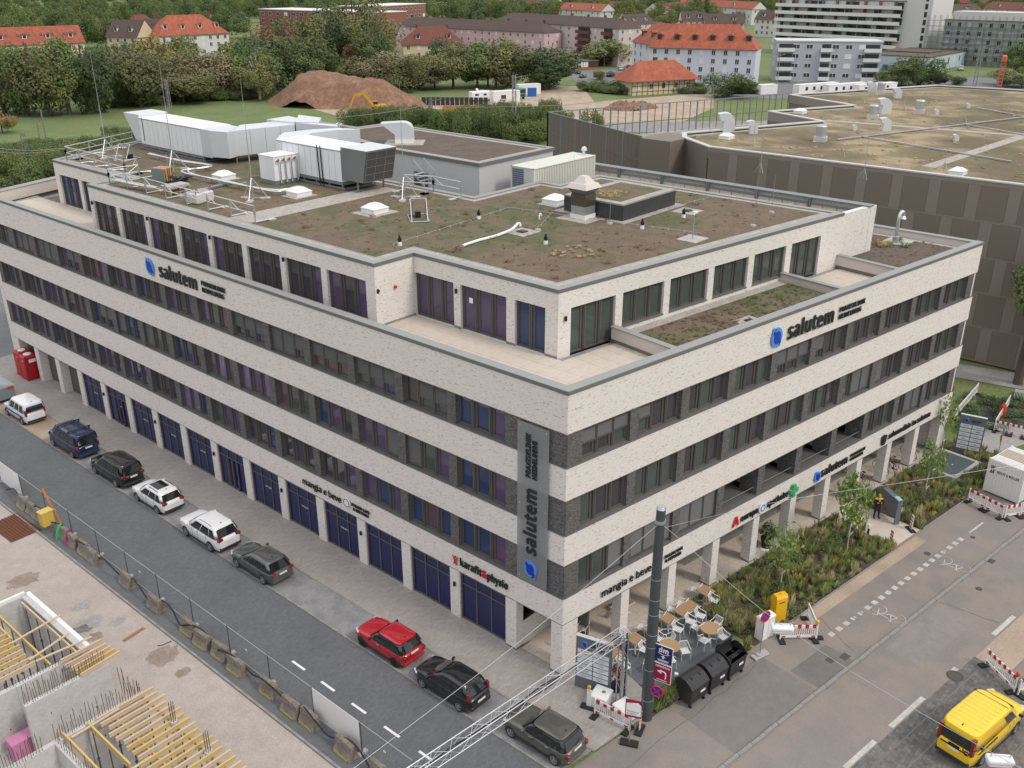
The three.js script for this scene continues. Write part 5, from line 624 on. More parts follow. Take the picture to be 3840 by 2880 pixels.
function beacon(p, label, turnY = 0) { const s = thing('traffic_beacon', label, 'beacon', p, turnY, 'striped beacons'); mesh('base', merge([RB(0.8, 0.1, 0.36, 0.03)]), M.rubber, s); mesh('panel', RB(0.26, 1.0, 0.05, 0.02, 0, 0.12), M.whiteR, s); for (let i = 0; i < 4; i++) { const g = prof([[-0.125, 0], [0.125, 0.1], [0.125, 0.22], [-0.125, 0.12]], 0.056); mesh('red_stripe', g, M.red, s).position.set(0, 0.16 + i * 0.24, 0); } }
const G = (u, v, y = 0) => px(u, v, y), R6 = (x, y, h = 0) => px(2560 + x / 1.728, 2000 + y / 1.728, h), R5 = (x, y, h = 0) => px(2560 + x / 1.728, 1300 + y / 1.728, h), R4 = (x, y, h = 0) => px(1280 + x / 1.728, 2000 + y / 1.728, h);
barrier([-1.14, 0.05, 2.92], [-0.96, 0.01, 4.85], 'red and white barrier in front of white water ballast blocks'); 
for (const [x, z, t] of [[-0.35, 2.75, 0.2], [-0.3, 4.1, -0.2]]) { const s = thing('ballast_block', 'white plastic ballast block with rusty patch behind barrier', 'block', [x, 0.05, z], t, 'ballast blocks'); mesh('block', RB(0.95, 0.75, 0.9, 0.08), M.whiteR, s); mesh('filler_cap', cyl(0.1, 0.09, 0.03, 0.05, 0.74, 0.1), plain(0.3, 0.13, 0.05, 0.8), s); }
beacon(V(-0.55, 0.01, 5.15), 'striped red and white beacon beside the big grey pole', 0.3); { const s = thing('warning_light_panel', 'white beacon panel with yellow warning lamp beside the directory board', 'beacon', [-0.95, 0.05, 2.45], -1.3); mesh('panel', RB(0.24, 1.0, 0.05, 0.02, 0, 0.12), M.whiteR, s); mesh('lamp', merge([cyl(0.05, 0.05, 0.1, 0, 1.12), cyl(0.09, 0.09, 0.08).rotateX(1.57).translate(0, 1.3, 0)]), M.yellow, s); mesh('base', RB(0.8, 0.1, 0.36, 0.03), M.rubber, s); }
barrier(R6(625, 695), R6(865, 690), 'red and white barrier by the white cabinet at kerb', false, M.yellow); barrier(R6(865, 690), td(13.6, 5.35), 'white back of the barrier beside the yellow post box', true);
barrier([15.02, 0.006, 15.97], [13.69, 0.006, 17.74], 'red and white barrier ahead of the yellow van', false, plain(0.5, 0.05, 0.02, 0.4)); barrier([13.6, 0.006, 17.9], [15.4, 0.006, 18.5], 'red and white barrier at the picture edge beside tram track');
barrier(R5(1845, 1000), R5(1955, 1060), 'red and white barrier at the left corner of white container'); barrier(R5(1957, 1061), R5(2070, 1118), 'red and white barrier near the kerb ramp by white container'); barrier(R5(2080, 1118), R5(2180, 1100), 'red and white barrier in front of white container doors'); barrier(R5(2185, 1099), R5(2300, 1078), 'red and white barrier beyond the white container doors');
beacon(R5(1475, 1190), 'striped beacon at the far end of light paved path', 0.9); beacon(R5(1345, 1288), 'striped beacon at the near end of light paved path', 1.1);
// lawn, driveway, barriers near the far street
struct('lawn', sheet([[td(39.3, -8).x, td(39.3, -8).z], [td(39.6, 0).x, td(39.6, 0).z], [45.4, 7.0], [50.4, 4.8], [50.6, -9]], 0.012), M.meadow);
struct('driveway', sheet([[45.4, 7.0], [50.4, 4.8], [50.9, 7.2], [46.4, 10.3]], 0.014), M.asphaltD);
struct('pavement', sheet([[39.4, 6.3], [45.4, 7.0], [46.4, 10.3], [60, 13], [60, 17], [40.2, 9.4]], 0.013), M.paveG);
struct('pavement', sheet([[50.4, -12], [53.4, -12], [59, 12], [55, 12]], 0.02), M.paveG);
struct('road', sheet([[52.5, -30], [56.5, -28], [64.5, 14], [60, 14]], 0.011), M.asphaltL);
struct('planting_strip', sheet([[46.8, 10.0], [51.2, 7.4], [56, 11.3], [52, 12.3]], 0.03), M.soil);
{ const a = R5(1755, 480), b = R5(1905, 305), c = a.clone().lerp(b, 0.5); barrier(a, c, 'white backed barrier on the lawn beside the dark driveway', true); barrier(c, b, 'white backed barrier at the upper end of the lawn', true); const d = R5(2015, 545), e = R5(2110, 385); barrier(d, d.clone().lerp(e, 0.5), 'white backed barrier under the hanging orange hose', true); barrier(d.clone().lerp(e, 0.5), e, 'white backed barrier at the top of the driveway', true);
  barrier(R5(2012, 548), R5(2110, 572), 'red and white barrier at the mouth of the driveway'); barrier(R5(2112, 573), R5(2212, 595), 'red and white barrier with slanted bars beside driveway'); barrier(R5(2140, 345), R5(2240, 365), 'white barrier beside the far street', true);
  const h = thing('hose_coil', 'orange hose coil hanging over a white barrier', 'hose', d.clone().lerp(e, 0.42).setY(0.75), 0.9); for (let i = 0; i < 3; i++) { const t = mesh('loop', new THREE.TorusGeometry(0.42 + i * 0.05, 0.05, 6, 22).scale(0.62, 1.3, 1), plain(0.55, 0.07, 0.02, 0.5), h); t.position.z = i * 0.07 - 0.05; }
  const sp = R5(2045, 690), s2 = thing('no_entry_sign', 'small traffic sign seen from behind on thin post', 'sign', sp, 0.4); mesh('post', cyl(0.03, 0.03, 2.3), M.galv, s2); mesh('disc', cyl(0.3, 0.3, 0.02, 0, 0, 0, 20).rotateX(1.57).translate(0, 1.75, 0.05), M.galv, s2); mesh('red_disc', cyl(0.28, 0.28, 0.02, 0, 0, 0, 20).rotateX(1.57).translate(0, 1.2, -0.05), M.red, s2); }
// directory boards
function board(p, ry, w, h, label, rows, right) {
  const s = thing('directory_board', label, 'sign', p, ry); M.boardG ??= plain(0.16, 0.17, 0.2, 0.45, 0.2); M.boardT ??= plain(0.7, 0.72, 0.75, 0.5); mesh('panel', RB(w, h, 0.18, 0.01), M.boardG, s); mesh('cap', B(w + 0.02, 0.04, 0.2, 0, h), M.renderW, s); logo(s, -w * 0.24, h - 0.35, 0.16, 0.092); letters(s, 'salutem', -w * 0.06, w * 0.3, h - 0.42, 0.18, M.letter, FB, 0.01, 0.092); letters(s, 'PRAXISKLINIK HEIDELBERG', -w * 0.06, w * 0.24, h - 0.52, 0.05, M.letter, FB, 0.006, 0.092);
  for (let i = 0; i < rows; i++) for (const e of [-1, 1]) { const y = h - 0.95 - i * (right ? 0.34 : 0.29); mesh('name_plate', B(w * 0.43, right ? 0.27 : 0.23, 0.012, e * w * 0.23, y, 0.096), M.boardT, s); for (let k = 0; k < 2; k++) { const ww = w * (0.12 + 0.2 * hash(i, e + 3, k)); mesh('print_line', B(ww, 0.022, 0.004, e * w * 0.23, y + 0.08 + k * 0.07, 0.103), M.steel, s); } }
  if (!right) { letters(s, 'A', -w * 0.36, -w * 0.28, h - 0.9, 0.12, M.redS, FB, 0.006, 0.103); letters(s, 'Einfahrt', w * 0.02, w * 0.42, 0.22, 0.17, M.letter, FR, 0.008, 0.092); } else letters(s, 'WM', w * 0.2, w * 0.36, h - 1.2, 0.08, M.letter, FB, 0.004, 0.104);
}
board([0.16, 0.05, 1.86], ALF + 0.24, 1.85, 3.1, 'tall grey tenant directory board at the building corner beside truss', 6, false); board([38.62, 0.02, 7.75], ALF + 0.18, 1.75, 3.1, 'tall grey tenant directory board behind the dark pit cover', 6, true);
// big grey catenary pole with signs
{ const s = thing('street_pole', 'thick dark grey steel pole carrying road signs', 'pole', [0.36, 0, 4.9]); M.pole = plain(0.07, 0.085, 0.095, 0.5, 0.3); mesh('shaft', cyl(0.29, 0.2, 11.6, 0, 0, 0, 24), M.pole, s); mesh('cap', cyl(0.22, 0.15, 0.12, 0, 11.6, 0, 20), M.galv, s); for (const y of [1.2, 3.0, 4.3, 5.0, 6.1, 6.9, 8]) mesh('band', cyl(0.3 - y * 0.0075, 0.3 - y * 0.0075, 0.03, 0, y, 0, 24), M.galv, s); mesh('clamp', cyl(0.24, 0.24, 0.16, 0, 10.9, 0, 20), M.galv, s);
  const mk = (y, w, h, m, l, f) => { const q = thing('road_sign', l, 'sign', [0.36 - 0.05, y, 4.9 + 0.12], -1.4); const b = mesh('panel', RB(w, h, 0.03, 0.01, w / 2 + 0.12, 0, 0.0), m, q); mesh('rim', merge([B(w + 0.04, 0.02, 0.034, w / 2 + 0.12, -0.02), B(w + 0.04, 0.02, 0.034, w / 2 + 0.12, h), B(0.02, h, 0.034, 0.11, 0), B(0.02, h, 0.034, w + 0.13, 0)]), M.whiteP, q); f(q); };
  M.signB = plain(0.01, 0.02, 0.13, 0.4); M.signR = plain(0.3, 0.008, 0.05, 0.4);
  mk(3.62, 0.85, 0.95, M.signB, 'blue drugstore direction sign on the grey pole', q => { letters(q, 'dm', 0.3, 0.8, 0.58, 0.28, M.whiteP, FB, 0.006, 0.016); mesh('orange_swoosh', tube([[0.28, 0.54, 0.02], [0.5, 0.46, 0.02], [0.85, 0.56, 0.02]], 0.02, 10, 4), M.yellow, q); mesh('arrow', prof([[0.42, 0.33], [0.54, 0.42], [0.66, 0.33], [0.58, 0.33], [0.58, 0.25], [0.5, 0.25], [0.5, 0.33]], 0.01).translate(0, 0, 0.018), M.whiteP, q); mesh('small_print', merge([B(0.55, 0.03, 0.006, 0.54, 0.14, 0.018), B(0.5, 0.03, 0.006, 0.54, 0.08, 0.018)]), M.whiteP, q); });
  mk(2.55, 0.85, 0.98, M.signR, 'dark red store direction sign with bent white arrow on the pole', q => { letters(q, 'HORNBACH', 0.2, 0.9, 0.8, 0.1, M.whiteP, FB, 0.006, 0.016); mesh('arrow', merge([tube([[0.72, 0.22, 0.02], [0.72, 0.52, 0.02], [0.62, 0.6, 0.02], [0.5, 0.58, 0.02]], 0.03, 14, 5), prof([[0.3, 0.56], [0.52, 0.68], [0.5, 0.44]], 0.02).translate(0, 0, 0.02)]), M.whiteP, q); mesh('small_print', B(0.5, 0.03, 0.006, 0.55, 0.08, 0.018), M.whiteP, q); });
  const n = thing('no_stopping_sign', 'round blue and red no stopping sign on the grey pole', 'sign', [0.3, 1.95, 5.4], -1.25); mesh('disc', cyl(0.32, 0.32, 0.02, 0, 0, 0, 28).rotateX(1.57), plain(0.03, 0.03, 0.28, 0.4), n); mesh('red_ring', new THREE.TorusGeometry(0.29, 0.04, 6, 28), M.red, n); mesh('red_cross', merge([B(0.06, 0.56, 0.02, 0, -0.28, 0.015).rotateZ(0.78), B(0.56, 0.06, 0.02, 0, -0.03, 0.016).rotateZ(0.78)]), M.red, n);
  const pk = R4(1865, 1365), ps = thing('parking_sign', 'white parking sign with dark red border on post and base', 'sign', pk, -1.15); mesh('base', merge([RB(0.85, 0.14, 0.4, 0.04)]), M.rubber, ps); mesh('post', cyl(0.03, 0.03, 2.6, 0, 0.1), M.galv, ps); mesh('panel', B(0.75, 1.0, 0.02, 0.1, 1.65, 0.04), M.signR, ps); mesh('face', prof([[-0.23, 0.12], [0.45, 0.12], [0.45, 0.72], [0.3, 0.88], [-0.23, 0.78]], 0.012).translate(0, 1.65, 0.056), M.whiteP, ps); letters(ps, 'Parkhaus', -0.2, 0.35, 1.95, 0.1, M.steel, FR, 0.006, 0.062); letters(ps, 'einfahrt', -0.2, 0.25, 1.82, 0.09, M.steel, FR, 0.006, 0.062);
}
// aluminium truss bridge carrying cables, on two masts
{ const s = thing('cable_truss', 'aluminium truss bridge carrying black cables over the left street', 'truss', [0, 0, 0]); const a = V(0.25, 4.05, 3.4), b0 = px(1604, 2890, 3.95), dir = b0.clone().sub(a).setY(0).normalize(), b = a.clone().addScaledVector(dir, 14), w = V(-dir.z, 0, dir.x).multiplyScalar(0.24), up = V(0, 0.42, 0); const ch = [w.clone(), w.clone().negate(), w.clone().add(up), w.clone().negate().add(up)];
  for (const o of ch) mesh('chord', bar(a.clone().add(o), b.clone().add(o), 0.028, 8), M.alu, s); const n = 26, dg = []; for (let i = 0; i < n; i++) { const p = a.clone().lerp(b, i / n), q = a.clone().lerp(b, (i + 1) / n); for (const [c, e] of [[0, 2], [1, 3], [0, 1], [2, 3]]) mesh('diagonal', bar(p.clone().add(ch[i % 2 ? c : e]), q.clone().add(ch[i % 2 ? e : c]), 0.014, 5), M.alu, s); }
  for (let k = 0; k < 3; k++) mesh('cable', tube(Array.from({ length: 9 }, (_, i) => a.clone().lerp(b, i / 8).add(V((hash(i, k, 1) - 0.5) * 0.25, 0.1 + 0.12 * hash(i, k, 2), (hash(i, k, 3) - 0.5) * 0.25))), 0.028, 60, 6), M.black, s);
  for (const e of [-0.18, 0.18]) { mesh('mast', merge([bar([0.2 + e, 0.02, 3.35], [0.2 + e, 4.3, 3.35], 0.03, 8), bar([0.2 + e, 0.02, 3.65], [0.2 + e, 4.3, 3.65], 0.03, 8), ...Array.from({ length: 9 }, (_, i) => bar([0.2 + e, 0.2 + i * 0.45, i % 2 ? 3.35 : 3.65], [0.2 + e, 0.65 + i * 0.45, i % 2 ? 3.65 : 3.35], 0.013, 5))]), M.galv, s); } mesh('drop_cable', tube([[0.45, 4.2, 3.5], [0.5, 2, 3.5], [0.48, 0.05, 3.5]], 0.045, 16, 6), M.black, s); }
// cafe: deck, tables, chairs
{ const dk = struct('cafe_deck', sheet([td(2.0, 0.15), td(11.4, 0.15), td(11.4, 0.9), td(9.35, 1.7), td(9.1, 4.0), td(3.5, 4.15), td(1.9, 2.3)].map(p => [p.x, p.z]), 0.02, 0.03), M.dark); M.plank = plain(0.115, 0.13, 0.14, 0.7); M.plank2 = plain(0.13, 0.145, 0.155, 0.7);
  for (let i = 0; i < 27; i++) { const d = 0.22 + i * 0.145, t0 = d < 2.3 ? 1.95 : 1.95 + (d - 2.3) * 0.85, t1 = d < 0.9 ? 11.4 : d < 1.7 ? 9.5 + (1.7 - d) * 2.3 : 9.3 - (d - 1.7) * 0.09; mesh('plank', Rf(BB(t0, t1, 0.018, 0.04, d, d + 0.137)), i % 3 ? M.plank : M.plank2, dk); }
  M.oak = plain(0.40, 0.26, 0.14, 0.6); M.oak2 = plain(0.33, 0.21, 0.12, 0.6);
  const tableG = n => { const s = []; return s; };
  function table(t, d, w, l, label, round) { const s = thing('cafe_table', label, 'table', td(t, d, 0.04), AR, 'cafe tables'); if (round) mesh('table_top', cyl(0.55, 0.55, 0.035, 0, 0.72, 0, 32), M.oak, s); const n = Math.round(w / 0.1); if (!round) for (let i = 0; i < n; i++) mesh('slat', B(0.094, 0.03, l, -w / 2 + (i + 0.5) * w / n, 0.725), i % 2 ? M.oak : M.oak2, s); if (!round) mesh('rim', merge([B(w + 0.02, 0.03, 0.02, 0, 0.718, l / 2), B(w + 0.02, 0.03, 0.02, 0, 0.718, -l / 2)]), M.whiteP, s); mesh('column', cyl(0.045, 0.045, 0.72, 0, 0, 0, 10), M.whiteP, s); mesh('foot', merge([0, 1, 2, 3].map(k => beam([0, 0.07, 0], [Math.cos(k * 1.571 + 0.78) * 0.36, 0.02, Math.sin(k * 1.571 + 0.78) * 0.36], 0.07, 0.04))), M.whiteP, s); return s; }
  const ch = thing('cafe_chair', 'white slatted metal cafe chair on the grey deck', 'chair', td(3.9, 0.45, 0.04), 0, 'white cafe chairs on the deck');
  for (let i = 0; i < 6; i++) mesh('seat_slat', B(0.44, 0.02, 0.055, 0, 0.44, -0.2 + i * 0.08), M.whiteP, ch); for (let i = 0; i < 7; i++) mesh('back_slat', bar([-0.2 + i * 0.066, 0.46, 0.24], [-0.2 + i * 0.066, 0.82, 0.32], 0.014, 5), M.whiteP, ch); mesh('back_rail', bar([-0.23, 0.83, 0.325], [0.23, 0.83, 0.325], 0.02, 6), M.whiteP, ch);
  for (const e of [-1, 1]) { mesh('arm', tube([[e * 0.24, 0.78, 0.31], [e * 0.26, 0.66, 0.1], [e * 0.26, 0.62, -0.18]], 0.017, 10, 6), M.whiteP, ch); mesh('leg', bar([e * 0.25, 0.62, -0.18], [e * 0.25, 0, -0.25], 0.016, 6), M.whiteP, ch); mesh('leg', bar([e * 0.23, 0.5, 0.22], [e * 0.24, 0, 0.3], 0.016, 6), M.whiteP, ch); }
  ch.rotation.y = AR + Math.PI;
  let first = true; const put = (t, d, a) => { if (first) { ch.position.copy(td(t, d, 0.04)); ch.rotation.y = AR + a; first = false; } else copy(ch, td(t, d, 0.04), AR + a); };
  for (const [t, l] of [[4.3, 'square oak cafe table between the arcade and big grey pole'], [5.55, 'square oak cafe table half hidden by the grey pole'], [6.9, 'square oak cafe table beside the arcade pier'], [2.62, 'square oak cafe table behind the truss mast'], [10.4, 'weathered square cafe table beside the planting bed']]) { const d = t > 10 ? 0.72 : 1.1; table(t, d, 0.78, 0.78, l); put(t, d - 0.68, Math.PI); put(t, d + 0.68, 0); }
  table(8.35, 1.1, 1.5, 0.8, 'long oak cafe table with four chairs'); for (const x of [-0.4, 0.4]) { put(8.35 + x, 0.42, Math.PI); put(8.35 + x, 1.8, 0); }
  table(8.0, 3.05, 1, 1, 'round oak cafe table on the outer deck', true); for (let k = 0; k < 4; k++) { const a = k * 1.571 + 0.3; put(8.0 + Math.sin(a) * 0.78, 3.05 + Math.cos(a) * 0.78, a); } table(5.25, 2.6, 1, 1, 'round oak cafe table hidden behind the road signs', true); for (let k = 0; k < 4; k++) { const a = k * 1.571 + 0.8; put(5.25 + Math.sin(a) * 0.8, 2.6 + Math.cos(a) * 0.8, a); } put(3.6, 2.7, 2.2); put(1.6 + 0.9, 2.0, 0.3);
  for (const t of [3.92, 7.89]) { const s = thing('bollard_lamp', 'short black bollard lamp with white top at the deck edge', 'lamp', td(t, 4.2), 0, 'bollard lamps'); mesh('post', cyl(0.05, 0.05, 0.6), M.black, s); mesh('head', cyl(0.1, 0.1, 0.14, 0, 0.6), M.whiteP, s); }
  // a table and chairs under the arcade
  table(2.4, -1.6, 0.78, 0.78, 'square cafe table under the arcade near the corner'); put(1.7, -1.6, -1.571); put(3.1, -1.6, 1.571); table(6.2, -1.5, 0.78, 0.78, 'square cafe table under the arcade beside second pier'); put(5.5, -1.5, -1.571);
}
for (const [t, d] of [[23.37, 1.74], [23.65, 3.04], [27.07, 3.28]]) { const s = thing('path_lamp', 'black bollard lamp with white top beside the light path', 'lamp', td(t, d), 0, 'path lamps'); mesh('post', cyl(0.07, 0.07, 0.62), M.black, s); mesh('head', cyl(0.09, 0.08, 0.28, 0, 0.62), M.whiteP, s); }
// refuse containers
{ const mk = (t, label, open) => { const s = thing('wheelie_bin', label, 'bin', td(t, 5.35, 0.006), AR, 'black refuse containers'); M.bin ??= plain(0.024, 0.025, 0.027, 0.38); const g = frustum(1.18, 0.84, 1.3, 1.0, 0.87, 0.25); mesh('tub', g, M.bin, s); mesh('rim', merge([B(1.36, 0.06, 0.06, 0, 1.09, 0.5), B(1.36, 0.06, 0.06, 0, 1.09, -0.5), B(0.06, 0.06, 1.06, 0.66, 1.09), B(0.06, 0.06, 1.06, -0.66, 1.09)]), M.bin, s); const lp = [[-0.52, 0], [-0.5, 0.2], [-0.38, 0.34], [-0.18, 0.4], [0.08, 0.36], [0.32, 0.22], [0.5, 0.03], [0.52, 0]], lg = prof(lp, 1.3, 0.01).rotateY(-Math.PI / 2); if (open) { mesh('inside', B(1.28, 0.02, 0.95, 0, 1.1), M.dark, s); const l = mesh('lid', prof([[-0.52, 0], [-0.56, 0.3], [-0.5, 0.62], [-0.3, 0.8], [-0.28, 0.76], [-0.46, 0.6], [-0.51, 0.3], [-0.48, 0]], 1.3).rotateY(-Math.PI / 2), M.bin, s); l.position.y = 1.13; for (const x of [-0.66, 0.66]) mesh('lid_side', prof(lp.map(([z, y]) => [z, y * 1.0]), 0.03).rotateY(-Math.PI / 2).translate(x, 1.13, 0), M.bin, s); } else { const l = mesh('lid', lg, M.bin, s); l.position.y = 1.14; for (const x of [-0.3, 0.3]) mesh('lid_rib', B(0.05, 0.03, 0.3, x, 1.5, 0.05), M.bin, s); }
    for (const e of [-1, 1]) for (const f of [-1, 1]) mesh('wheel', merge([cyl(0.1, 0.1, 0.06).rotateZ(1.57).translate(e * 0.5, 0.1, f * 0.36), B(0.05, 0.16, 0.08, e * 0.5, 0.12, f * 0.36)]), M.rubber, s); mesh('label', B(0.34, 0.12, 0.01, 0.2, 0.72, 0.5), M.whiteP, s); mesh('label_stripe', B(0.2, 0.03, 0.012, 0.2, 0.68, 0.5), M.red, s); };
  mk(3.75, 'black refuse container beside the big grey pole'); mk(5.25, 'black refuse container in the middle of the row of three'); mk(6.75, 'black refuse container with its lid open', true); }
// post box, cabinet, sign
{ const y = thing('post_box', 'yellow post box with tall rounded body beside the bed', 'post box', td(12.05, 4.45), AR - 0.3); mesh('body', RB(0.75, 1.7, 0.5, 0.04), M.yellow, y); mesh('top', frustum(0.74, 0.5, 0.72, 0.3, 0.16, 1.69), M.yellow, y); mesh('slot', B(0.4, 0.05, 0.03, 0, 1.4, 0.24), M.black, y); mesh('emblem', new THREE.TorusGeometry(0.08, 0.02, 5, 16).translate(0, 1.78, 0), M.black, y);
  const w = thing('utility_cabinet', 'white utility cabinet with sloping lid at the kerb', 'cabinet', td(10.45, 4.75), AR - 0.1); mesh('body', RB(0.95, 1.35, 0.5, 0.03), M.whiteR, w); mesh('lid', frustum(1.0, 0.55, 0.9, 0.3, 0.1, 1.35), M.whiteR, w); mesh('door_seam', B(0.012, 1.2, 0.01, 0, 0.08, 0.25), M.seam, w);
  const n = thing('no_stopping_sign', 'round no stopping sign on a post standing in concrete base', 'sign', td(8.95, 5.6, 0.006), -0.3); mesh('base', merge([RB(1.0, 0.14, 0.4, 0.04), RB(0.7, 0.1, 0.3, 0.03, 0.1, 0.12)]), M.concrete, n); mesh('post', cyl(0.03, 0.03, 2.75, 0, 0.1), M.galv, n); mesh('disc', cyl(0.33, 0.33, 0.02, 0, 0, 0, 28).rotateX(1.57).translate(0, 2.55, 0.04), plain(0.03, 0.03, 0.28, 0.4), n); mesh('red_ring', new THREE.TorusGeometry(0.3, 0.04, 6, 28).translate(0, 2.55, 0.05), M.red, n); mesh('red_cross', merge([B(0.06, 0.56, 0.02, 0, -0.28, 0).rotateZ(0.78).translate(0, 2.55, 0.055), B(0.56, 0.06, 0.02, 0, -0.03, 0).rotateZ(0.78).translate(0, 2.55, 0.056)]), M.red, n); }
// letter boxes, pit cover, office container, bicycles
{ const l = thing('letter_boxes', 'grey freestanding letter box unit on the light path', 'letter boxes', td(26.75, 2.75), AR + 1.05); mesh('frame', merge([B(0.08, 1.75, 0.35, -0.85), B(0.08, 1.75, 0.35, 0.85), B(1.78, 0.06, 0.4, 0, 1.72)]), M.boardG, l); for (let i = 0; i < 4; i++) for (let j = 0; j < 6; j++) mesh('letter_box', B(0.4, 0.19, 0.32, -0.6 + i * 0.405, 0.48 + j * 0.2), M.boardG, l); mesh('display', B(0.5, 0.05, 0.3, -0.6, 1.78), plain(0.3, 0.6, 0.7, 0.3), l);
  const c = thing('pit_cover', 'dark green grey pit cover with pale concrete frame in the bed', 'pit cover', td(36.5, 1.78, 0.0), AR); mesh('frame', merge([B(3.8, 0.3, 0.28, 0, 0, 1.35), B(3.8, 0.3, 0.28, 0, 0, -1.35), B(0.28, 0.3, 2.42, 1.76), B(0.28, 0.3, 2.42, -1.76)]), M.concrete, c); M.cover = plain(0.07, 0.095, 0.105, 0.5); for (const a of [-1, 1]) for (const b of [-1, 1]) mesh('cover_panel', B(1.6, 0.26, 1.18, a * 0.81, 0, b * 0.6), M.cover, c); mesh('lifting_eye', merge([cyl(0.05, 0.05, 0.03, 0, 0.26, 0.3), cyl(0.05, 0.05, 0.03, -0.3, 0.26, 0)]), M.whiteP, c);
  const k = thing('office_container', 'white corrugated site container with black lettering and rusty roof stain', 'container', td(36.3, 6.35, 0.006), AR - 0.05); mesh('body', B(2.9, 2.45, 2.35, 0, 0.12), M.whiteR, k); const rib = BB(-0.06, 0.06, 0.2, 2.5, -0.02, 0.02); for (let i = 0; i < 14; i++) for (const e of [-1, 1]) mesh('rib', rib, M.whiteR, k).position.set(-1.35 + i * 0.21, 0, e * 1.185); for (let i = 0; i < 11; i++) for (const e of [-1, 1]) { const m = mesh('rib', rib, M.whiteR, k); m.position.set(e * 1.46, 0, -1.1 + i * 0.22); m.rotation.y = 1.5708; } for (let i = 0; i < 13; i++) mesh('roof_rib', B(0.1, 0.03, 2.2, -1.3 + i * 0.215, 2.57), i > 3 && i < 10 ? M.rustW ??= plain(0.42, 0.33, 0.24, 0.8) : M.whiteR, k); for (const e of [-1, 1]) for (const f of [-1, 1]) mesh('corner_post', B(0.13, 2.5, 0.13, e * 1.43, 0.1, f * 1.16), M.whiteR, k); const tl = mesh('name_board', B(0.02, 0.42, 1.5, -1.49, 1.6, 0.1), M.whiteP, k); const lt = new THREE.Group(); lt.name = 'lettering'; lt.rotation.y = -Math.PI / 2; lt.position.set(-1.505, 0, 0); k.add(lt); letters(lt, 'WOLFF & MÜLLER', -0.55, 0.95, 1.7, 0.2, M.letter, FB, 0.006, 0); letters(lt, 'W', -1.0, -0.72, 1.9, 0.26, M.letter, FB, 0.006, 0); letters(lt, 'M', -1.0, -0.72, 1.58, 0.26, M.letter, FB, 0.006, 0);
  const mkBike = (t, d, a, label) => { const s = thing('bicycle', label, 'bicycle', td(t, d, 0.02), AR + a, 'bicycles under the arcade'); for (const x of [-0.52, 0.52]) { const w = mesh('wheel', new THREE.TorusGeometry(0.33, 0.018, 6, 26).translate(0, 0.345, 0), M.black, s); w.position.x = x; mesh('spokes', merge(Array.from({ length: 8 }, (_, i) => bar([0, 0.345, 0], [0.32 * Math.cos(i * 0.785), 0.345 + 0.32 * Math.sin(i * 0.785), 0], 0.004, 3))), M.galv, w); } mesh('frame', merge([bar([-0.52, 0.345, 0], [-0.08, 0.3, 0], 0.016), bar([-0.08, 0.3, 0], [-0.22, 0.78, 0], 0.018), bar([-0.2, 0.72, 0], [0.36, 0.74, 0], 0.018), bar([-0.08, 0.3, 0], [0.38, 0.68, 0], 0.02), bar([-0.52, 0.345, 0], [-0.2, 0.72, 0], 0.014), bar([0.34, 0.84, 0], [0.52, 0.345, 0], 0.018)]), M.black, s); mesh('saddle', RB(0.26, 0.05, 0.14, 0.02, -0.24, 0.86), M.black, s); mesh('handlebar', merge([bar([0.3, 0.98, -0.28], [0.3, 0.98, 0.28], 0.014), bar([0.35, 0.84, 0], [0.31, 0.98, 0], 0.018)]), M.black, s); mesh('crank', merge([cyl(0.09, 0.09, 0.02).rotateX(1.57).translate(-0.08, 0.3, 0.04), bar([-0.08, 0.3, 0.06], [0.05, 0.2, 0.08], 0.012)]), M.trim, s); };
  mkBike(31.9, -0.9, 1.2, 'dark bicycle leaning at the arcade between two piers'); mkBike(32.6, -0.45, 1.35, 'dark bicycle parked in front of the others'); mkBike(33.4, -0.9, 1.1, 'dark bicycle beside the pier'); mkBike(35.6, -0.8, 1.2, 'dark bicycle in the next arcade bay'); mkBike(29.6, -1.1, 1.3, 'dark bicycle behind the arcade pier');
  for (const [x, z, i] of [[-0.3, -58.95, 0], [-0.2, -60.3, 1]]) { const s = thing('portable_toilet', i ? 'red portable toilet at the far end of building' : 'red portable toilet with white notice beside grey gate', 'toilet', [x, 0.05, z]); M.toilet ??= plain(0.42, 0.008, 0.02, 0.4); mesh('cabin', RB(1.12, 2.05, 1.12, 0.06, 0, 0.08), M.toilet, s); mesh('base', B(1.16, 0.1, 1.16), M.toilet, s); mesh('roof', frustum(1.16, 1.16, 0.9, 0.9, 0.12, 2.12), M.toilet, s); mesh('vent_cap', cyl(0.34, 0.3, 0.06, 0, 2.24, 0, 18), M.whiteP, s); mesh('door', B(0.02, 1.85, 0.8, -0.565, 0.15), M.toilet, s); for (const yy of [0.7, 1.3]) mesh('band', B(1.14, 0.025, 1.14, 0, yy), M.toilet, s); mesh('notice', B(0.6, 0.3, 0.02, 0.1, 1.6, 0.565), M.whiteP, s); mesh('latch', B(0.02, 0.09, 0.12, -0.58, 1.75, 0.2), M.whiteP, s); }
  const pot = thing('potted_tree', 'leafy shrub in black pot with white saucer beside a pier', 'plant', td(17.7, -0.35, 0.02)); mesh('saucer', cyl(0.5, 0.45, 0.05, 0, 0, 0, 20), M.whiteP, pot); mesh('pot', cyl(0.28, 0.4, 0.65, 0, 0.05, 0, 18), M.black, pot); pot.userData.needsCrown = 1; scene.userData.pot = pot; }
struct('light_path', turn(BB(23.9, 26.9, 0, 0.03, 0.16, 4.8), AR), M.tile);
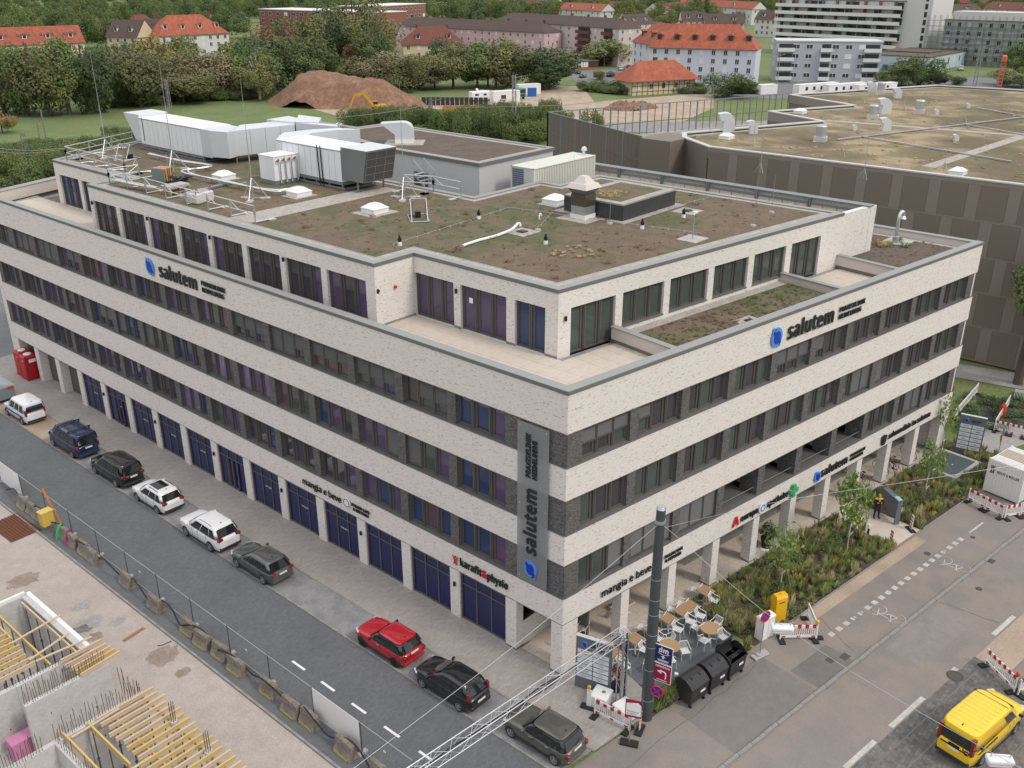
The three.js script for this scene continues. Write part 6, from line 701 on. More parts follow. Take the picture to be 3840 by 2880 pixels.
struct('soil_bed', sheet(q(9.4, 23.85, 0.16, 4.96), 0.02, 0.02), M.soil); struct('soil_bed', sheet(q(26.95, 41, 0.16, 4.86), 0.02, 0.02), M.soil); struct('soil_bed', sheet(q(1.0, 9.2, 4.2, 4.95), 0.03, 0.03), M.soil);
// overhead wires and hanging lamps
{ const top = V(0.36, 10.9, 4.9), l2 = px(3752, 2840, 8.0), l1 = px(2935, 2345, 8.4), far = l2.clone().add(l2.clone().sub(l1).normalize().multiplyScalar(16)).setY(9.5); const wire = (pts, l) => one('overhead_wire', tube(pts, 0.012, 40, 4), M.galv, l, 'wire', 'overhead wires'); wire([top, l1, l2, far], 'thin wire from the grey pole carrying two hanging street lamps'); const lf = px(1315, 2890, 8.5), ld = lf.clone().sub(top); wire([top, top.clone().addScaledVector(ld, 0.5).setY(9.4), lf], 'thin wire from the grey pole across the left street'); wire([top.clone().setY(10.6), R5(700, 990, 8), R5(1500, 870, 8.5), px(3840, 1740, 9)], 'thin wire from the grey pole along the arcade front');
  for (const [p, l] of [[l1, 'white hanging street lamp over the post box'], [l2, 'white hanging street lamp over the yellow van']]) { const s = thing('hanging_lamp', l, 'lamp', p, -0.95); s.scale.setScalar(1.25); mesh('housing', RB(0.72, 0.16, 0.32, 0.06, 0, -0.16), M.whiteP, s); mesh('bowl', RB(0.64, 0.12, 0.28, 0.05, 0, -0.27), M.renderW, s); mesh('hook', merge([bar([-0.25, 0, 0], [-0.25, 0.1, 0], 0.015), bar([0.25, 0, 0], [0.25, 0.1, 0], 0.015), bar([-0.3, 0.06, 0], [0.3, 0.06, 0], 0.012)]), M.galv, s); } }
// ---------- building site on the left ----------
{ const T = 3.0; M.formY = plain(0.55, 0.4, 0.16, 0.75); M.timber = plain(0.56, 0.43, 0.29, 0.8); M.rebar = plain(0.11, 0.06, 0.045, 0.8, 0.2); M.prop = plain(0.1, 0.11, 0.115, 0.6, 0.3); M.concreteL = speckle([0.52, 0.505, 0.49], [0.58, 0.565, 0.55], [0.46, 0.445, 0.43], 5, 6, 20, 0.08);
  const wall = (x0, x1, z0, z1, label, h = T, ins) => { const s = thing('concrete_wall', label, 'wall', [0, 0, 0]); const L = Math.max(x1 - x0, z1 - z0), n = Math.max(1, Math.round(L / 2.6)), alongX = x1 - x0 > z1 - z0; for (let i = 0; i < n; i++) { const a = i / n, b = (i + 1) / n; mesh('wall_panel', alongX ? BB(x0 + (x1 - x0) * a + 0.006, x0 + (x1 - x0) * b - 0.006, 0, h, z0, z1) : BB(x0, x1, 0, h, z0 + (z1 - z0) * a + 0.006, z0 + (z1 - z0) * b - 0.006), M.concreteL, s); } if (ins) mesh('insulation_strip', BB(...ins), M.whiteP, s); for (let i = 0; i < n * 2; i++) mesh('tie_hole', alongX ? cyl(0.03, 0.03, 0.02).rotateX(1.57).translate(x0 + (i + 0.5) * (x1 - x0) / n / 2, i % 2 ? 1.0 : 2.0, z1 + 0.002) : cyl(0.03, 0.03, 0.02).rotateZ(1.57).translate(x0 - 0.002, i % 2 ? 1.0 : 2.0, z0 + (i + 0.5) * (z1 - z0) / n / 2), M.dark, s); return s; };
  wall(-16.45, -16.15, -22.75, -16.1, 'pale concrete wall with white insulated top beside the site road', T, [-16.15, -15.95, 0, T + 0.02, -22.95, -16.1]); wall(-30, -16.46, -23.05, -22.76, 'pale concrete wall closing the far end of timber deck', T, [-30, -16.16, 0, T + 0.018, -23.2, -23.055]); wall(-30, -17.0, -16.35, -16.1, 'long pale concrete wall behind the starter bars'); wall(-19.9, -16.0, -14.75, -14.5, 'large smooth concrete panel wall with starter bars on top'); wall(-24, -16.0, -11.6, -11.35, 'pale concrete wall carrying the ends of timber beams'); wall(-20.05, -19.8, -11.34, -5, 'pale concrete wall running towards the lower picture edge');
  const blob = (p, r, m, n, y) => { const c = []; for (let i = 0; i < 26; i++) { const a = i / 26 * 6.283, k = r * (0.6 + 0.9 * Math.abs(fbm(Math.cos(a) * 1.7 + n, Math.sin(a) * 1.7, n, 4)) + 0.3 * hash(i, n)); c.push([p.x + Math.cos(a) * k * 1.3, p.z + Math.sin(a) * k]); } struct('ground_stain', sheet(c, y), m); }; M.stainG = speckle([0.33, 0.32, 0.30], [0.4, 0.385, 0.36], [0.27, 0.25, 0.23], 3, 8, 30, 0.3); M.stainB = speckle([0.28, 0.22, 0.18], [0.36, 0.29, 0.25], [0.22, 0.17, 0.14], 3, 8, 30, 0.3); for (const [x, y, r, m] of [[700, 260, 0.5, 0], [760, 420, 0.75, 0], [690, 480, 0.5, 0], [1010, 395, 0.4, 0], [1400, 690, 0.8, 1], [1580, 830, 0.35, 1], [820, 520, 0.4, 1], [200, 40, 0.8, 1]]) blob(px(x / 2.304, 2160 + y / 2.304), r, m ? M.stainB : M.stainG, x, 0.001 + 0.0005 * (x % 5));
  struct('site_floor', sheet([[-32, -23], [-16, -23], [-16, -2], [-32, -2]], 0.006), M.concrete);
  // timber formwork beams
  const bg = (L, along) => along === 'x' ? merge([B(L, 0.04, 0.08, 0, 0), B(L, 0.12, 0.03, 0, 0.04), B(L, 0.04, 0.08, 0, 0.16)]) : merge([B(0.08, 0.04, L, 0, 0), B(0.03, 0.12, L, 0, 0.04), B(0.08, 0.04, L, 0, 0.16)]);
  const b1 = bg(2.65, 'x'), b2 = bg(3.3, 'z'), b3 = bg(5.9, 'z'), b4 = bg(2.45, 'x'); const beamAt = (g, x, y, z, t, l, gr) => { const m = one('formwork_beam', g, hash(Math.round(z * 40), Math.round(x * 40), 2) > 0.45 ? M.formY : M.timber, l, 'beam', gr, [x, y, z], t); return m; };
  for (let i = 0; i < 19; i++) { const z = -11.15 + i * 0.42; beamAt(b1, -16.95 + 0.25 * (hash(i, 3) - 0.5), T + 0.06 + (i % 4 === 1 ? 0.01 : 0), z, 0.012 * (hash(i, 5) - 0.5), 'yellow timber formwork beam in the open deck by the site road', 'formwork beams beside the site road'); }
  for (const x of [-16.1, -17.6, -18.6]) for (const z of [-9.6, -6.4, -4]) beamAt(b2, x, T - 0.16, z, 0, 'yellow timber carrier beam under the formwork beams', 'carrier beams');
  beamAt(bg(3.6, 'z'), -18.62, T + 0.05, -9.5, 0, 'long yellow beam beside the open formwork deck'); beamAt(bg(3.4, 'z'), -19.6, T + 0.05, -9.9, 0, 'long yellow beam lying along the inner concrete wall');
  for (const x of [-16.62, -17.85]) beamAt(b3, x, T - 0.2, -19.4, 0, 'long yellow carrier beam inside the walled pit', 'carrier beams in the pit'); beamAt(bg(3, 'z'), -18.3, T - 0.02, -21, 0, 'yellow beam across the far corner of the pit');
  for (let i = 0; i < 8; i++) beamAt(b4, -19.5 - 0.05 * (i % 3), T + 0.04, -20.0 + i * 0.44, 0.03 * (hash(i, 8) - 0.5), 'timber formwork beam at the left picture edge', 'formwork beams at the left edge'); for (let i = 0; i < 4; i++) beamAt(b4, -21.9, T + 0.04, -20 + i * 0.9, 0, 'timber formwork beam at the left picture edge', 'formwork beams at the left edge');
  for (let i = 0; i < 5; i++) beamAt(bg(2.0, 'x'), -16.55 + 0.05 * i, T + (i ? 0.03 : 0.12), -16.0 + i * 0.36, 0.02 * i, 'yellow beam stacked across the top of the concrete wall', 'beams stacked on the wall');
  for (const [x, z, L, t] of [[-17.2, -19.3, 2.6, 0.15], [-17.4, -17.5, 2.2, 0.25], [-17, -16.8, 2.6, -0.1], [-19, -7.4, 2.4, 0.05], [-18.4, -11.0, 2.2, 0.05]]) one('batten', B(L, 0.05, 0.1), M.timber, 'thin raw timber batten spanning between yellow beams', 'batten', 'battens', [x, T + 0.18, z], t);
  // steel props, columns, reinforcement
  const pg = merge([cyl(0.03, 0.03, 1.5, 0, 1.3, 0, 8), cyl(0.04, 0.04, 1.4, 0, 0, 0, 8), cyl(0.07, 0.07, 0.06, 0, 1.3, 0, 8), B(0.14, 0.02, 0.14)]); for (const [x, z] of [...[-16.1, -17.6, -18.6].flatMap(x => [-11, -9.6, -8.2, -6.8, -5.4].map(z => [x, z])), ...[-16.62, -17.85].flatMap(x => [-22, -20.8, -19.6, -18.4, -17.2].map(z => [x, z])), ...[-18.9, -19.8].flatMap(x => [-20, -19, -18, -17].map(z => [x, z]))]) { const s = thing('steel_prop', 'grey adjustable steel prop under the formwork beams', 'prop', [x, 0.01, z], 0, 'steel props'); mesh('tube', pg, M.prop, s); }
  for (const [x, z, l] of [[-16.15, -8.55, 'round concrete column with bundle of bars beside the site road'], [-16.15, -5.9, 'round concrete column with bundle of bars nearer the camera']]) { const s = thing('concrete_column', l.replace(' nearer the camera', ' among the lowest beams'), 'column', [x, 0, z]); mesh('shaft', cyl(0.16, 0.16, T + 0.25, 0, 0, 0, 16), M.concreteL, s); for (let k = 0; k < 6; k++) mesh('bar', cyl(0.014, 0.014, 1.0, 0.1 * Math.cos(k * 1.047), T + 0.25, 0.1 * Math.sin(k * 1.047), 5), M.rebar, s); }
  const rg = cyl(0.013, 0.013, 1, 0, 0, 0, 4), bars = (x0, x1, z0, z1, n, h0, h1, y, label) => { const s = thing('starter_bars', label, 'reinforcement', [0, 0, 0]); for (let i = 0; i < n; i++) { const m = mesh('bar', rg, M.rebar, s); m.position.set(x0 + (x1 - x0) * (i + 0.5) / n, y - 0.1, z0 + (z1 - z0) * (i + 0.5) / n + rr(-0.06, 0.06)); m.scale.y = rr(h0, h1); m.rotation.set(rr(-0.05, 0.05), 0, rr(-0.05, 0.05)); } };
  bars(-19.9, -16.1, -14.62, -14.62, 34, 0.7, 1.2, T, 'row of rusty starter bars on the smooth concrete panel'); bars(-20, -17, -16.2, -16.2, 22, 0.3, 0.5, T, 'row of short starter bars on the long concrete wall'); bars(-20, -16.05, -11.48, -11.48, 34, 0.6, 1.3, T, 'row of rusty starter bars beside the timber beams'); bars(-19.95, -19.9, -11.3, -6, 22, 0.4, 1.1, T, 'rusty starter bars along the lower concrete wall'); bars(-23.5, -20.5, -11.4, -11.4, 26, 0.6, 1.2, T, 'cluster of rusty starter bars at the left picture edge'); bars(-16.2, -16.0, -13.2, -11.6, 9, 0.9, 1.8, 2.2, 'tall rusty bars beside the end of the concrete panel');
  { const s = thing('insulation_block', 'pink insulation block between the concrete walls', 'block', [-20.1, 0.01, -15.3]); M.pink = plain(0.55, 0.22, 0.36, 0.8); for (let i = 0; i < 5; i++) mesh('board', B(1.2, 0.19, 0.7, 0.01 * (i % 2), 0.2 * i), M.pink, s); }
  one('plank', B(1.3, 0.06, 0.16), plain(0.3, 0.16, 0.08, 0.8), 'loose brown plank lying on the site road', 'plank', null, [-12.55, 0, -19.42], 0.15); one('bent_bar', tube([[0, 0.02, 0], [0.25, 0.02, 0.02], [0.7, 0.02, -0.15]], 0.025, 12, 5), M.rebar, 'short bent bar lying on the site road', 'bar', null, [-12.2, 0, -17.6], -0.5);
  { const s = thing('mesh_mat_stack', 'stack of rusty reinforcement mesh by the kerb', 'reinforcement', [-12.05, 0.02, -35.2], 0.02); for (let i = 0; i < 14; i++) mesh('bar', bar([-0.9, 0.06, -1.5 + i * 0.23], [0.95, 0.06, -1.5 + i * 0.23], 0.02, 4), M.rust ??= plain(0.18, 0.075, 0.04, 0.85), s); for (let i = 0; i < 10; i++) mesh('bar', bar([-0.85 + i * 0.19, 0.1, -1.6], [-0.85 + i * 0.19, 0.1, 1.6], 0.02, 4), M.rust, s); mesh('sheet', B(1.9, 0.03, 3.2), M.rust, s); }
  // concrete barrier stones along the fence
  M.jersey = speckle([0.23, 0.195, 0.16], [0.31, 0.275, 0.24], [0.13, 0.11, 0.09], 2, 7, 20, 0.3); M.jerseyY = plain(0.33, 0.27, 0.09, 0.9); const jp = [[-0.3, 0], [0.3, 0], [0.29, 0.12], [0.13, 0.4], [0.1, 0.78], [-0.1, 0.78], [-0.13, 0.4], [-0.29, 0.12]], jg = uvm(prof(jp, 1.2, 0.015).translate(0, 0, 0)), jy = prof([[-0.345, 0.02], [-0.33, 0.13], [-0.225, 0.3], [-0.2, 0.3], [-0.29, 0.12], [-0.3, 0.02]], 1.12);
  [-37.3, -35.9, -34.9, -31.6, -30.3, -28.9, -27.9, -23.9, -20.6, -17.3, -15.85, -14.3, -12.7, -10.1, -8.2, -6.9, -4.2, -1.9].forEach((z, i) => { const s = thing('barrier_stone', ['mossy concrete barrier stone with yellow foot by the fence', 'stained concrete barrier stone with yellow foot by the fence'][i % 2], 'barrier', [-10.5 + 0.06 * Math.sin(i * 3), 0.005, z], 0.05 * Math.sin(i * 7), i % 2 ? 'stained barrier stones' : 'mossy barrier stones'); mesh('stone', jg, M.jersey, s); if (z > -18 || i === 0 || i === 5) mesh('yellow_foot', jy, M.jerseyY, s).scale.set(1, 0.75, 0.9); });
  one('cable', tube(Array.from({ length: 40 }, (_, i) => [-10.5 + 0.12 * Math.sin(i * 1.7), i % 3 ? 0.75 : 0.3, -40 + i * 1.05]), 0.045, 160, 6), M.black, 'thick black cable draped over the barrier stones', 'cable');
  { const s = thing('power_box', 'yellow power distribution box with hanging cables', 'power box', [-10.75, 0.02, -33.2], 0.1); mesh('cabinet', RB(0.75, 0.95, 0.55, 0.03, 0, 0.45), plain(0.6, 0.42, 0.08, 0.5), s); mesh('lid', B(0.82, 0.06, 0.62, 0, 1.4), plain(0.62, 0.46, 0.12, 0.5), s); mesh('legs', merge([B(0.06, 0.45, 0.06, -0.3), B(0.06, 0.45, 0.06, 0.3)]), M.steel, s); for (const [k, m] of [[0, plain(0.04, 0.4, 0.12, 0.5)], [1, plain(0.3, 0.03, 0.14, 0.5)]]) for (let i = 0; i < 4; i++) mesh('hose', tube([[0.1 + i * 0.08, 0.6, 1.2 + k * 1.0], [0.0 + i * 0.07, 0.9, 1.4 + k], [-0.3 + i * 0.05, 0.5, 1.5 + k], [-0.45 + i * 0.1, 0.05, 1.6 + k]], 0.025, 14, 5), m, s); }
  one('plank', beam([-10.0, 0.02, -32.9], [-10.2, 2.4, -34.4], 0.14, 0.06), plain(0.38, 0.17, 0.06, 0.8), 'reddish plank leaning against the site fence', 'plank');
  // mesh fence: posts, top rail, wires; two covered panels
  const fz = Array.from({ length: 14 }, (_, i) => -45.4 + i * 3.48); fz.forEach((z, i) => { if (i === fz.length - 1) return; const s = thing('fence_panel', i === 1 || i === 11 ? 'wire mesh site fence panel covered with white sheet' : 'wire mesh site fence panel standing in the road', 'fence', [-10.03, 0, z], 0, i === 1 || i === 11 ? 'covered fence panels' : 'site fence panels'); for (const e of [0, 3.46]) mesh('post', cyl(0.024, 0.024, 1.85, 0, 0, e, 8), M.prop, s); mesh('rail', merge([bar([0, 1.82, 0], [0, 1.82, 3.46], 0.018), bar([0, 0.12, 0], [0, 0.12, 3.46], 0.018)]), M.galv, s); mesh('wire_mesh', merge([...Array.from({ length: 17 }, (_, k) => bar([0, 0.12, 0.2 * (k + 0.5)], [0, 1.82, 0.2 * (k + 0.5)], 0.0016, 3)), ...Array.from({ length: 6 }, (_, k) => bar([0, 0.35 + k * 0.26, 0], [0, 0.35 + k * 0.26, 3.46], 0.0016, 3))]), M.prop, s).userData.kind = 'stuff'; if (i === 1 || i === 11) mesh('white_sheet', BB(-0.03, -0.02, 0.2, 1.85, 0.05, 3.4), M.whiteR, s); if (i % 3 === 0) mesh('tag', B(0.01, 0.1, 0.16, -0.02, 1.1, 1.6), M.whiteP, s); mesh('foot', B(0.5, 0.1, 0.22, 0, 0, 0), M.concrete, s); });
}
// ---------- brown car-park and store building on the right ----------
{ const T = 16.4, s = thing('store_building', 'large brown clad store building with dry green flat roof', 'building'); const o = [[58.6, 34], [140, 34], [132, -28.8], [104.9, -40.7], [99.2, -28.9], [86.3, -34.5], [82.3, -25.7], [63.7, -33.4], [60.9, -31.7], [57.3, -26.4]].reverse();
  o.reverse(); M.clad1 = plain(0.185, 0.157, 0.126, 0.6, 0.05); M.clad2 = plain(0.245, 0.214, 0.182, 0.6, 0.05); M.copW = plain(0.55, 0.53, 0.51, 0.6);
  const oo = o; mesh('core', sheet(inset(oo, 0.12), T - 0.5, T - 0.52), M.clad1, s); mesh('coping', ring(oo, -0.05, 0.5, T - 0.12, T), M.copW, s); mesh('parapet_wall', ring(oo, 0, 0.3, T - 1.2, T - 0.12), M.clad2, s); mesh('gravel_edge', ring(oo, 0.5, 1.3, T - 0.6, T - 0.3), M.gravelL, s); mesh('green_roof', sheet(inset(oo, 1.3), T - 0.28, 0.2), M.sedumY, s);
  mesh('gravel_path', sheet([[62, -6.5], [132, -2.0], [132, -0.8], [62, -5.3]], T - 0.25, 0.1), M.gravelL, s); mesh('gravel_path', sheet([[84, -26], [92, 30], [93.2, 30], [85.2, -26]], T - 0.245, 0.1), M.gravelL, s);
  const a = V(57.3, 0, -26.4), b = V(58.6, 0, 34), d = b.clone().sub(a).normalize(), ang = -Math.atan2(d.z, d.x), W = 3.3, g1 = BB(-1.13, 1.13, 0, 2.95, 0, 0.06), g2 = BB(-0.5, 0.5, 0, 2.95, 0, 0.05), L = 46;
  for (let i = 0; i < 14; i++) for (let j = 0; j < 5; j++) { const y = 0.35 + j * 3.15, off = (j % 2) * 1.5, p = a.clone().addScaledVector(d, 1.3 + i * W + off); const m = mesh('dark_panel', g1, M.clad1, s); m.position.set(p.x - 0.08, y, p.z); m.rotation.y = ang + Math.PI; const p2 = a.clone().addScaledVector(d, 1.3 + i * W + off + 1.65), m2 = mesh('light_panel', g2, M.clad2, s); m2.position.set(p2.x - 0.08, y, p2.z); m2.rotation.y = ang + Math.PI; }
  for (let j = 0; j <= 5; j++) { const p = a.clone().addScaledVector(d, L / 2); const m = mesh('rail', BB(-L / 2, L / 2, 0, 0.2, 0, 0.1), M.clad2, s); m.position.set(p.x - 0.06, 0.16 + j * 3.15, p.z); m.rotation.y = ang + Math.PI; }
  for (const [x, y] of [[150, 1045], [620, 1090], [2030, 1045 + 600 - 0]]) { } for (const [k, y] of [[4, 13.6], [1, 13.6], [17.5, 10.3]]) { const p = a.clone().addScaledVector(d, 2 + k * 1.65), m = mesh('louvre', merge(Array.from({ length: 7 }, (_, i) => BB(-0.9, 0.9, i * 0.17, i * 0.17 + 0.1, 0.08, 0.13))), M.louvre, s); m.position.set(p.x - 0.1, y, p.z); m.rotation.y = ang + Math.PI; }
  for (const [p, q] of [[[57.3, -26.4], [60.9, -31.7]], [[60.9, -31.7], [63.7, -33.4]], [[64.6, -33.0], [82.3, -25.7]], [[86.3, -34.5], [99.2, -28.9]]]) { const A = V(p[0], 0, p[1]), Q = V(q[0], 0, q[1]), m = mesh('side_panel', BB(0, A.distanceTo(Q), 10, T - 0.15, -0.02, 0.05), p[0] > 64 ? M.renderW : M.clad1, s); m.position.copy(A); m.rotation.y = -Math.atan2(Q.z - A.z, Q.x - A.x); }
  // open parking deck with mesh screens
  const k = thing('parking_deck_screen', 'dark expanded metal screen on posts around the open parking deck', 'screen'); const scr = (p, q, y0, y1, n, open) => { for (let i = 0; i <= n; i++) { const t = i / n, x = p[0] + (q[0] - p[0]) * t, z = p[1] + (q[1] - p[1]) * t; mesh('post', B(i % 4 ? 0.09 : 0.16, y1 - y0, i % 4 ? 0.09 : 0.16, x, y0, z), i % 4 ? M.clad1 : M.steel, k); } for (const y of [y0, (y0 + y1) / 2, y1 - 0.1]) mesh('rail', beam([p[0], y + 0.05, p[1]], [q[0], y + 0.05, q[1]], 0.12, 0.12), y > y1 - 0.2 ? M.steel : M.clad1, k); if (!open) { const A = V(p[0], 0, p[1]), Q = V(q[0], 0, q[1]); const m = mesh('mesh_panel', BB(0, A.distanceTo(Q), y0 - 8, y1 - 0.1, -0.02, 0.02), mat({ color: C(0.3, 0.265, 0.24), transmission: 0.75, thickness: 0, roughness: 0.6 }), k); m.position.copy(A); m.rotation.y = -Math.atan2(Q.z - A.z, Q.x - A.x); } };
  scr([57.8, -34.9], [66.3, -54.8], 11.2, 16.5, 24); scr([66.3, -54.8], [104.9, -40.7], 11.8, 16.5, 34, true); mesh('deck_wall', BB(0, 41, 0, 12.6, -0.2, 0.2).rotateY(-Math.atan2(14.1, 38.6)).translate(66.3, 0, -54.8), M.concrete, k); mesh('parking_deck', sheet([[57.9, -34.8], [60.9, -31.7], [63.7, -33.3], [104.8, -30], [104.9, -40.6], [66.3, -54.7]], 11.4, 0.5), M.concrete, k); mesh('ramp_wall', BB(0, 26, 11.4, 13.6, -0.2, 0.2).rotateY(-0.38).translate(66, 0, -44), M.renderW, k); mesh('brown_box', BB(57.4, 62.6, 0, 16.35, -34.8, -31.0), M.clad1, k);
  const vr = (x, y, h = T - 0.28) => px(2560 + x / 1.728, y / 1.728, h), grp = 'roof ventilators';
  for (const [x, y, l] of [[890, 915, 'round stainless roof fan nearest the brown facade'], [1230, 770, 'round stainless roof fan beside a curved cowl'], [1530, 735, 'round stainless roof fan in the middle of the store roof'], [1280, 608, 'round stainless roof fan at the far roof edge']]) { const f = thing('roof_fan', l.replace('nearest', 'close to'), 'ventilator', vr(x, y), 0.3, grp); mesh('base', B(1.3, 0.5, 1.3), M.copW, f); mesh('drum', cyl(0.55, 0.55, 1.05, 0, 0.5, 0, 18), M.galv, f); mesh('lid', cyl(0.6, 0.5, 0.12, 0, 1.55, 0, 18), M.galv, f); }
  for (const [x, y, c, l] of [[290, 850, 1.3, 'big curved cowl by the roof notch'], [455, 865, 0.9, 'curved cowl beside the black goosenecks'], [1315, 845, 0.9, 'curved cowl behind the stainless fans'], [1310, 735, 1.2, 'big dark mouthed cowl in the roof middle'], [1390, 635, 0.9, 'curved cowl near the far roof edge'], [1225, 600, 1.0, 'tall curved cowl at the far parapet'], [1115, 845, 0.4, 'small gooseneck vent near conduit line'], [1770, 915, 0.45, 'small gooseneck vent among the grass'], [1645, 740, 0.4, 'small gooseneck vent beside far path'], [1850, 700, 0.4, 'small gooseneck vent near far path']]) { const f = thing('roof_cowl', 'galvanised ' + l, 'ventilator', vr(x, y), -0.9, 'roof cowls'); const sp = new THREE.Shape(); sp.moveTo(0.5 * c, 0); sp.lineTo(0.5 * c, 0.8 * c); sp.quadraticCurveTo(0.5 * c, 1.55 * c, -0.3 * c, 1.6 * c); sp.lineTo(-0.9 * c, 1.5 * c); sp.lineTo(-0.7 * c, 0.95 * c); sp.lineTo(-0.45 * c, 0.9 * c); sp.lineTo(-0.5 * c, 0); mesh('cowl', new THREE.ExtrudeGeometry(sp, { depth: 0.95 * c, bevelEnabled: false, curveSegments: 8 }).translate(0, 0, -0.47 * c), M.duct, f); }
  for (const [x, y] of [[283, 900], [1780, 1130], [760, 735]]) skylight(vr(x, y).x, vr(x, y).z, 'white domed skylight on the dry store roof', 'store roof skylights', 1.6, T - 0.28);
  for (const [x0, y0, x1, y1] of [[1000, 912, 2212, 765], [1160, 892, 2130, 1055], [1910, 705, 2212, 760], [1820, 810, 2212, 880]]) { const p = vr(x0, y0), q2 = vr(x1, y1); one('roof_conduit', beam(p.setY(T - 0.15), q2.setY(T - 0.15), 0.22, 0.1), M.galv, 'long galvanised cable conduit across the dry store roof', 'conduit', 'roof conduits'); }
  for (const [x, y, h] of [[178, 860, 5], [455, 950, 5], [1165, 670, 4], [1430, 720, 4], [1820, 790, 4.5], [1030, 1010, 4], [1690, 1110, 5], [500, 1120, 4], [1170, 1160, 4]]) { const p = vr(x, y); const f = thing('lightning_rod', 'thin lightning rod on the dry store roof', 'lightning rod', p, 0, 'store roof rods'); mesh('rod', cyl(0.03, 0.012, h, 0, 0, 0, 5), M.galv, f); for (let i = 0; i < 3; i++) mesh('leg', bar([0, 0.9, 0], [0.5 * Math.cos(i * 2.09), 0, 0.5 * Math.sin(i * 2.09)], 0.02, 4), M.galv, f); }
}
// ---------- houses and blocks behind ----------
M.roofR = speckle([0.32, 0.09, 0.052], [0.39, 0.125, 0.075], [0.23, 0.065, 0.042], 9, 9, 40, 0.4, 0.9, {}, 512, 2); M.roofO = speckle([0.34, 0.092, 0.052], [0.41, 0.125, 0.07], [0.25, 0.07, 0.042], 9, 9, 40, 0.4, 0.9, {}, 512, 2); M.roofB = speckle([0.085, 0.06, 0.05], [0.11, 0.075, 0.062], [0.065, 0.05, 0.045], 5, 12, 40, 0.25); M.roofM = speckle([0.17, 0.06, 0.045], [0.21, 0.075, 0.055], [0.12, 0.05, 0.04], 5, 12, 40, 0.25);
const wallM = { pink: plain(0.62, 0.43, 0.45, 0.9), white: plain(0.62, 0.61, 0.60, 0.9), cream: plain(0.62, 0.52, 0.34, 0.9), blue: plain(0.6, 0.62, 0.69, 0.9), grey: plain(0.42, 0.43, 0.47, 0.9), pinkW: plain(0.58, 0.5, 0.49, 0.9), brick: plain(0.26, 0.11, 0.085, 0.9), lgrey: plain(0.55, 0.55, 0.56, 0.9) };
M.bgGlass = mat({ color: C(0.045, 0.05, 0.055), roughness: 0.12 }); M.winW = plain(0.7, 0.7, 0.7, 0.6); M.gutter = plain(0.12, 0.1, 0.09, 0.6);
const wgc = {};
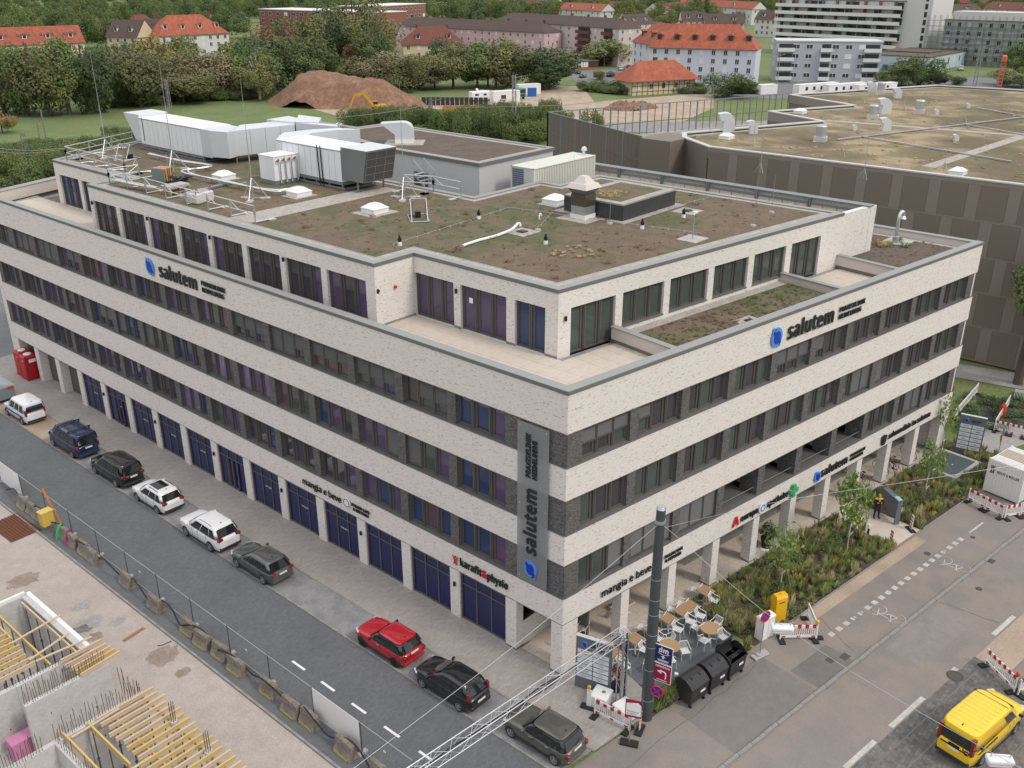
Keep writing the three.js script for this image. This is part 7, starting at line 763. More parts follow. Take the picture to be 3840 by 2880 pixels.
// A, B: eave corners (left, right as seen) at height H; D: depth away; opts: roof 'flat' | 'gable' | 'hip', rise, rows, cols, side cols, wall, roofM
function block(name, label, A, Bp, H, D, o) {
  A = A.clone().setY(0); Bp = Bp.clone().setY(0); const d = Bp.clone().sub(A), L = d.length(), ry = -Math.atan2(d.z, d.x), s = thing(name, label, 'building', A, ry, o.group), wm = o.wall; // local x along front, z = -depth behind
  mesh('wall', BB(0, L, 0, H, -D, 0), wm, s);
  if (o.plinth) mesh('plinth', BB(-0.05, L + 0.05, 0, 1.2, -D - 0.05, 0.05), o.plinth, s);
  const rise = o.rise ?? 4, e = o.eave ?? 0.5;
  if (o.roof === 'flat') { mesh('roof', BB(-0.2, L + 0.2, H, H + 0.3, -D - 0.2, 0.2), o.roofM ?? M.gutter, s); }
  else { const hx = o.roof === 'hip' ? Math.min(D / 2, L / 3) : 0, P = [[-e, H, e], [L + e, H, e], [L + e, H, -D - e], [-e, H, -D - e], [hx - (hx ? 0 : e), H + rise, -D / 2], [L - hx + (hx ? 0 : e), H + rise, -D / 2]], F = [[0, 1, 5], [0, 5, 4], [1, 2, 5], [2, 3, 4], [2, 4, 5], [3, 0, 4], [0, 3, 2], [0, 2, 1]]; const g = new THREE.BufferGeometry(); g.setAttribute('position', new THREE.Float32BufferAttribute(F.flatMap(f => f.flatMap(i => P[i])), 3)); g.computeVertexNormals(); if (o.roof === 'hip') mesh('roof', g, o.roofM, s); else { const t = 0.18, sl = (sgn) => { const q = beam([L / 2, H + rise / 2, -D / 2 + sgn * (D / 4 + e / 2)], [L / 2 + 1, H + rise / 2, -D / 2 + sgn * (D / 4 + e / 2)], 1, t); return q; }; mesh('roof', g, o.roofM, s); mesh('gable', merge([0.02, L - 0.02].map(x => { const gg = new THREE.BufferGeometry(); gg.setAttribute('position', new THREE.Float32BufferAttribute([x - (x < 1 ? 0.56 : -0.56), H - 0.05, 0.05, x - (x < 1 ? 0.56 : -0.56), H - 0.05, -D - 0.05, x - (x < 1 ? 0.56 : -0.56), H + rise * 0.97, -D / 2], 3)); gg.computeVertexNormals(); gg.setAttribute('uv', new THREE.Float32BufferAttribute(new Float32Array(6), 2)); return gg; })), Object.assign(wm, { side: THREE.DoubleSide }), s); }
    mesh('gutter', merge([B(L + 2 * e, 0.14, 0.14, L / 2, H - 0.08, e)]), M.gutter, s); }
  const ww = o.ww ?? 1.1, wh = o.wh ?? 1.45, key = ww + '_' + wh, gg = wgc[key] ??= { f: merge([BB(-ww / 2 - 0.1, ww / 2 + 0.1, -0.1, 0, -0.03, 0.08), BB(-ww / 2 - 0.1, ww / 2 + 0.1, wh, wh + 0.1, -0.03, 0.05), BB(-ww / 2 - 0.1, -ww / 2, 0, wh, -0.03, 0.05), BB(ww / 2, ww / 2 + 0.1, 0, wh, -0.03, 0.05), BB(-0.05, 0.05, 0, wh, -0.03, 0.04)]), p: BB(-ww / 2, ww / 2, 0, wh, -0.03, 0.02), b: BB(-ww / 2, ww / 2, 0, wh, -0.02, 0.035) };
  const win = (x, y, z, r, i) => { const w = mesh('window', gg.f, o.frameM ?? M.winW, s); w.position.set(x, y, z); w.rotation.y = r; mesh('pane', hash(i, Math.round(y * 10), 3) > 0.8 ? gg.b : gg.p, hash(i, Math.round(y * 10), 3) > 0.8 ? M.winW : M.bgGlass, w); };
  const st = (H - (o.base ?? 0.8)) / o.rows; for (let j = 0; j < o.rows; j++) { const y = (o.base ?? 0.8) + j * st + st * 0.28; for (let i = 0; i < o.cols; i++) if (!(o.skip && o.skip(i, j))) win((i + 0.5) * L / o.cols, y, 0, 0, i); for (let i = 0; i < (o.sideR ?? 0); i++) win(L, y, -(i + 0.5) * D / o.sideR, Math.PI / 2, i + 9); for (let i = 0; i < (o.sideL ?? 0); i++) win(0, y, -(i + 0.5) * D / o.sideL, -Math.PI / 2, i + 19); }
  for (let i = 0; i < (o.dormers ?? 0); i++) { const x = (i + 0.5) * L / o.dormers, zz = -D * 0.17, yy = H + rise * 0.34; const dm = mesh('dormer', merge([BB(-0.8, 0.8, -0.6, 1.5, -2, 0)]), o.dormerM ?? M.winW, s); dm.position.set(x, yy, zz + 0.4); mesh('pane', BB(-0.55, 0.55, 0.1, 1.25, 0, 0.03), M.bgGlass, dm); mesh('dormer_roof', prof([[-1.1, 1.45], [1.1, 1.45], [0, 2.1]], 2.6).translate(0, 0, -0.9), o.roofM, dm); }
  for (let i = 0; i < (o.skylights ?? 0); i++) { const x = (i + 0.5) * L / o.skylights, f = 0.3, m = mesh('roof_window', B(0.8, 0.08, 1.1), M.bgGlass, s); m.position.set(x, H + rise * (1 - 2 * f * 0.5 - 0.2) + 0.1, -D / 2 * (1 - 0.5) - 0.4); m.position.set(x, H + rise * 0.5 + 0.12, -D / 4 + e / 4); m.rotation.x = Math.atan2(rise, D / 2); }
  for (let i = 0; i < (o.chimneys ?? 0); i++) mesh('chimney', B(0.9, 1.6, 0.7, (i + 0.5) * L / o.chimneys, H + (o.roof === 'flat' ? 0.2 : rise - 0.8), -D / 2 - 0.6), M.roofM, s);
  if (o.balc) for (const [i0, i1] of o.balc) for (let j = 0; j < o.rows; j++) { const y = (o.base ?? 0.8) + j * st, x0 = i0 * L, x1 = i1 * L; mesh('balcony', merge([BB(x0, x1, y - 0.1, y + 0.05, 0, 1.3), BB(x0, x1, y + 0.05, y + 1.05, 1.25, 1.3), BB(x0, x0 + 0.05, y, y + 1.05, 0, 1.25), BB(x1 - 0.05, x1, y, y + 1.05, 0, 1.25)]), o.balcM ?? M.winW, s); mesh('balcony_door', BB(x0 + 0.4, x1 - 0.4, y + 0.1, y + 2.2, 0.0, 0.05), M.bgGlass, s); }
  return s;
}
const r1 = (x, y, h = 0) => px(x / 1.728, y / 1.728, h), r2 = (x, y, h = 0) => px(1280 + x / 1.728, y / 1.728, h), r3 = (x, y, h = 0) => px(2560 + x / 1.728, y / 1.728, h);
block('terraced_house', 'long house with red tiled roof and row of skylights beyond the trees', r1(-60, 300, 7.5), r1(545, 275, 7.5), 7.5, 11, { wall: wallM.cream, roof: 'gable', rise: 6.2, roofM: M.roofR, rows: 2, cols: 12, sideR: 2, skylights: 8, chimneys: 3, dormers: 4 });
block('house', 'narrow house with dark brown roof beside the red roofed terrace', r1(690, 240, 8.5), r1(880, 245, 8.5), 8.5, 12, { wall: wallM.cream, roof: 'gable', rise: 6.5, roofM: M.roofB, rows: 3, cols: 4, sideR: 2, chimneys: 1, dormers: 2, dormerM: M.winW }); block('house', 'white gabled house with dark roof windows between two red roofs', r1(880, 225, 9), r1(1010, 230, 9), 9, 12, { wall: wallM.lgrey, roof: 'gable', rise: 6, roofM: M.roofB, rows: 3, cols: 3, skylights: 2 });
block('villa', 'large house with orange hipped roof, white walls and dormers', r1(1035, 235, 9), r1(1480, 215, 9), 9, 15, { wall: wallM.white, roof: 'hip', rise: 7.5, roofM: M.roofO, rows: 3, cols: 9, dormers: 4, chimneys: 4 }); block('house', 'brown roofed house half hidden behind the orange roofed villa', r1(900, 205, 9), r1(1075, 190, 9), 9, 12, { wall: wallM.lgrey, roof: 'hip', rise: 6.5, roofM: M.roofM, rows: 2, cols: 4, chimneys: 1, dormers: 3 });
block('office_block', 'brick and glass office block with stepped glazed top', r1(1675, 60, 15), r2(215, 85, 15), 15, 22, { wall: wallM.brick, roof: 'flat', rows: 4, cols: 14, ww: 2.4, roofM: M.winW }); block('office_block', 'long brick office block with glazed roof terraces', r2(200, 45, 16), r2(545, 25, 16), 16, 22, { wall: wallM.brick, roof: 'flat', rows: 4, cols: 12, ww: 2.2, roofM: M.winW });
block('apartment_block', 'long pink apartment block with dark brown roof', r2(350, 165, 11), r2(1315, 212, 11), 11, 11, { wall: wallM.pink, roof: 'hip', rise: 3.6, roofM: M.roofB, rows: 4, cols: 22, sideR: 2, chimneys: 9, ww: 0.9, wh: 1.2, frameM: M.winW });
block('apartment_block', 'pale apartment block with balconies and dark roof', r2(1000, 130, 13.5), r2(1800, 185, 13.5), 13.5, 11, { wall: wallM.pinkW, roof: 'hip', rise: 3.2, roofM: M.roofB, rows: 5, cols: 15, sideR: 3, chimneys: 8, ww: 0.9, wh: 1.2, balc: [[0.7, 0.8], [0.89, 0.96]], balcM: M.roofM });
block('house', 'house with wide red brown roof among the trees', r2(400, 290, 6), r2(800, 285, 6), 6, 14, { wall: wallM.cream, roof: 'hip', rise: 6.5, roofM: M.roofM, rows: 2, cols: 6, chimneys: 2, dormers: 2 });
block('apartment_house', 'pale blue apartment house with orange tiled hipped roof and dormers', px(2560 - 125, 178, 10.8), r3(478, 325, 10.8), 10.8, 14, { wall: wallM.blue, roof: 'hip', rise: 7, roofM: M.roofO, rows: 4, cols: 9, sideL: 4, dormers: 6, chimneys: 2, dormerM: M.gutter });
block('apartment_house', 'wing of pale blue house with orange roof turned away', r2(1890, 268, 10.8), r2(2080, 305, 10.8), 10.8, 12, { wall: wallM.blue, roof: 'hip', rise: 6.5, roofM: M.roofO, rows: 4, cols: 5, dormers: 3, dormerM: M.gutter });
block('apartment_block', 'grey four storey apartment block with white balconies', r3(615, 268, 12.4), r3(1300, 275, 12.4), 12.4, 13, { wall: wallM.grey, roof: 'flat', rows: 4, cols: 8, sideL: 1, balc: [[0.01, 0.17], [0.42, 0.53], [0.83, 0.99]], skip: i => [0, 3, 7].includes(i), ww: 1.9, wh: 1.2, roofM: M.lg ??= wallM.lgrey, frameM: M.winW });
{ const s = block('terrace_tower', 'large white stepped apartment slab with long open balconies', r3(600, 245, 6), r3(1400, 290, 6), 22, 18, { wall: wallM.lgrey, roof: 'flat', rows: 0, cols: 0 }); const A = r3(600, 245, 6), Bq = r3(1400, 290, 6), L = Math.hypot(Bq.x - A.x, Bq.z - A.z); for (let j = 0; j < 7; j++) { const y = 1.5 + j * 2.95; mesh('balcony', merge([BB(0, L, y, y + 1.25, 2.2, 2.35), BB(0, L, y - 0.1, y, 0, 2.35)]), M.winW, s); for (let i = 0; i < 18; i++) mesh('glazing', BB(i * L / 18 + 0.2, (i + 1) * L / 18 - 0.2, y + 0.1, y + 2.5, 0, 0.1), hash(i, j, 15) > 0.45 ? M.bgGlass : hash(i, j, 16) > 0.5 ? wallM.pinkW : wallM.lgrey, s); for (let i = 0; i < 9; i++) mesh('divider', B(0.12, 2.9, 2.3, (i + 0.5) * L / 9, y, 1.15), M.gutter, s); } mesh('stair_tower', BB(L, L + 11, 0, 27, -18, -1), wallM.white, s); for (let j = 0; j < 8; j++) mesh('tower_window', BB(L + 8, L + 9.2, 2 + j * 2.9, 4 + j * 2.9, -1.02, -0.97), M.bgGlass, s); mesh('penthouse', BB(2, L - 6, 22.3, 25, -14, -3), wallM.white, s); }
{ const s = block('scaffolded_block', 'grey apartment block wrapped in green scaffolding', r3(1700, 130, 15.8), r3(2330, 150, 15.8), 15.8, 16, { wall: wallM.lgrey, roof: 'flat', rows: 5, cols: 9, ww: 1.3 }); const A = r3(1700, 130, 15.8), Bq = r3(2330, 150, 15.8), L = Math.hypot(Bq.x - A.x, Bq.z - A.z); M.scaf = plain(0.13, 0.19, 0.17, 0.6); for (let j = 0; j < 8; j++) mesh('scaffold_deck', BB(-6, L, 1.6 + j * 2, 1.72 + j * 2, 0.6, 1.8), M.scaf, s); for (let i = 0; i < 18; i++) mesh('scaffold_pole', merge([bar([-6 + i * (L + 6) / 17, 0, 0.6], [-6 + i * (L + 6) / 17, 17.6, 0.6], 0.07, 4), bar([-6 + i * (L + 6) / 17, 0, 1.8], [-6 + i * (L + 6) / 17, 17.6, 1.8], 0.07, 4)]), M.scaf, s); mesh('penthouse', BB(2, L - 3, 16, 19, -13, -2), wallM.white, s); }
block('low_building', 'low white and blue building with flat brown roof', r3(1600, 375, 5), r3(1850, 330, 5), 5, 22, { wall: plain(0.46, 0.55, 0.6, 0.8), roof: 'flat', roofM: M.sedumD, rows: 1, cols: 7, ww: 1.4, wh: 2 }); block('low_building', 'long low pavilion with dark glazing and wide flat roof', r3(1300, 330, 5.5), r3(1600, 345, 5.5), 5.5, 14, { wall: wallM.lgrey, roof: 'flat', rows: 1, cols: 8, ww: 2.2, wh: 1.8, roofM: M.sedumD });
{ const s = block('station_house', 'small half timbered station house with orange hipped roof', r2(1885, 530, 3.9), r2(2290, 510, 3.9), 3.9, 9, { wall: wallM.cream, roof: 'hip', rise: 5.2, eave: 1.3, roofM: M.roofO, rows: 1, cols: 5, chimneys: 1 }); const A = r2(1885, 530, 3.9), Bq = r2(2290, 510, 3.9), L = Math.hypot(Bq.x - A.x, Bq.z - A.z); for (let i = 0; i <= 12; i++) mesh('timber_post', B(0.18, 3.9, 0.06, i * L / 12, 0, 0.02), M.roofB, s); for (const y of [0.9, 2.5, 3.7]) mesh('timber_rail', B(L, 0.16, 0.07, L / 2, y, 0.02), M.roofB, s); }
block('garage_row', 'row of red garage doors below the pale apartment block', r2(1470, 405, 2.8), r2(1665, 395, 2.8), 2.8, 6, { wall: plain(0.36, 0.12, 0.1, 0.8), roof: 'flat', rows: 1, cols: 6, ww: 2, wh: 1.8, base: 0.1, frameM: M.roofM });
for (const [x0, y0, x1, y1, H, D, w, rf, l, f] of [[1410, 60, 1680, 75, 9, 12, wallM.white, M.roofR, 'white house with red roof at the top of the view', r2], [1650, 55, 1840, 50, 8, 12, wallM.white, M.roofM, 'house with brown red roof behind the pale flats', r2], [2070, 70, 2300, 55, 9, 12, wallM.white, M.roofM, 'white house behind the dark green conifer', r2], [1880, 160, 2030, 150, 9, 11, wallM.pinkW, M.roofB, 'pale house with dark roof beside orange roof', r2], [-40, 30, 450, 60, 10, 11, wallM.white, M.roofR, 'white block with orange balconies at the top of the view', r3], [0, 135, 150, 135, 9, 11, wallM.pinkW, M.roofB, 'pale flats with dark roof behind the orange roof', r3], [150, 150, 400, 150, 8, 11, wallM.pink, M.roofB, 'pink gable house behind the pale blue house', r3], [470, 125, 640, 130, 9, 12, wallM.white, M.roofB, 'white house with dark roof beside the white slab', r3], [1590, 85, 1950, 75, 10, 14, wallM.cream, M.roofB, 'long dark roofed hall behind the stair tower', r3], [1950, 55, 2280, 70, 10, 14, wallM.pinkW, M.roofM, 'brown roofed houses at the upper right corner', r3], [1700, 20, 1960, 22, 11, 14, wallM.brick, M.roofM, 'brick house behind the dark roofed hall', r3], [-30, 20, 330, 30, 9, 12, wallM.white, M.roofM, 'pale house half hidden in the far wood', (x, y, h) => r2(x + 2300 - 1250, y, h)]]) block('house', l, f(x0, y0, H), f(x1, y1, H), H, D, { wall: w, roof: 'gable', rise: 4.5, roofM: rf, rows: 3, cols: Math.max(4, Math.round((x1 - x0) / 35)), chimneys: 2, dormers: 2, sideR: 2 });
// ---------- railway, spoil heap, far site ----------
struct('sandy_ground', sheet([r1(1780, 640), r1(2212, 760), r2(500, 800), r2(1340, 800), r2(2212, 790), r3(200, 700), r3(200, 610), r2(2212, 615), r2(1640, 660), r2(1560, 560), r2(1400, 560), r2(1100, 640), r2(500, 660), r2(100, 520)].map(p => [p.x, p.z]), 0.03), M.sand);
struct('car_park', sheet([r2(1480, 470), r2(1900, 440), r2(1900, 560), r2(1680, 600), r2(1500, 520)].map(p => [p.x, p.z]), 0.02), M.asphaltL); struct('road', sheet([r3(-60, 560), r3(470, 545), r3(1900, 500), r3(2300, 520), r3(2300, 620), r3(700, 640), r3(-60, 640)].map(p => [p.x, p.z]), 0.022), M.asphaltL);
struct('track_bed', sheet([[40, -170], [130, -125], [180, -60], [240, -40], [240, -60], [185, -85], [135, -140], [30, -190]], 0.015), M.gravel);
{ // spoil heap: one long bumpy ridge
  const heap = (A, Bq, rz, h, label, m) => { const L = A.distanceTo(Bq), NX = 64, NZ = 30, pos = [], idx = []; for (let i = 0; i <= NX; i++) for (let j = 0; j <= NZ; j++) { const u = i / NX * 2 - 1, w = j / NZ * 2 - 1, r = Math.min(1, Math.hypot(u, w * (1 + 0.15 * Math.sin(u * 5)))), base = (1 - r) ** 0.85 * (1 + 0.1 * r), pk = 0.72 + 0.3 * Math.exp(-(((u + 0.42) / 0.3) ** 2)) + 0.12 * Math.exp(-(((u - 0.3) / 0.25) ** 2)); pos.push(u * L / 2, Math.max(0, Math.min(1, base * 1.7) * pk * h * (1 - 0.12 * r) + (r < 0.97 ? 1.5 * fbm(u * 6, w * 3, 5, 5) : -0.1)), w * rz); } for (let i = 0; i < NX; i++) for (let j = 0; j < NZ; j++) { const a = i * (NZ + 1) + j, b = a + NZ + 1; idx.push(a, a + 1, b, b, a + 1, b + 1); } const g = new THREE.BufferGeometry(); g.setAttribute('position', new THREE.Float32BufferAttribute(pos, 3)); g.setIndex(idx); g.computeVertexNormals(); const c = A.clone().lerp(Bq, 0.5); one('spoil_heap', g.toNonIndexed(), m, label, 'spoil heap', null, [c.x, -0.05, c.z], -Math.atan2(Bq.z - A.z, Bq.x - A.x)); };
  M.spoil = speckle([0.22, 0.118, 0.072], [0.29, 0.165, 0.108], [0.14, 0.075, 0.05], 18, 8, 30, 0.4, 0.95, {}, 512, 1.8); heap(px(1015, 372), px(1590, 402), 14, 8.0, 'long reddish brown spoil heap between the meadow and site', M.spoil); heap(r2(1700, 715), r2(2050, 690), 5, 1.8, 'low mound of earth behind the deck screen', M.spoil); }
{ const p = r2(240, 738), s = thing('excavator', 'yellow excavator digging into the spoil heap', 'excavator', p, 2.6); s.scale.setScalar(1.15); M.exY = plain(0.55, 0.3, 0.02, 0.5); for (const e of [-1, 1]) mesh('track', RB(3.6, 0.8, 0.55, 0.3, 0, 0, e * 1.05), M.trim, s); mesh('house', RB(2.6, 1.1, 2.3, 0.12, -0.5, 0.9), M.exY, s); mesh('cab', RB(1.3, 1.6, 1.0, 0.1, 0.6, 1.0, 0.65), M.carGlass, s); mesh('cab_roof', B(1.3, 0.08, 1.0, 0.6, 2.6, 0.65), M.exY, s); mesh('boom', merge([beam([0.8, 1.5, -0.3], [3.0, 4.4, -0.3], 0.4, 0.55), beam([2.9, 4.4, -0.3], [5.0, 4.2, -0.3], 0.35, 0.45)]), M.exY, s); mesh('stick', beam([4.9, 4.4, -0.3], [6.2, 1.6, -0.3], 0.3, 0.35), M.exY, s); mesh('bucket', RB(0.9, 0.8, 1.1, 0.2, 6.1, 0.8, -0.3), M.steel, s); }
{ const bx = (n, l, c, p, w, h, d, t, m, x) => { const s = thing(n, l, c, p, t); mesh('body', B(w, h, d), m, s); mesh('roof', B(w + 0.1, 0.08, d + 0.1, 0, h), x?.roof ?? m, s); for (const [xx, yy, ww, wh] of x?.win ?? []) mesh('window', B(ww, wh, 0.06, xx, yy, d / 2), M.bgGlass, s); const n2 = Math.round(w / 0.5); if (x?.ribs) for (let i = 0; i < n2; i++) mesh('rib', B(0.12, h - 0.1, 0.05, -w / 2 + (i + 0.5) * w / n2, 0.05, d / 2), m, s); return s; };
  const F = -0.62; bx('site_cabin', 'orange site cabin with red roof', 'cabin', r2(790, 755), 9.5, 2.5, 2.5, F - 0.1, plain(0.55, 0.24, 0.06, 0.6), { roof: M.roofR, win: [[-1.6, 0.8, 1.2, 1.2], [2, 0.9, 1.6, 1.1]] }); bx('site_container', 'pale brown container beside the orange cabin', 'container', r2(600, 775), 4.5, 2.5, 2.4, F, plain(0.42, 0.27, 0.2, 0.7), { ribs: 1 }); bx('generator', 'dark blue generator set on the sandy ground', 'generator', r2(968, 742), 3.5, 2.0, 1.8, F, plain(0.03, 0.09, 0.2, 0.5), { ribs: 1 }); bx('site_container', 'white container beside the camper van', 'container', r2(1060, 660), 8, 2.9, 2.6, F + 0.2, M.whiteR, { ribs: 1, win: [[-1, 1, 1.5, 1]] }); bx('site_container', 'white container behind the green truck', 'container', r2(1210, 610), 7, 2.8, 2.5, F + 0.2, M.whiteR, { ribs: 1 }); bx('portable_toilet', 'blue portable toilets beside the white container', 'toilet', r2(1235, 625), 2.4, 2.3, 1.2, F, plain(0.03, 0.12, 0.42, 0.5), { ribs: 1 });
  bx('site_container', 'white cube container beside the far road', 'container', r3(540, 608), 6, 2.6, 2.5, F + 0.2, M.whiteR, { ribs: 1 }); for (let i = 0; i < 3; i++) bx('site_cabin', ['long row cabin', 'second white cabin', 'third white cabin'][i] + ' behind the store roof edge', 'cabin', r3(860 + i * 190, 598), 16, 2.5, 2.6, -0.35, M.whiteR, { win: [[-5, 0.9, 1, 1], [-2, 0.9, 1, 1], [1, 0.9, 1, 1], [4, 0.9, 1, 1]] });
  { const p = r2(910, 655), s = thing('camper_van', 'white camper van with satellite dish', 'camper', p, F + 0.25); mesh('body', RB(6.2, 2.2, 2.2, 0.2, -0.4, 0.5), M.whiteP, s); mesh('cab', prof([[2.4, 0.45], [3.9, 0.45], [3.85, 1.2], [3.2, 1.4], [2.5, 2.2], [2.4, 2.2]], 2.05, 0.05), M.whiteP, s); mesh('windscreen', beam([3.22, 1.45, 0], [2.62, 2.15, 0], 1.8, 0.05), M.carGlass, s); mesh('window', merge([B(1.2, 0.5, 0.04, -2, 1.6, 1.1), B(0.9, 0.5, 0.04, 0.5, 1.6, 1.1)]), M.carGlass, s); mesh('roof_box', RB(1.4, 0.2, 1.0, 0.05, 0, 2.7), M.whiteP, s); mesh('dish', new THREE.SphereGeometry(0.5, 12, 6, 0, 6.3, 0, 1).rotateX(1).translate(-1.5, 3.0, 0), M.whiteP, s); for (const x of [-2, 2.9]) for (const e of [-1, 1]) mesh('wheel', cyl(0.35, 0.35, 0.22).rotateX(1.57).translate(x, 0.35, e), M.rubber, s); }
  { const p = r2(1160, 642), s = thing('truck', 'green truck cab beside the white container', 'truck', p, F - 1.2); M.trG = plain(0.03, 0.3, 0.2, 0.4); mesh('cab', RB(2.2, 2.3, 2.4, 0.15, 0, 0.7), M.trG, s); mesh('windscreen', B(0.05, 0.9, 2.0, 1.1, 1.75), M.carGlass, s); mesh('grille', B(0.05, 0.5, 1.6, 1.1, 0.9), M.trim, s); mesh('bed', B(5, 1.2, 2.4, -3.8, 1.0), M.steel, s); for (const x of [0.2, -3, -5]) for (const e of [-1, 1]) mesh('wheel', cyl(0.5, 0.5, 0.3).rotateX(1.57).translate(x, 0.5, e), M.rubber, s); } }
// lattice masts and railway wires
{ const mast = (p, h, w, label, m) => { const s = thing('lattice_mast', label, 'mast', p, 0.4, 'railway masts'); for (const [a, b] of [[-1, -1], [1, -1], [1, 1], [-1, 1]]) mesh('leg', bar([a * w, 0, b * w], [a * w * 0.6, h, b * w * 0.6], 0.07, 4), m, s); const n = Math.round(h / (w * 2.2)), g = []; for (let i = 0; i < n; i++) { const y0 = i * h / n, y1 = (i + 1) * h / n, k0 = w * (1 - 0.4 * i / n), k1 = w * (1 - 0.4 * (i + 1) / n), f = i % 2 ? 1 : -1; for (const e of [-1, 1]) g.push(bar([f * k0, y0, e * k0], [-f * k1, y1, e * k1], 0.04, 3), bar([e * k0, y0, f * k0], [e * k1, y1, -f * k1], 0.04, 3)); } mesh('lacing', merge(g), m, s); mesh('arm', beam([0, h - 0.6, 0], [3.2, h - 0.4, 1.5], 0.08, 0.08), m, s); return s; }; M.mastG = plain(0.2, 0.24, 0.22, 0.7, 0.2); M.mastS = plain(0.3, 0.31, 0.31, 0.6, 0.2);
  mast(r2(1120, 905), 13.2, 0.45, 'tall lattice mast in the hedge behind the plant house', M.mastS); mast(r2(585, 845), 7, 0.4, 'green lattice mast behind the cowl', M.mastG); mast(r1(205, 1165), 8, 0.4, 'green lattice mast beyond the left roof end', M.mastG); mast(r1(1108, 760), 9, 0.4, 'grey lattice mast behind the long white unit', M.mastS); mast(r3(600, 600), 11, 0.4, 'lattice mast beside the pale blue house', M.mastS); mast(r3(1890, 560), 12, 0.5, 'lattice mast near the coral red column', M.mastS); for (const [x, y] of [[265, 930], [300, 905]]) { const s = thing('wooden_post', 'weathered timber post at the meadow edge', 'post', r1(x, y), 0, 'timber posts'); mesh('post', cyl(0.18, 0.15, x > 280 ? 6 : 4.8, 0, 0, 0, 8), plain(0.22, 0.19, 0.16, 0.9), s); }
  const w = (a, b, sag, l) => { const m = a.clone().lerp(b, 0.5); m.y -= sag; one('railway_wire', tube([a, m, b], 0.045, 20, 4), M.mastS, l, 'wire', 'railway wires'); }; const y = p => (q, h) => q.setY(h); w(r1(-40, 960, 7), r1(420, 960, 7.3), 0.4, 'railway wire beyond the left roof end'); w(r1(-40, 985, 6.8), r1(420, 966, 7.1), 0.4, 'lower railway wire beyond the left roof end'); w(r2(-100, 770, 7), r2(560, 682, 7), 0.3, 'railway wire behind the plant house'); w(r2(560, 682, 7), r2(1120, 690, 8), 0.3, 'railway wire between the two masts'); w(r2(1120, 690, 8), r2(1700, 655, 8), 0.3, 'railway wire towards the deck screen');
  const rc = thing('advertising_column', 'coral red steel mast with emblem beside the store roof', 'mast', r3(2045, 592), 0.3); M.coral = plain(0.55, 0.13, 0.08, 0.5); mesh('shaft', merge([[-0.7, 0], [0.7, 0]].flatMap(([x]) => [B(0.3, 8.5, 0.3, x, 0, 0.5), B(0.3, 8.5, 0.3, x, 0, -0.5)]).concat(Array.from({ length: 8 }, (_, i) => B(1.5, 0.12, 1.2, 0, 0.5 + i * 1.05)))), M.coral, rc); mesh('head', RB(4.2, 1.8, 1.2, 0.3, 0, 8.4), M.coral, rc); mesh('emblem', B(0.7, 1.2, 0.1, -0.4, 8.7, 0.62), M.db, rc);
  const ds = thing('event_fence', 'dark barrier fence between the spoil heap and camper', 'fence', r2(520, 682)); const e2 = r2(950, 684).sub(ds.position); for (let i = 0; i < 14; i++) { const p = e2.clone().multiplyScalar((i + 0.5) / 14); mesh('fence_field', B(e2.length() / 14 - 0.15, 2.1, 0.05, p.x, 0, p.z, -Math.atan2(e2.z, e2.x)), M.trim, ds); } }
// parked cars far behind
{ const src = [cars.punto, cars.audi, cars.seat, cars.peugeot, cars.punto, cars.seat, cars.audi, cars.punto, cars.peugeot, cars.kuga, cars.seat]; [[1530, 478, .9], [1565, 503, .4], [1745, 497, .3], [1810, 455, .7], [1860, 445, .7], [1850, 475, .4], [1830, 498, .3], [1835, 512, .2], [1800, 535, .2], [1785, 545, .2], [1850, 585, .5]].forEach(([x, y, t], i) => { const c = copy(src[i], r2(x, y), t); c.userData = { label: 'parked car on the car park below the pale apartment block', category: 'car', group: 'cars on the far car park' }; }); const c = copy(cars.kuga, r3(1800, 455), 0.4); c.userData = { label: 'white car parked before the low blue white building', category: 'car' }; const v = copy(cars.t5, r3(1310, 455), 0.3); v.userData = { label: 'van parked beside the grey apartment block', category: 'van' }; }
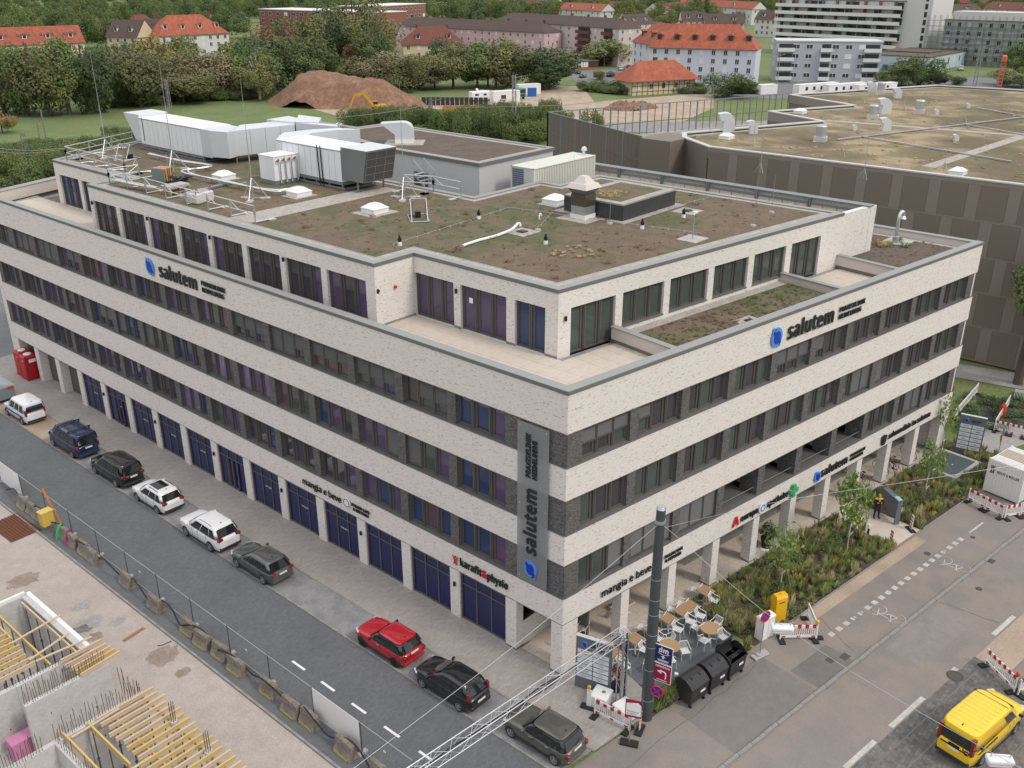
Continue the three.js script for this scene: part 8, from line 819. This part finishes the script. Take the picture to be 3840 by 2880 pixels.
// ---------- vegetation ----------
function crownGeo(n, leaf, k, sd, flat = 1) { // leaf quads on clumps spread through a unit crown (radius 1, height 0..2)
  seed = sd; const P = new Float32Array(n * 18), Cc = new Float32Array(n * 18), cl = []; for (let i = 0; i < k; i++) { const a = rnd() * 6.283, u = rnd() * 2 - 1, r = 0.25 + 0.5 * Math.cbrt(rnd()), s = Math.sqrt(1 - u * u); cl.push([Math.cos(a) * s * r, 1 + u * r * 0.95, Math.sin(a) * s * r, rr(0.24, 0.5), rr(0.85, 1.15), rr(0.92, 1.1)]); }
  const e1 = V(), e2 = V(), nn = V(), c = V();
  for (let i = 0; i < n; i++) { const q = cl[(rnd() * k) | 0], a = rnd() * 6.283, u = rnd() * 2 - 1, s = Math.sqrt(1 - u * u), rad = q[3] * Math.cbrt(0.35 + 0.65 * rnd()); nn.set(Math.cos(a) * s, u, Math.sin(a) * s); c.set(q[0], q[1], q[2]).addScaledVector(nn, rad); nn.x += rr(-0.7, 0.7); nn.y += rr(-0.4, 0.8); nn.z += rr(-0.7, 0.7); nn.normalize(); e1.set(rr(-1, 1), rr(-1, 1), rr(-1, 1)).cross(nn).normalize(); e2.crossVectors(nn, e1); const L = leaf * rr(0.6, 1.3), W = L * rr(0.45, 0.75), b = q[4] * rr(0.85, 1.15), y = q[5] * rr(0.95, 1.05); const v = [[-L, 0], [0, -W], [L, 0], [-L, 0], [L, 0], [0, W]]; for (let j = 0; j < 6; j++) { const o = i * 18 + j * 3, bend = j === 1 || j === 5 ? 0.25 * L : 0; P[o] = c.x + e1.x * v[j][0] + e2.x * v[j][1] + nn.x * bend; P[o + 1] = c.y + e1.y * v[j][0] + e2.y * v[j][1] + nn.y * bend; P[o + 2] = c.z + e1.z * v[j][0] + e2.z * v[j][1] + nn.z * bend; Cc[o] = b * y; Cc[o + 1] = b; Cc[o + 2] = b * 0.9; } }
  const g = new THREE.BufferGeometry(); g.setAttribute('position', new THREE.BufferAttribute(P, 3)); g.setAttribute('color', new THREE.BufferAttribute(Cc, 3)); g.computeVertexNormals(); return g;
}
const leafM = (r, g, b) => new THREE.MeshPhysicalMaterial({ color: C(r, g, b), vertexColors: true, roughness: 0.9, side: THREE.DoubleSide, transmission: 0.25, thickness: 0 });
const LF = { green: leafM(0.135, 0.19, 0.065), olive: leafM(0.195, 0.21, 0.085), dark: leafM(0.085, 0.13, 0.055), yellow: leafM(0.3, 0.245, 0.085), brown: leafM(0.235, 0.2, 0.12), red: leafM(0.27, 0.15, 0.07), fresh: leafM(0.2, 0.29, 0.07) };
const CG = [1, 2, 3, 4, 5].map(i => crownGeo(3600, 0.052, 18, 100 + i * 17)), BARK = plain(0.11, 0.09, 0.07, 0.95), BIRCH = plain(0.5, 0.48, 0.44, 0.9);
const LV3 = {};
const trunkG = merge([cyl(0.032, 0.02, 0.5, 0, 0, 0, 7), ...[[0.16, 0.85, 0.05], [-0.14, 0.9, 0.1], [0.03, 0.95, -0.15], [-0.1, 0.78, -0.16], [0.12, 0.8, 0.16]].map(p => bar([0, 0.38, 0], p, 0.011, 5))]);
function tree(name, p, H, R, m, label, group, lift = 0.03, bark = BARK, cat = 'tree') { const i = Math.abs(Math.round(p.x * 7 + p.z * 3)) % 5, s = thing(name, label, cat, p, hash(Math.round(p.x * 10), Math.round(p.z * 10)) * 6.28, group); const t = mesh('trunk', trunkG, bark, s); t.scale.set(H, H, H); const vk = m.uuid + (i % 3), c = mesh('crown', CG[i], LV3[vk] ??= (() => { const q = m.clone(); q.color.multiplyScalar([0.8, 1.0, 1.25][i % 3]); return q; })(), s); c.position.y = H * lift; c.scale.set(R, H * (1 - lift) / 1.98, R); const a2 = hash(i, Math.round(p.x * 5), 31) * 6.28, k2 = 0.5 + 0.3 * hash(Math.round(p.z * 5), i, 32), c2 = mesh('crown', CG[(i + 2) % 5], LV3[m.uuid + ((i + 1) % 3)] ?? m, s); c2.position.set(Math.cos(a2) * R * 0.6, H * (0.02 + 0.2 * hash(i, Math.round(p.z * 7), 33)), Math.sin(a2) * R * 0.6); c2.scale.set(R * k2, H * 0.4 * k2 * 1.1, R * k2); c.scale.x *= 0.86; c.scale.z *= 0.92; return s; }
const treePx = (u, vb, vt, w, kind, label, group, o = {}) => { const p = px(u, vb), d = Math.hypot(p.x + 30.4, p.z - 23.1), H = Math.max(3, upTo(p, u, vt)), R = w / 2 * d / FPX / 0.92; return tree(o.name ?? 'tree', p, H, R, LF[kind], label, group, o.lift, o.bark); };
const kinds = { green: 'mid green leafy tree', olive: 'olive green tree turning to autumn', dark: 'dark green dense tree', yellow: 'yellowing autumn tree', brown: 'thin brownish autumn tree', red: 'reddish autumn tree' };
const gm = 'at the edge of the meadow', row = (list, where, group, o) => list.forEach(([u, vb, vt, w, k]) => { const hh = (vb - vt), a = (hh > 260 ? 'very tall ' : hh > 195 ? 'tall ' : hh > 130 ? 'middle sized ' : 'low ') + (w / hh > 1.05 ? 'broad ' : w / hh < 0.78 ? 'slender ' : ''), l = a + kinds[k] + ' ' + where; treePx(u, vb, vt, w, k, l, l.replace(' tree', ' trees'), o); });
row([[20, 430, 170, 210, 'olive'], [105, 432, 150, 200, 'green'], [185, 434, 140, 210, 'olive'], [262, 430, 135, 190, 'green'], [335, 428, 150, 190, 'dark'], [395, 420, 195, 170, 'green'], [455, 398, 150, 210, 'olive'], [530, 402, 160, 210, 'olive'], [590, 380, 195, 200, 'green'], [610, 360, 125, 210, 'yellow'], [690, 385, 230, 190, 'olive'], [745, 375, 185, 210, 'brown'], [805, 368, 195, 200, 'brown'], [860, 362, 190, 210, 'olive'], [905, 360, 205, 180, 'green'], [1045, 352, 140, 220, 'green'], [1115, 340, 100, 240, 'green'], [1180, 330, 130, 190, 'green'], [980, 335, 115, 170, 'dark'], [1060, 300, 60, 190, 'red'], [1120, 280, 30, 200, 'olive'], [700, 330, 125, 170, 'olive'], [640, 300, 135, 160, 'yellow'], [500, 340, 150, 170, 'dark'], [10, 500, 405, 100, 'yellow'], [940, 320, 215, 150, 'dark']], gm, gm);
treePx(975, 372, 190, 170, 'olive', 'pale weeping birch beside the spoil heap', undefined, { bark: BIRCH, lift: 0.02, name: 'birch_tree' }); treePx(60, 425, 215, 120, 'olive', 'birch with white trunk in the meadow row', undefined, { bark: BIRCH, name: 'birch_tree' });
row([[1250, 240, 20, 200, 'dark'], [1330, 230, -30, 230, 'olive'], [1400, 250, 40, 200, 'olive'], [1310, 200, 110, 150, 'yellow'], [1385, 262, 100, 170, 'green'], [1340, 262, 150, 120, 'red'], [1400, 335, 188, 220, 'olive'], [1470, 335, 190, 210, 'brown'], [1525, 345, 205, 170, 'olive'], [1570, 330, 190, 200, 'yellow'], [1630, 330, 205, 190, 'olive'], [1700, 330, 155, 210, 'olive'], [1660, 285, 130, 140, 'dark'], [1790, 330, 150, 180, 'green'], [1860, 330, 135, 230, 'olive'], [1900, 330, 160, 200, 'brown'], [1830, 325, 190, 200, 'dark'], [2045, 335, 150, 250, 'green'], [2060, 330, 175, 220, 'dark'], [2265, 250, 145, 200, 'olive'], [2235, 245, 180, 130, 'dark'], [2170, 232, 210, 60, 'dark'], [2250, 300, 260, 60, 'olive'], [2300, 340, 300, 140, 'dark'], [1560, 60, -20, 120, 'dark'], [1700, 70, -10, 180, 'olive'], [1780, 75, 0, 160, 'dark'], [1880, 62, -5, 200, 'olive'], [2230, 75, 40, 110, 'brown'], [2410, 65, -5, 100, 'dark'], [2330, 115, 50, 120, 'green'], [2150, 60, 5, 70, 'fresh'], [2000, 70, 0, 180, 'brown']].map(t => [t[0], t[1], t[2], t[3], t[4] === 'fresh' ? 'green' : t[4]]), 'around the far flats', 'around the far flats');
row([[3440, 322, 190, 170, 'green'], [3380, 325, 235, 160, 'green'], [3340, 322, 250, 110, 'olive'], [3480, 320, 250, 110, 'dark'], [3810, 290, 150, 120, 'green'], [3760, 320, 255, 130, 'olive'], [3830, 330, 280, 90, 'dark'], [2660, 45, 20, 90, 'olive'], [2790, 90, 30, 110, 'olive'], [2860, 50, -20, 130, 'dark'], [2920, 45, -20, 100, 'dark'], [3590, 320, 300, 60, 'dark'], [3520, 320, 290, 50, 'dark']], 'beyond the store roof', 'beyond the store roof'); treePx(2725, 368, 262, 200, 'green', 'round leafy tree in front of the pale blue house'); 
{ const p = px(3815, 1440); tree('street_tree', p, upTo(p, 3815, 900), 2.6, LF.green, 'leafy street tree in front of the brown facade', undefined, 0.38); const b = px(3800, 1590); }
// far wood, hedgerows: masses nobody could count
function mass(name, label, cat, list, geo, m) { const I = new THREE.InstancedMesh(geo, m, list.length), M4 = new THREE.Matrix4(), Q = new THREE.Quaternion(), col = new THREE.Color(); list.forEach(([x, y, z, sx, sy, c], i) => { Q.setFromAxisAngle(V(0, 1, 0), hash(i, 77) * 6.28); M4.compose(V(x, y, z), Q, V(sx, sy, sx)); I.setMatrixAt(i, M4); I.setColorAt(i, col.setRGB(...c)); }); I.name = numbered(name); I.userData = { label, category: cat, kind: 'stuff' }; sh(I); scene.add(I); return I; }
const tint = i => { const a = hash(i, 5), b = 0.8 + 0.35 * hash(i, 6); return a < 0.5 ? [b, b, b] : a < 0.72 ? [1.2 * b, 1.1 * b, b] : a < 0.9 ? [0.7 * b, 0.78 * b, 0.75 * b] : [1.5 * b, 1.2 * b, b]; };
{ const L = []; seed = 4242; for (let i = 0; i < 1100; i++) { const u = rr(-150, 3990), d0 = u < 900 ? 490 : u < 1600 ? 670 : u < 2700 ? 650 : 780, d = i < 560 ? rr(d0, d0 + 350) : rr(d0 + 300, 1700); const r = ray(u, 0).setY(0).normalize(), x = camera.position.x + r.x * d, z = camera.position.z + r.z * d, h = rr(11, 19); L.push([x, -0.5, z, rr(4.5, 8), h / 2, tint(i)]); } for (let i = 0; i < 60; i++) { const u = rr(-150, 1000), r = ray(u, 0).setY(0).normalize(), d = rr(300, 330); L.push([camera.position.x + r.x * d, -0.5, camera.position.z + r.z * d, rr(4.5, 7), rr(5, 7.5), tint(i + 900)]); } mass('far_wood', 'mixed green and yellowing wood closing off the view', 'wood', L, CG[1], LF.green); }
{ const L = []; seed = 777; const hed = (a, b, n, h, w) => { for (let i = 0; i < n; i++) { const p = a.clone().lerp(b, rnd()); L.push([p.x + rr(-w, w), -0.3, p.z + rr(-w, w), rr(1.6, 3.2), rr(h * 0.3, h * 0.62), tint(L.length)]); } }; hed(r1(-80, 1060), r1(760, 985), 110, 3.6, 5); hed(r1(-80, 1230), r1(330, 1180), 60, 6, 8); hed(r1(700, 900), r1(1500, 900), 50, 3, 4); hed(r2(100, 830), r2(800, 880), 70, 5.5, 4); hed(r2(700, 900), r2(1340, 900), 90, 7, 7); hed(r2(1000, 870), r2(1340, 860), 30, 7.5, 5); hed(r1(1100, 650), r1(1700, 640), 40, 3.5, 3); hed(r1(700, 690), r1(1000, 680), 16, 3, 2); hed(r2(1600, 590), r2(1880, 610), 26, 3.5, 3); hed(r3(-40, 600), r3(420, 600), 24, 3, 3); hed(r2(60, 520), r2(420, 560), 26, 4, 3); hed(r1(1850, 500), r1(2212, 480), 30, 4.5, 4); mass('hedgerow', 'tangled green hedgerow along the railway behind the building', 'hedge', L, CG[3], LF.green); }
// planting: tufts, sedum
const tuftG = (n, h, sp, sd) => { seed = sd; const P = []; for (let i = 0; i < n; i++) { const a = rnd() * 6.283, l = sp * rr(0.3, 1), x = Math.cos(a) * l, z = Math.sin(a) * l, bx = x * 0.25, bz = z * 0.25, w = 0.035 * h, hh = h * rr(0.6, 1), dx = -Math.sin(a) * w, dz = Math.cos(a) * w; P.push(bx - dx, 0, bz - dz, bx + dx, 0, bz + dz, x, hh, z, bx - dx, 0, bz - dz, x, hh, z, x * 0.62 - dx, hh * 0.75, z * 0.62 - dz); } const g = new THREE.BufferGeometry(); g.setAttribute('position', new THREE.Float32BufferAttribute(P, 3)); g.computeVertexNormals(); return g; };
const TG = tuftG(34, 1, 0.55, 9), grassM = new THREE.MeshPhysicalMaterial({ color: C(0.26, 0.3, 0.115), roughness: 0.95, side: THREE.DoubleSide }), strawM = new THREE.MeshPhysicalMaterial({ color: C(0.5, 0.41, 0.26), roughness: 0.95, side: THREE.DoubleSide });
{ const L = [], S = []; seed = 31; const bed = (t0, t1, d0, d1, n) => { for (let i = 0; i < n; i++) { const t = rr(t0, t1), d = rr(d0, d1); if (t > 34.4 && d < 3.4 && t < 38.7) continue; const p = td(t, d), k = fbm(t * 0.5, d * 0.5, 3), c = rnd(); (c > 0.82 + k ? S : L).push([p.x, 0.01, p.z, rr(0.3, 0.75), rr(0.2, 0.95), k > 0.12 ? [0.85, 0.9, 0.9] : c < 0.12 ? [1.4, 1.0, 1.6] : c < 0.3 ? [1.7, 1.25, 0.9] : [1.05, 1.1, 1]]); } }; bed(9.5, 23.8, 0.4, 4.85, 430); bed(27, 40.8, 0.4, 4.75, 330); bed(1.2, 9.1, 4.35, 4.9, 90); bed(9.4, 11.4, 1.2, 3.9, 70); mass('bed_grasses', 'green ornamental grasses filling the planting beds', 'grass', L, TG, grassM); mass('bed_grasses', 'straw coloured grasses scattered through the planting beds', 'grass', S, TG, strawM);
  const Bq = []; const G2 = crownGeo(160, 0.16, 6, 55); for (let i = 0; i < 150; i++) { const a = i < 95 ? td(rr(9.6, 23.6), rr(0.7, 4.7)) : td(rr(27.2, 40.5), rr(0.6, 4.6)); if (i >= 95) { const t = a.dot(RD), d = a.dot(RN); if (t > 34 && t < 39 && d < 3.5) continue; } Bq.push([a.x, 0, a.z, rr(0.25, 0.5), rr(0.12, 0.32), hash(i, 4) > 0.75 ? [1.6, 1.0, 1.4] : [1, 1, 1]]); } mass('bed_perennials', 'low bushy perennials between the grasses in the beds', 'plants', Bq, G2, LF.green);
  const E = []; for (let i = 0; i < 60; i++) { const p = px(3590 + rr(0, 250), 1490 + rr(0, 130)); E.push([p.x, 0, p.z, rr(0.3, 0.7), rr(0.2, 0.45), [1, 1, 1]]); } mass('strip_shrubs', 'low green shrubs behind the works barriers', 'plants', E, G2, LF.dark); }
{ // roof planting
  const inP = (x, z, poly) => { let c = false; for (let i = 0, j = poly.length - 1; i < poly.length; j = i++) { const a = poly[i], b = poly[j]; if ((a[1] > z) !== (b[1] > z) && x < (b[0] - a[0]) * (z - a[1]) / (b[1] - a[1]) + a[0]) c = !c; } return c; };
  const G3 = crownGeo(110, 0.15, 9, 71), L = [], S = [], R = inset(rE, 1.3); seed = 91; for (let i = 0; i < 1300; i++) { const x = rr(2.5, 28.5), z = rr(-45, -3); if (!inP(x, z, R) || (z < -27 && z > -29.8 && x < 15.6)) continue; const k = fbm(x * 0.3, z * 0.3, 5), c = rnd(), big = c > 0.9 ? rr(0.2, 0.38) : rr(0.06, 0.15); if (z < -30 && c > 0.4) continue; L.push([x, RY - 0.02, z, big, big * 0.35, c > 0.93 ? [1.9, 1.05, 0.95] : c > 0.9 ? [2.1, 1.5, 1.3] : c > 0.6 ? [1.3, 1.0, 0.8] : k > 0.05 ? [0.85, 1.15, 0.6] : [1.0, 0.92, 0.75]]); }
  for (let i = 0; i < 420; i++) { const p = td(rr(8.2, 22.2), rr(-3.9, -0.7)), c = rnd(), gr = p.dot(RD) > 17.5 && fbm(p.x * 0.6, p.z * 0.6, 8) > -0.15; L.push([p.x, 15.24, p.z, rr(0.06, 0.15), rr(0.025, 0.06) * (gr ? 1.5 : 1), gr ? [0.9, 1.9, 0.45] : c > 0.7 ? [1.8, 1.0, 0.7] : [1.1, 0.95, 0.7]]); } for (let i = 0; i < 120; i++) { const x = rr(30, 38), z = rr(-1, 4.5); if ((x * -Math.sin(AL) + z * Math.cos(AL)) > -0.7) continue; L.push([x, 15.3, z, rr(0.05, 0.12), rr(0.02, 0.05), rnd() > 0.5 ? [1.4, 0.9, 0.8] : [0.8, 0.7, 0.6]]); }
  mass('sedum_clumps', 'small reddish and green sedum clumps on the green roofs', 'plants', L, G3, leafM(0.12, 0.1, 0.066));
  const st = (cx, cz, y, r, n, h) => { for (let i = 0; i < n; i++) { const a = rnd() * 6.28, q2 = Math.sqrt(rnd()) * r; S.push([cx + Math.cos(a) * q2, y, cz + Math.sin(a) * q2, rr(0.25, 0.5), rr(h * 0.6, h), [0.9 + 0.4 * rnd(), 0.9 + 0.3 * rnd(), 1]]); } }; st(10.4, -8.0, RY, 1.3, 26, 0.16); st(20.2, -12.4, RY + 1.05, 1.2, 44, 0.22); st(35, 0.6, 15.3, 0.6, 18, 0.5); mass('dry_grass', 'pale dry grass tufts on the roofs', 'grass', S, TG, strawM);
  const Y = []; for (let i = 0; i < 350; i++) { const p = px(rr(2640, 3840), rr(330, 690), 16.1); if (p.x < 59 || p.x > 128 || !inP(p.x, p.z, [[60.5, 30], [60, -25], [64, -30], [82.5, -24.5], [87, -32], [100, -27], [105, -38], [130, -28], [134, 30]])) continue; Y.push([p.x, 16.1, p.z, rr(0.25, 0.6), rr(0.1, 0.2), fbm(p.x * 0.15, p.z * 0.15, 4) > 0.02 ? [1.3, 1.3, 1.3] : [0.9, 0.95, 0.75]]); } mass('dry_roof_grass', 'pale dry grass on the store roof', 'grass', Y, TG, strawM); }
// young street trees with stakes
for (const [t, d, H, R, l, n] of [[14.46, 2.93, 4.6, 1.35, 'young maple with white trunk beside the yellow post box', 300], [20.9, 3.22, 5.6, 1.15, 'young maple with white trunk in front of the pharmacy', 620], [29.89, 3.37, 5.2, 0.95, 'young maple with white trunk near the pit cover', 460], [37.4, -0.2 + 0.9, 5.2, 0.7, 'slim young tree by the end pier of the arcade', 260]]) { const s = thing('young_tree', l, 'tree', td(t, d, 0.02), 0); mesh('trunk', merge([cyl(0.055, 0.035, H * 0.55, 0, 0, 0, 8), bar([0, H * 0.5, 0], [0.1, H * 0.95, 0.05], 0.02, 5), ...Array.from({ length: 7 }, (_, i) => bar([0, H * (0.4 + i * 0.06), 0], [Math.cos(i * 2.4) * R * 0.6, H * (0.5 + i * 0.06), Math.sin(i * 2.4) * R * 0.6], 0.012, 4))]), BIRCH, s); const c = mesh('crown', crownGeo(n, 0.11, 22, Math.round(t * 10)), LF.fresh, s); c.position.y = H * 0.34; c.scale.set(R, H * 0.34, R); for (const e of [-0.35, 0.35]) mesh('stake', cyl(0.03, 0.03, 1.5, e, 0, 0.1, 6), BARK, s); mesh('crossbar', bar([-0.4, 1.42, 0.1], [0.4, 1.42, 0.1], 0.025, 5), BIRCH, s); }
{ const c = mesh('foliage', crownGeo(420, 0.13, 12, 8), LF.dark, scene.userData.pot); c.position.y = 0.6; c.scale.set(0.62, 0.62, 0.62); delete scene.userData.pot.userData.needsCrown; delete scene.userData.pot; const s = thing('red_shrub', 'slim shrub with red leaves behind the directory board', 'plant', [0.95, 0.05, 2.75]); mesh('foliage', crownGeo(420, 0.1, 12, 9), leafM(0.2, 0.035, 0.03), s).scale.set(0.36, 0.95, 0.36); mesh('pot', cyl(0.25, 0.3, 0.4), M.black, s); }
for (const [x, z] of [[37.0, 2.0], [35.6, 2.9]]) { const s = thing('roof_weed', 'green weed at the foot of the gooseneck vent', 'plant', [x, 15.31, z - 1.2], 0, 'roof weeds'); mesh('foliage', crownGeo(90, 0.22, 5, Math.round(x)), LF.fresh, s).scale.set(0.55, 0.2, 0.4); }
// ---------- person on the path ----------
{ const bones = [ // ax ay az bx by bz ra rb
    [0, 0.95, 0, 0, 1.2, 0.01, 0.165, 0.16], [0, 1.2, 0.01, 0, 1.42, 0, 0.175, 0.14], [-0.12, 1.42, 0, 0.12, 1.42, 0, 0.095, 0.095], [0, 1.45, 0, 0, 1.56, 0.02, 0.06, 0.055], [0, 1.64, 0.03, 0, 1.7, 0.02, 0.088, 0.1], [0, 1.6, 0.06, 0, 1.63, 0.07, 0.06, 0.065], [0, 1.645, 0.125, 0, 1.66, 0.12, 0.016, 0.014],
    [-0.1, 0.92, 0, -0.12, 0.5, 0.02, 0.105, 0.075], [-0.12, 0.5, 0.02, -0.13, 0.1, -0.02, 0.072, 0.048], [-0.13, 0.06, -0.03, -0.15, 0.045, 0.16, 0.05, 0.04], [0.1, 0.92, 0, 0.13, 0.5, 0.03, 0.105, 0.075], [0.13, 0.5, 0.03, 0.15, 0.1, 0, 0.072, 0.048], [0.15, 0.06, -0.02, 0.18, 0.045, 0.17, 0.05, 0.04],
    [-0.2, 1.42, 0, -0.27, 1.16, 0.02, 0.068, 0.055], [-0.27, 1.16, 0.02, -0.12, 1.22, 0.24, 0.05, 0.034], [0.2, 1.42, 0, 0.27, 1.16, 0.02, 0.068, 0.055], [0.27, 1.16, 0.02, 0.1, 1.25, 0.25, 0.05, 0.034], [-0.12, 1.22, 0.24, -0.05, 1.25, 0.28, 0.036, 0.03], [0.1, 1.25, 0.25, 0.04, 1.27, 0.28, 0.036, 0.03]];
  const N = 96, S = 1.9, pos = [], val = new Float32Array(N ** 3), cell = S / (N - 1), at = i => i * cell - S / 2;
  for (let z = 0; z < N; z++) for (let y = 0; y < N; y++) for (let x = 0; x < N; x++) { const X = at(x), Y = at(y) + 0.92, Z = at(z); let d = 9; if (Math.abs(X) < 0.45 && Z > -0.3 && Z < 0.45) for (const b of bones) { const vx = b[3] - b[0], vy = b[4] - b[1], vz = b[5] - b[2], t = Math.min(1, Math.max(0, ((X - b[0]) * vx + (Y - b[1]) * vy + (Z - b[2]) * vz) / (vx * vx + vy * vy + vz * vz))), e = Math.hypot(X - b[0] - vx * t, Y - b[1] - vy * t, Z - b[2] - vz * t) - b[6] - (b[7] - b[6]) * t, h = Math.max(0, 0.04 - Math.abs(d - e)) / 0.04; d = Math.min(d, e) - h * h * 0.01; } val[(z * N + y) * N + x] = d; }
  const mc = new MarchingCubes(N, new THREE.MeshStandardMaterial(), false, false, 60000); mc.isolation = 0; for (let i = 0; i < val.length; i++) mc.field[i] = -val[i]; mc.update(); const n = mc.count, g = new THREE.BufferGeometry(), P = new Float32Array(n * 3), Cc = new Float32Array(n * 3);
  for (let i = 0; i < n; i++) { const X = mc.positionArray[i * 3] * S / 2, Y = mc.positionArray[i * 3 + 1] * S / 2 + 0.92, Z = mc.positionArray[i * 3 + 2] * S / 2; P.set([X, Y, Z], i * 3); const head = Y > 1.52, hand = Z > 0.2 && Y > 1.1 && Y < 1.35, hair = Y > 1.74 || (Y > 1.62 && Z < 0.0), yel = Y > 1.38 && !head; Cc.set(hand || (head && !hair) ? [0.42, 0.25, 0.18] : head ? [0.25, 0.2, 0.16] : yel ? [0.6, 0.38, 0.02] : [0.016, 0.016, 0.018], i * 3); }
  g.setAttribute('position', new THREE.BufferAttribute(P, 3)); g.setAttribute('normal', new THREE.BufferAttribute(mc.normalArray.slice(0, n * 3), 3)); g.setAttribute('color', new THREE.BufferAttribute(Cc, 3)); g.computeVertexNormals();
  const s = thing('person', 'person in black clothes with yellow shoulders standing on the path', 'person', td(26.1, 2.2, 0.03), -0.9), skin = plain(0.42, 0.25, 0.18, 0.6); mesh('body', g, new THREE.MeshPhysicalMaterial({ vertexColors: true, roughness: 0.8, side: THREE.DoubleSide }), s);
  for (const e of [-1, 1]) for (let i = 0; i < 5; i++) { const f = i === 4; mesh('finger', merge([bar([e * 0.05, 1.25 + i * 0.014 - (f ? 0.03 : 0), 0.29], [e * (0.02 + (f ? 0.02 : 0)), 1.26 + i * 0.014 + (f ? 0.03 : 0), 0.33], 0.009, 5), bar([e * (0.02 + (f ? 0.02 : 0)), 1.26 + i * 0.014 + (f ? 0.03 : 0), 0.33], [-e * 0.008, 1.27 + i * 0.014, 0.32], 0.008, 5)]), skin, s); }
  for (const e of [-1, 1]) { mesh('eye', new THREE.SphereGeometry(0.012, 8, 6).translate(e * 0.033, 1.675, 0.105), M.black, s); mesh('ear', new THREE.SphereGeometry(0.025, 8, 6).scale(0.4, 1, 0.7).translate(e * 0.1, 1.66, 0.02), skin, s); } mesh('mouth', B(0.04, 0.006, 0.008, 0, 1.612, 0.128), plain(0.3, 0.1, 0.09, 0.6), s); mesh('phone', RB(0.075, 0.15, 0.012, 0.004, 0, 1.24, 0.345), M.black, s); mesh('chest_print', B(0.1, 0.05, 0.01, 0, 1.3, 0.17), M.whiteP, s);
}
renderer.render(scene, camera);
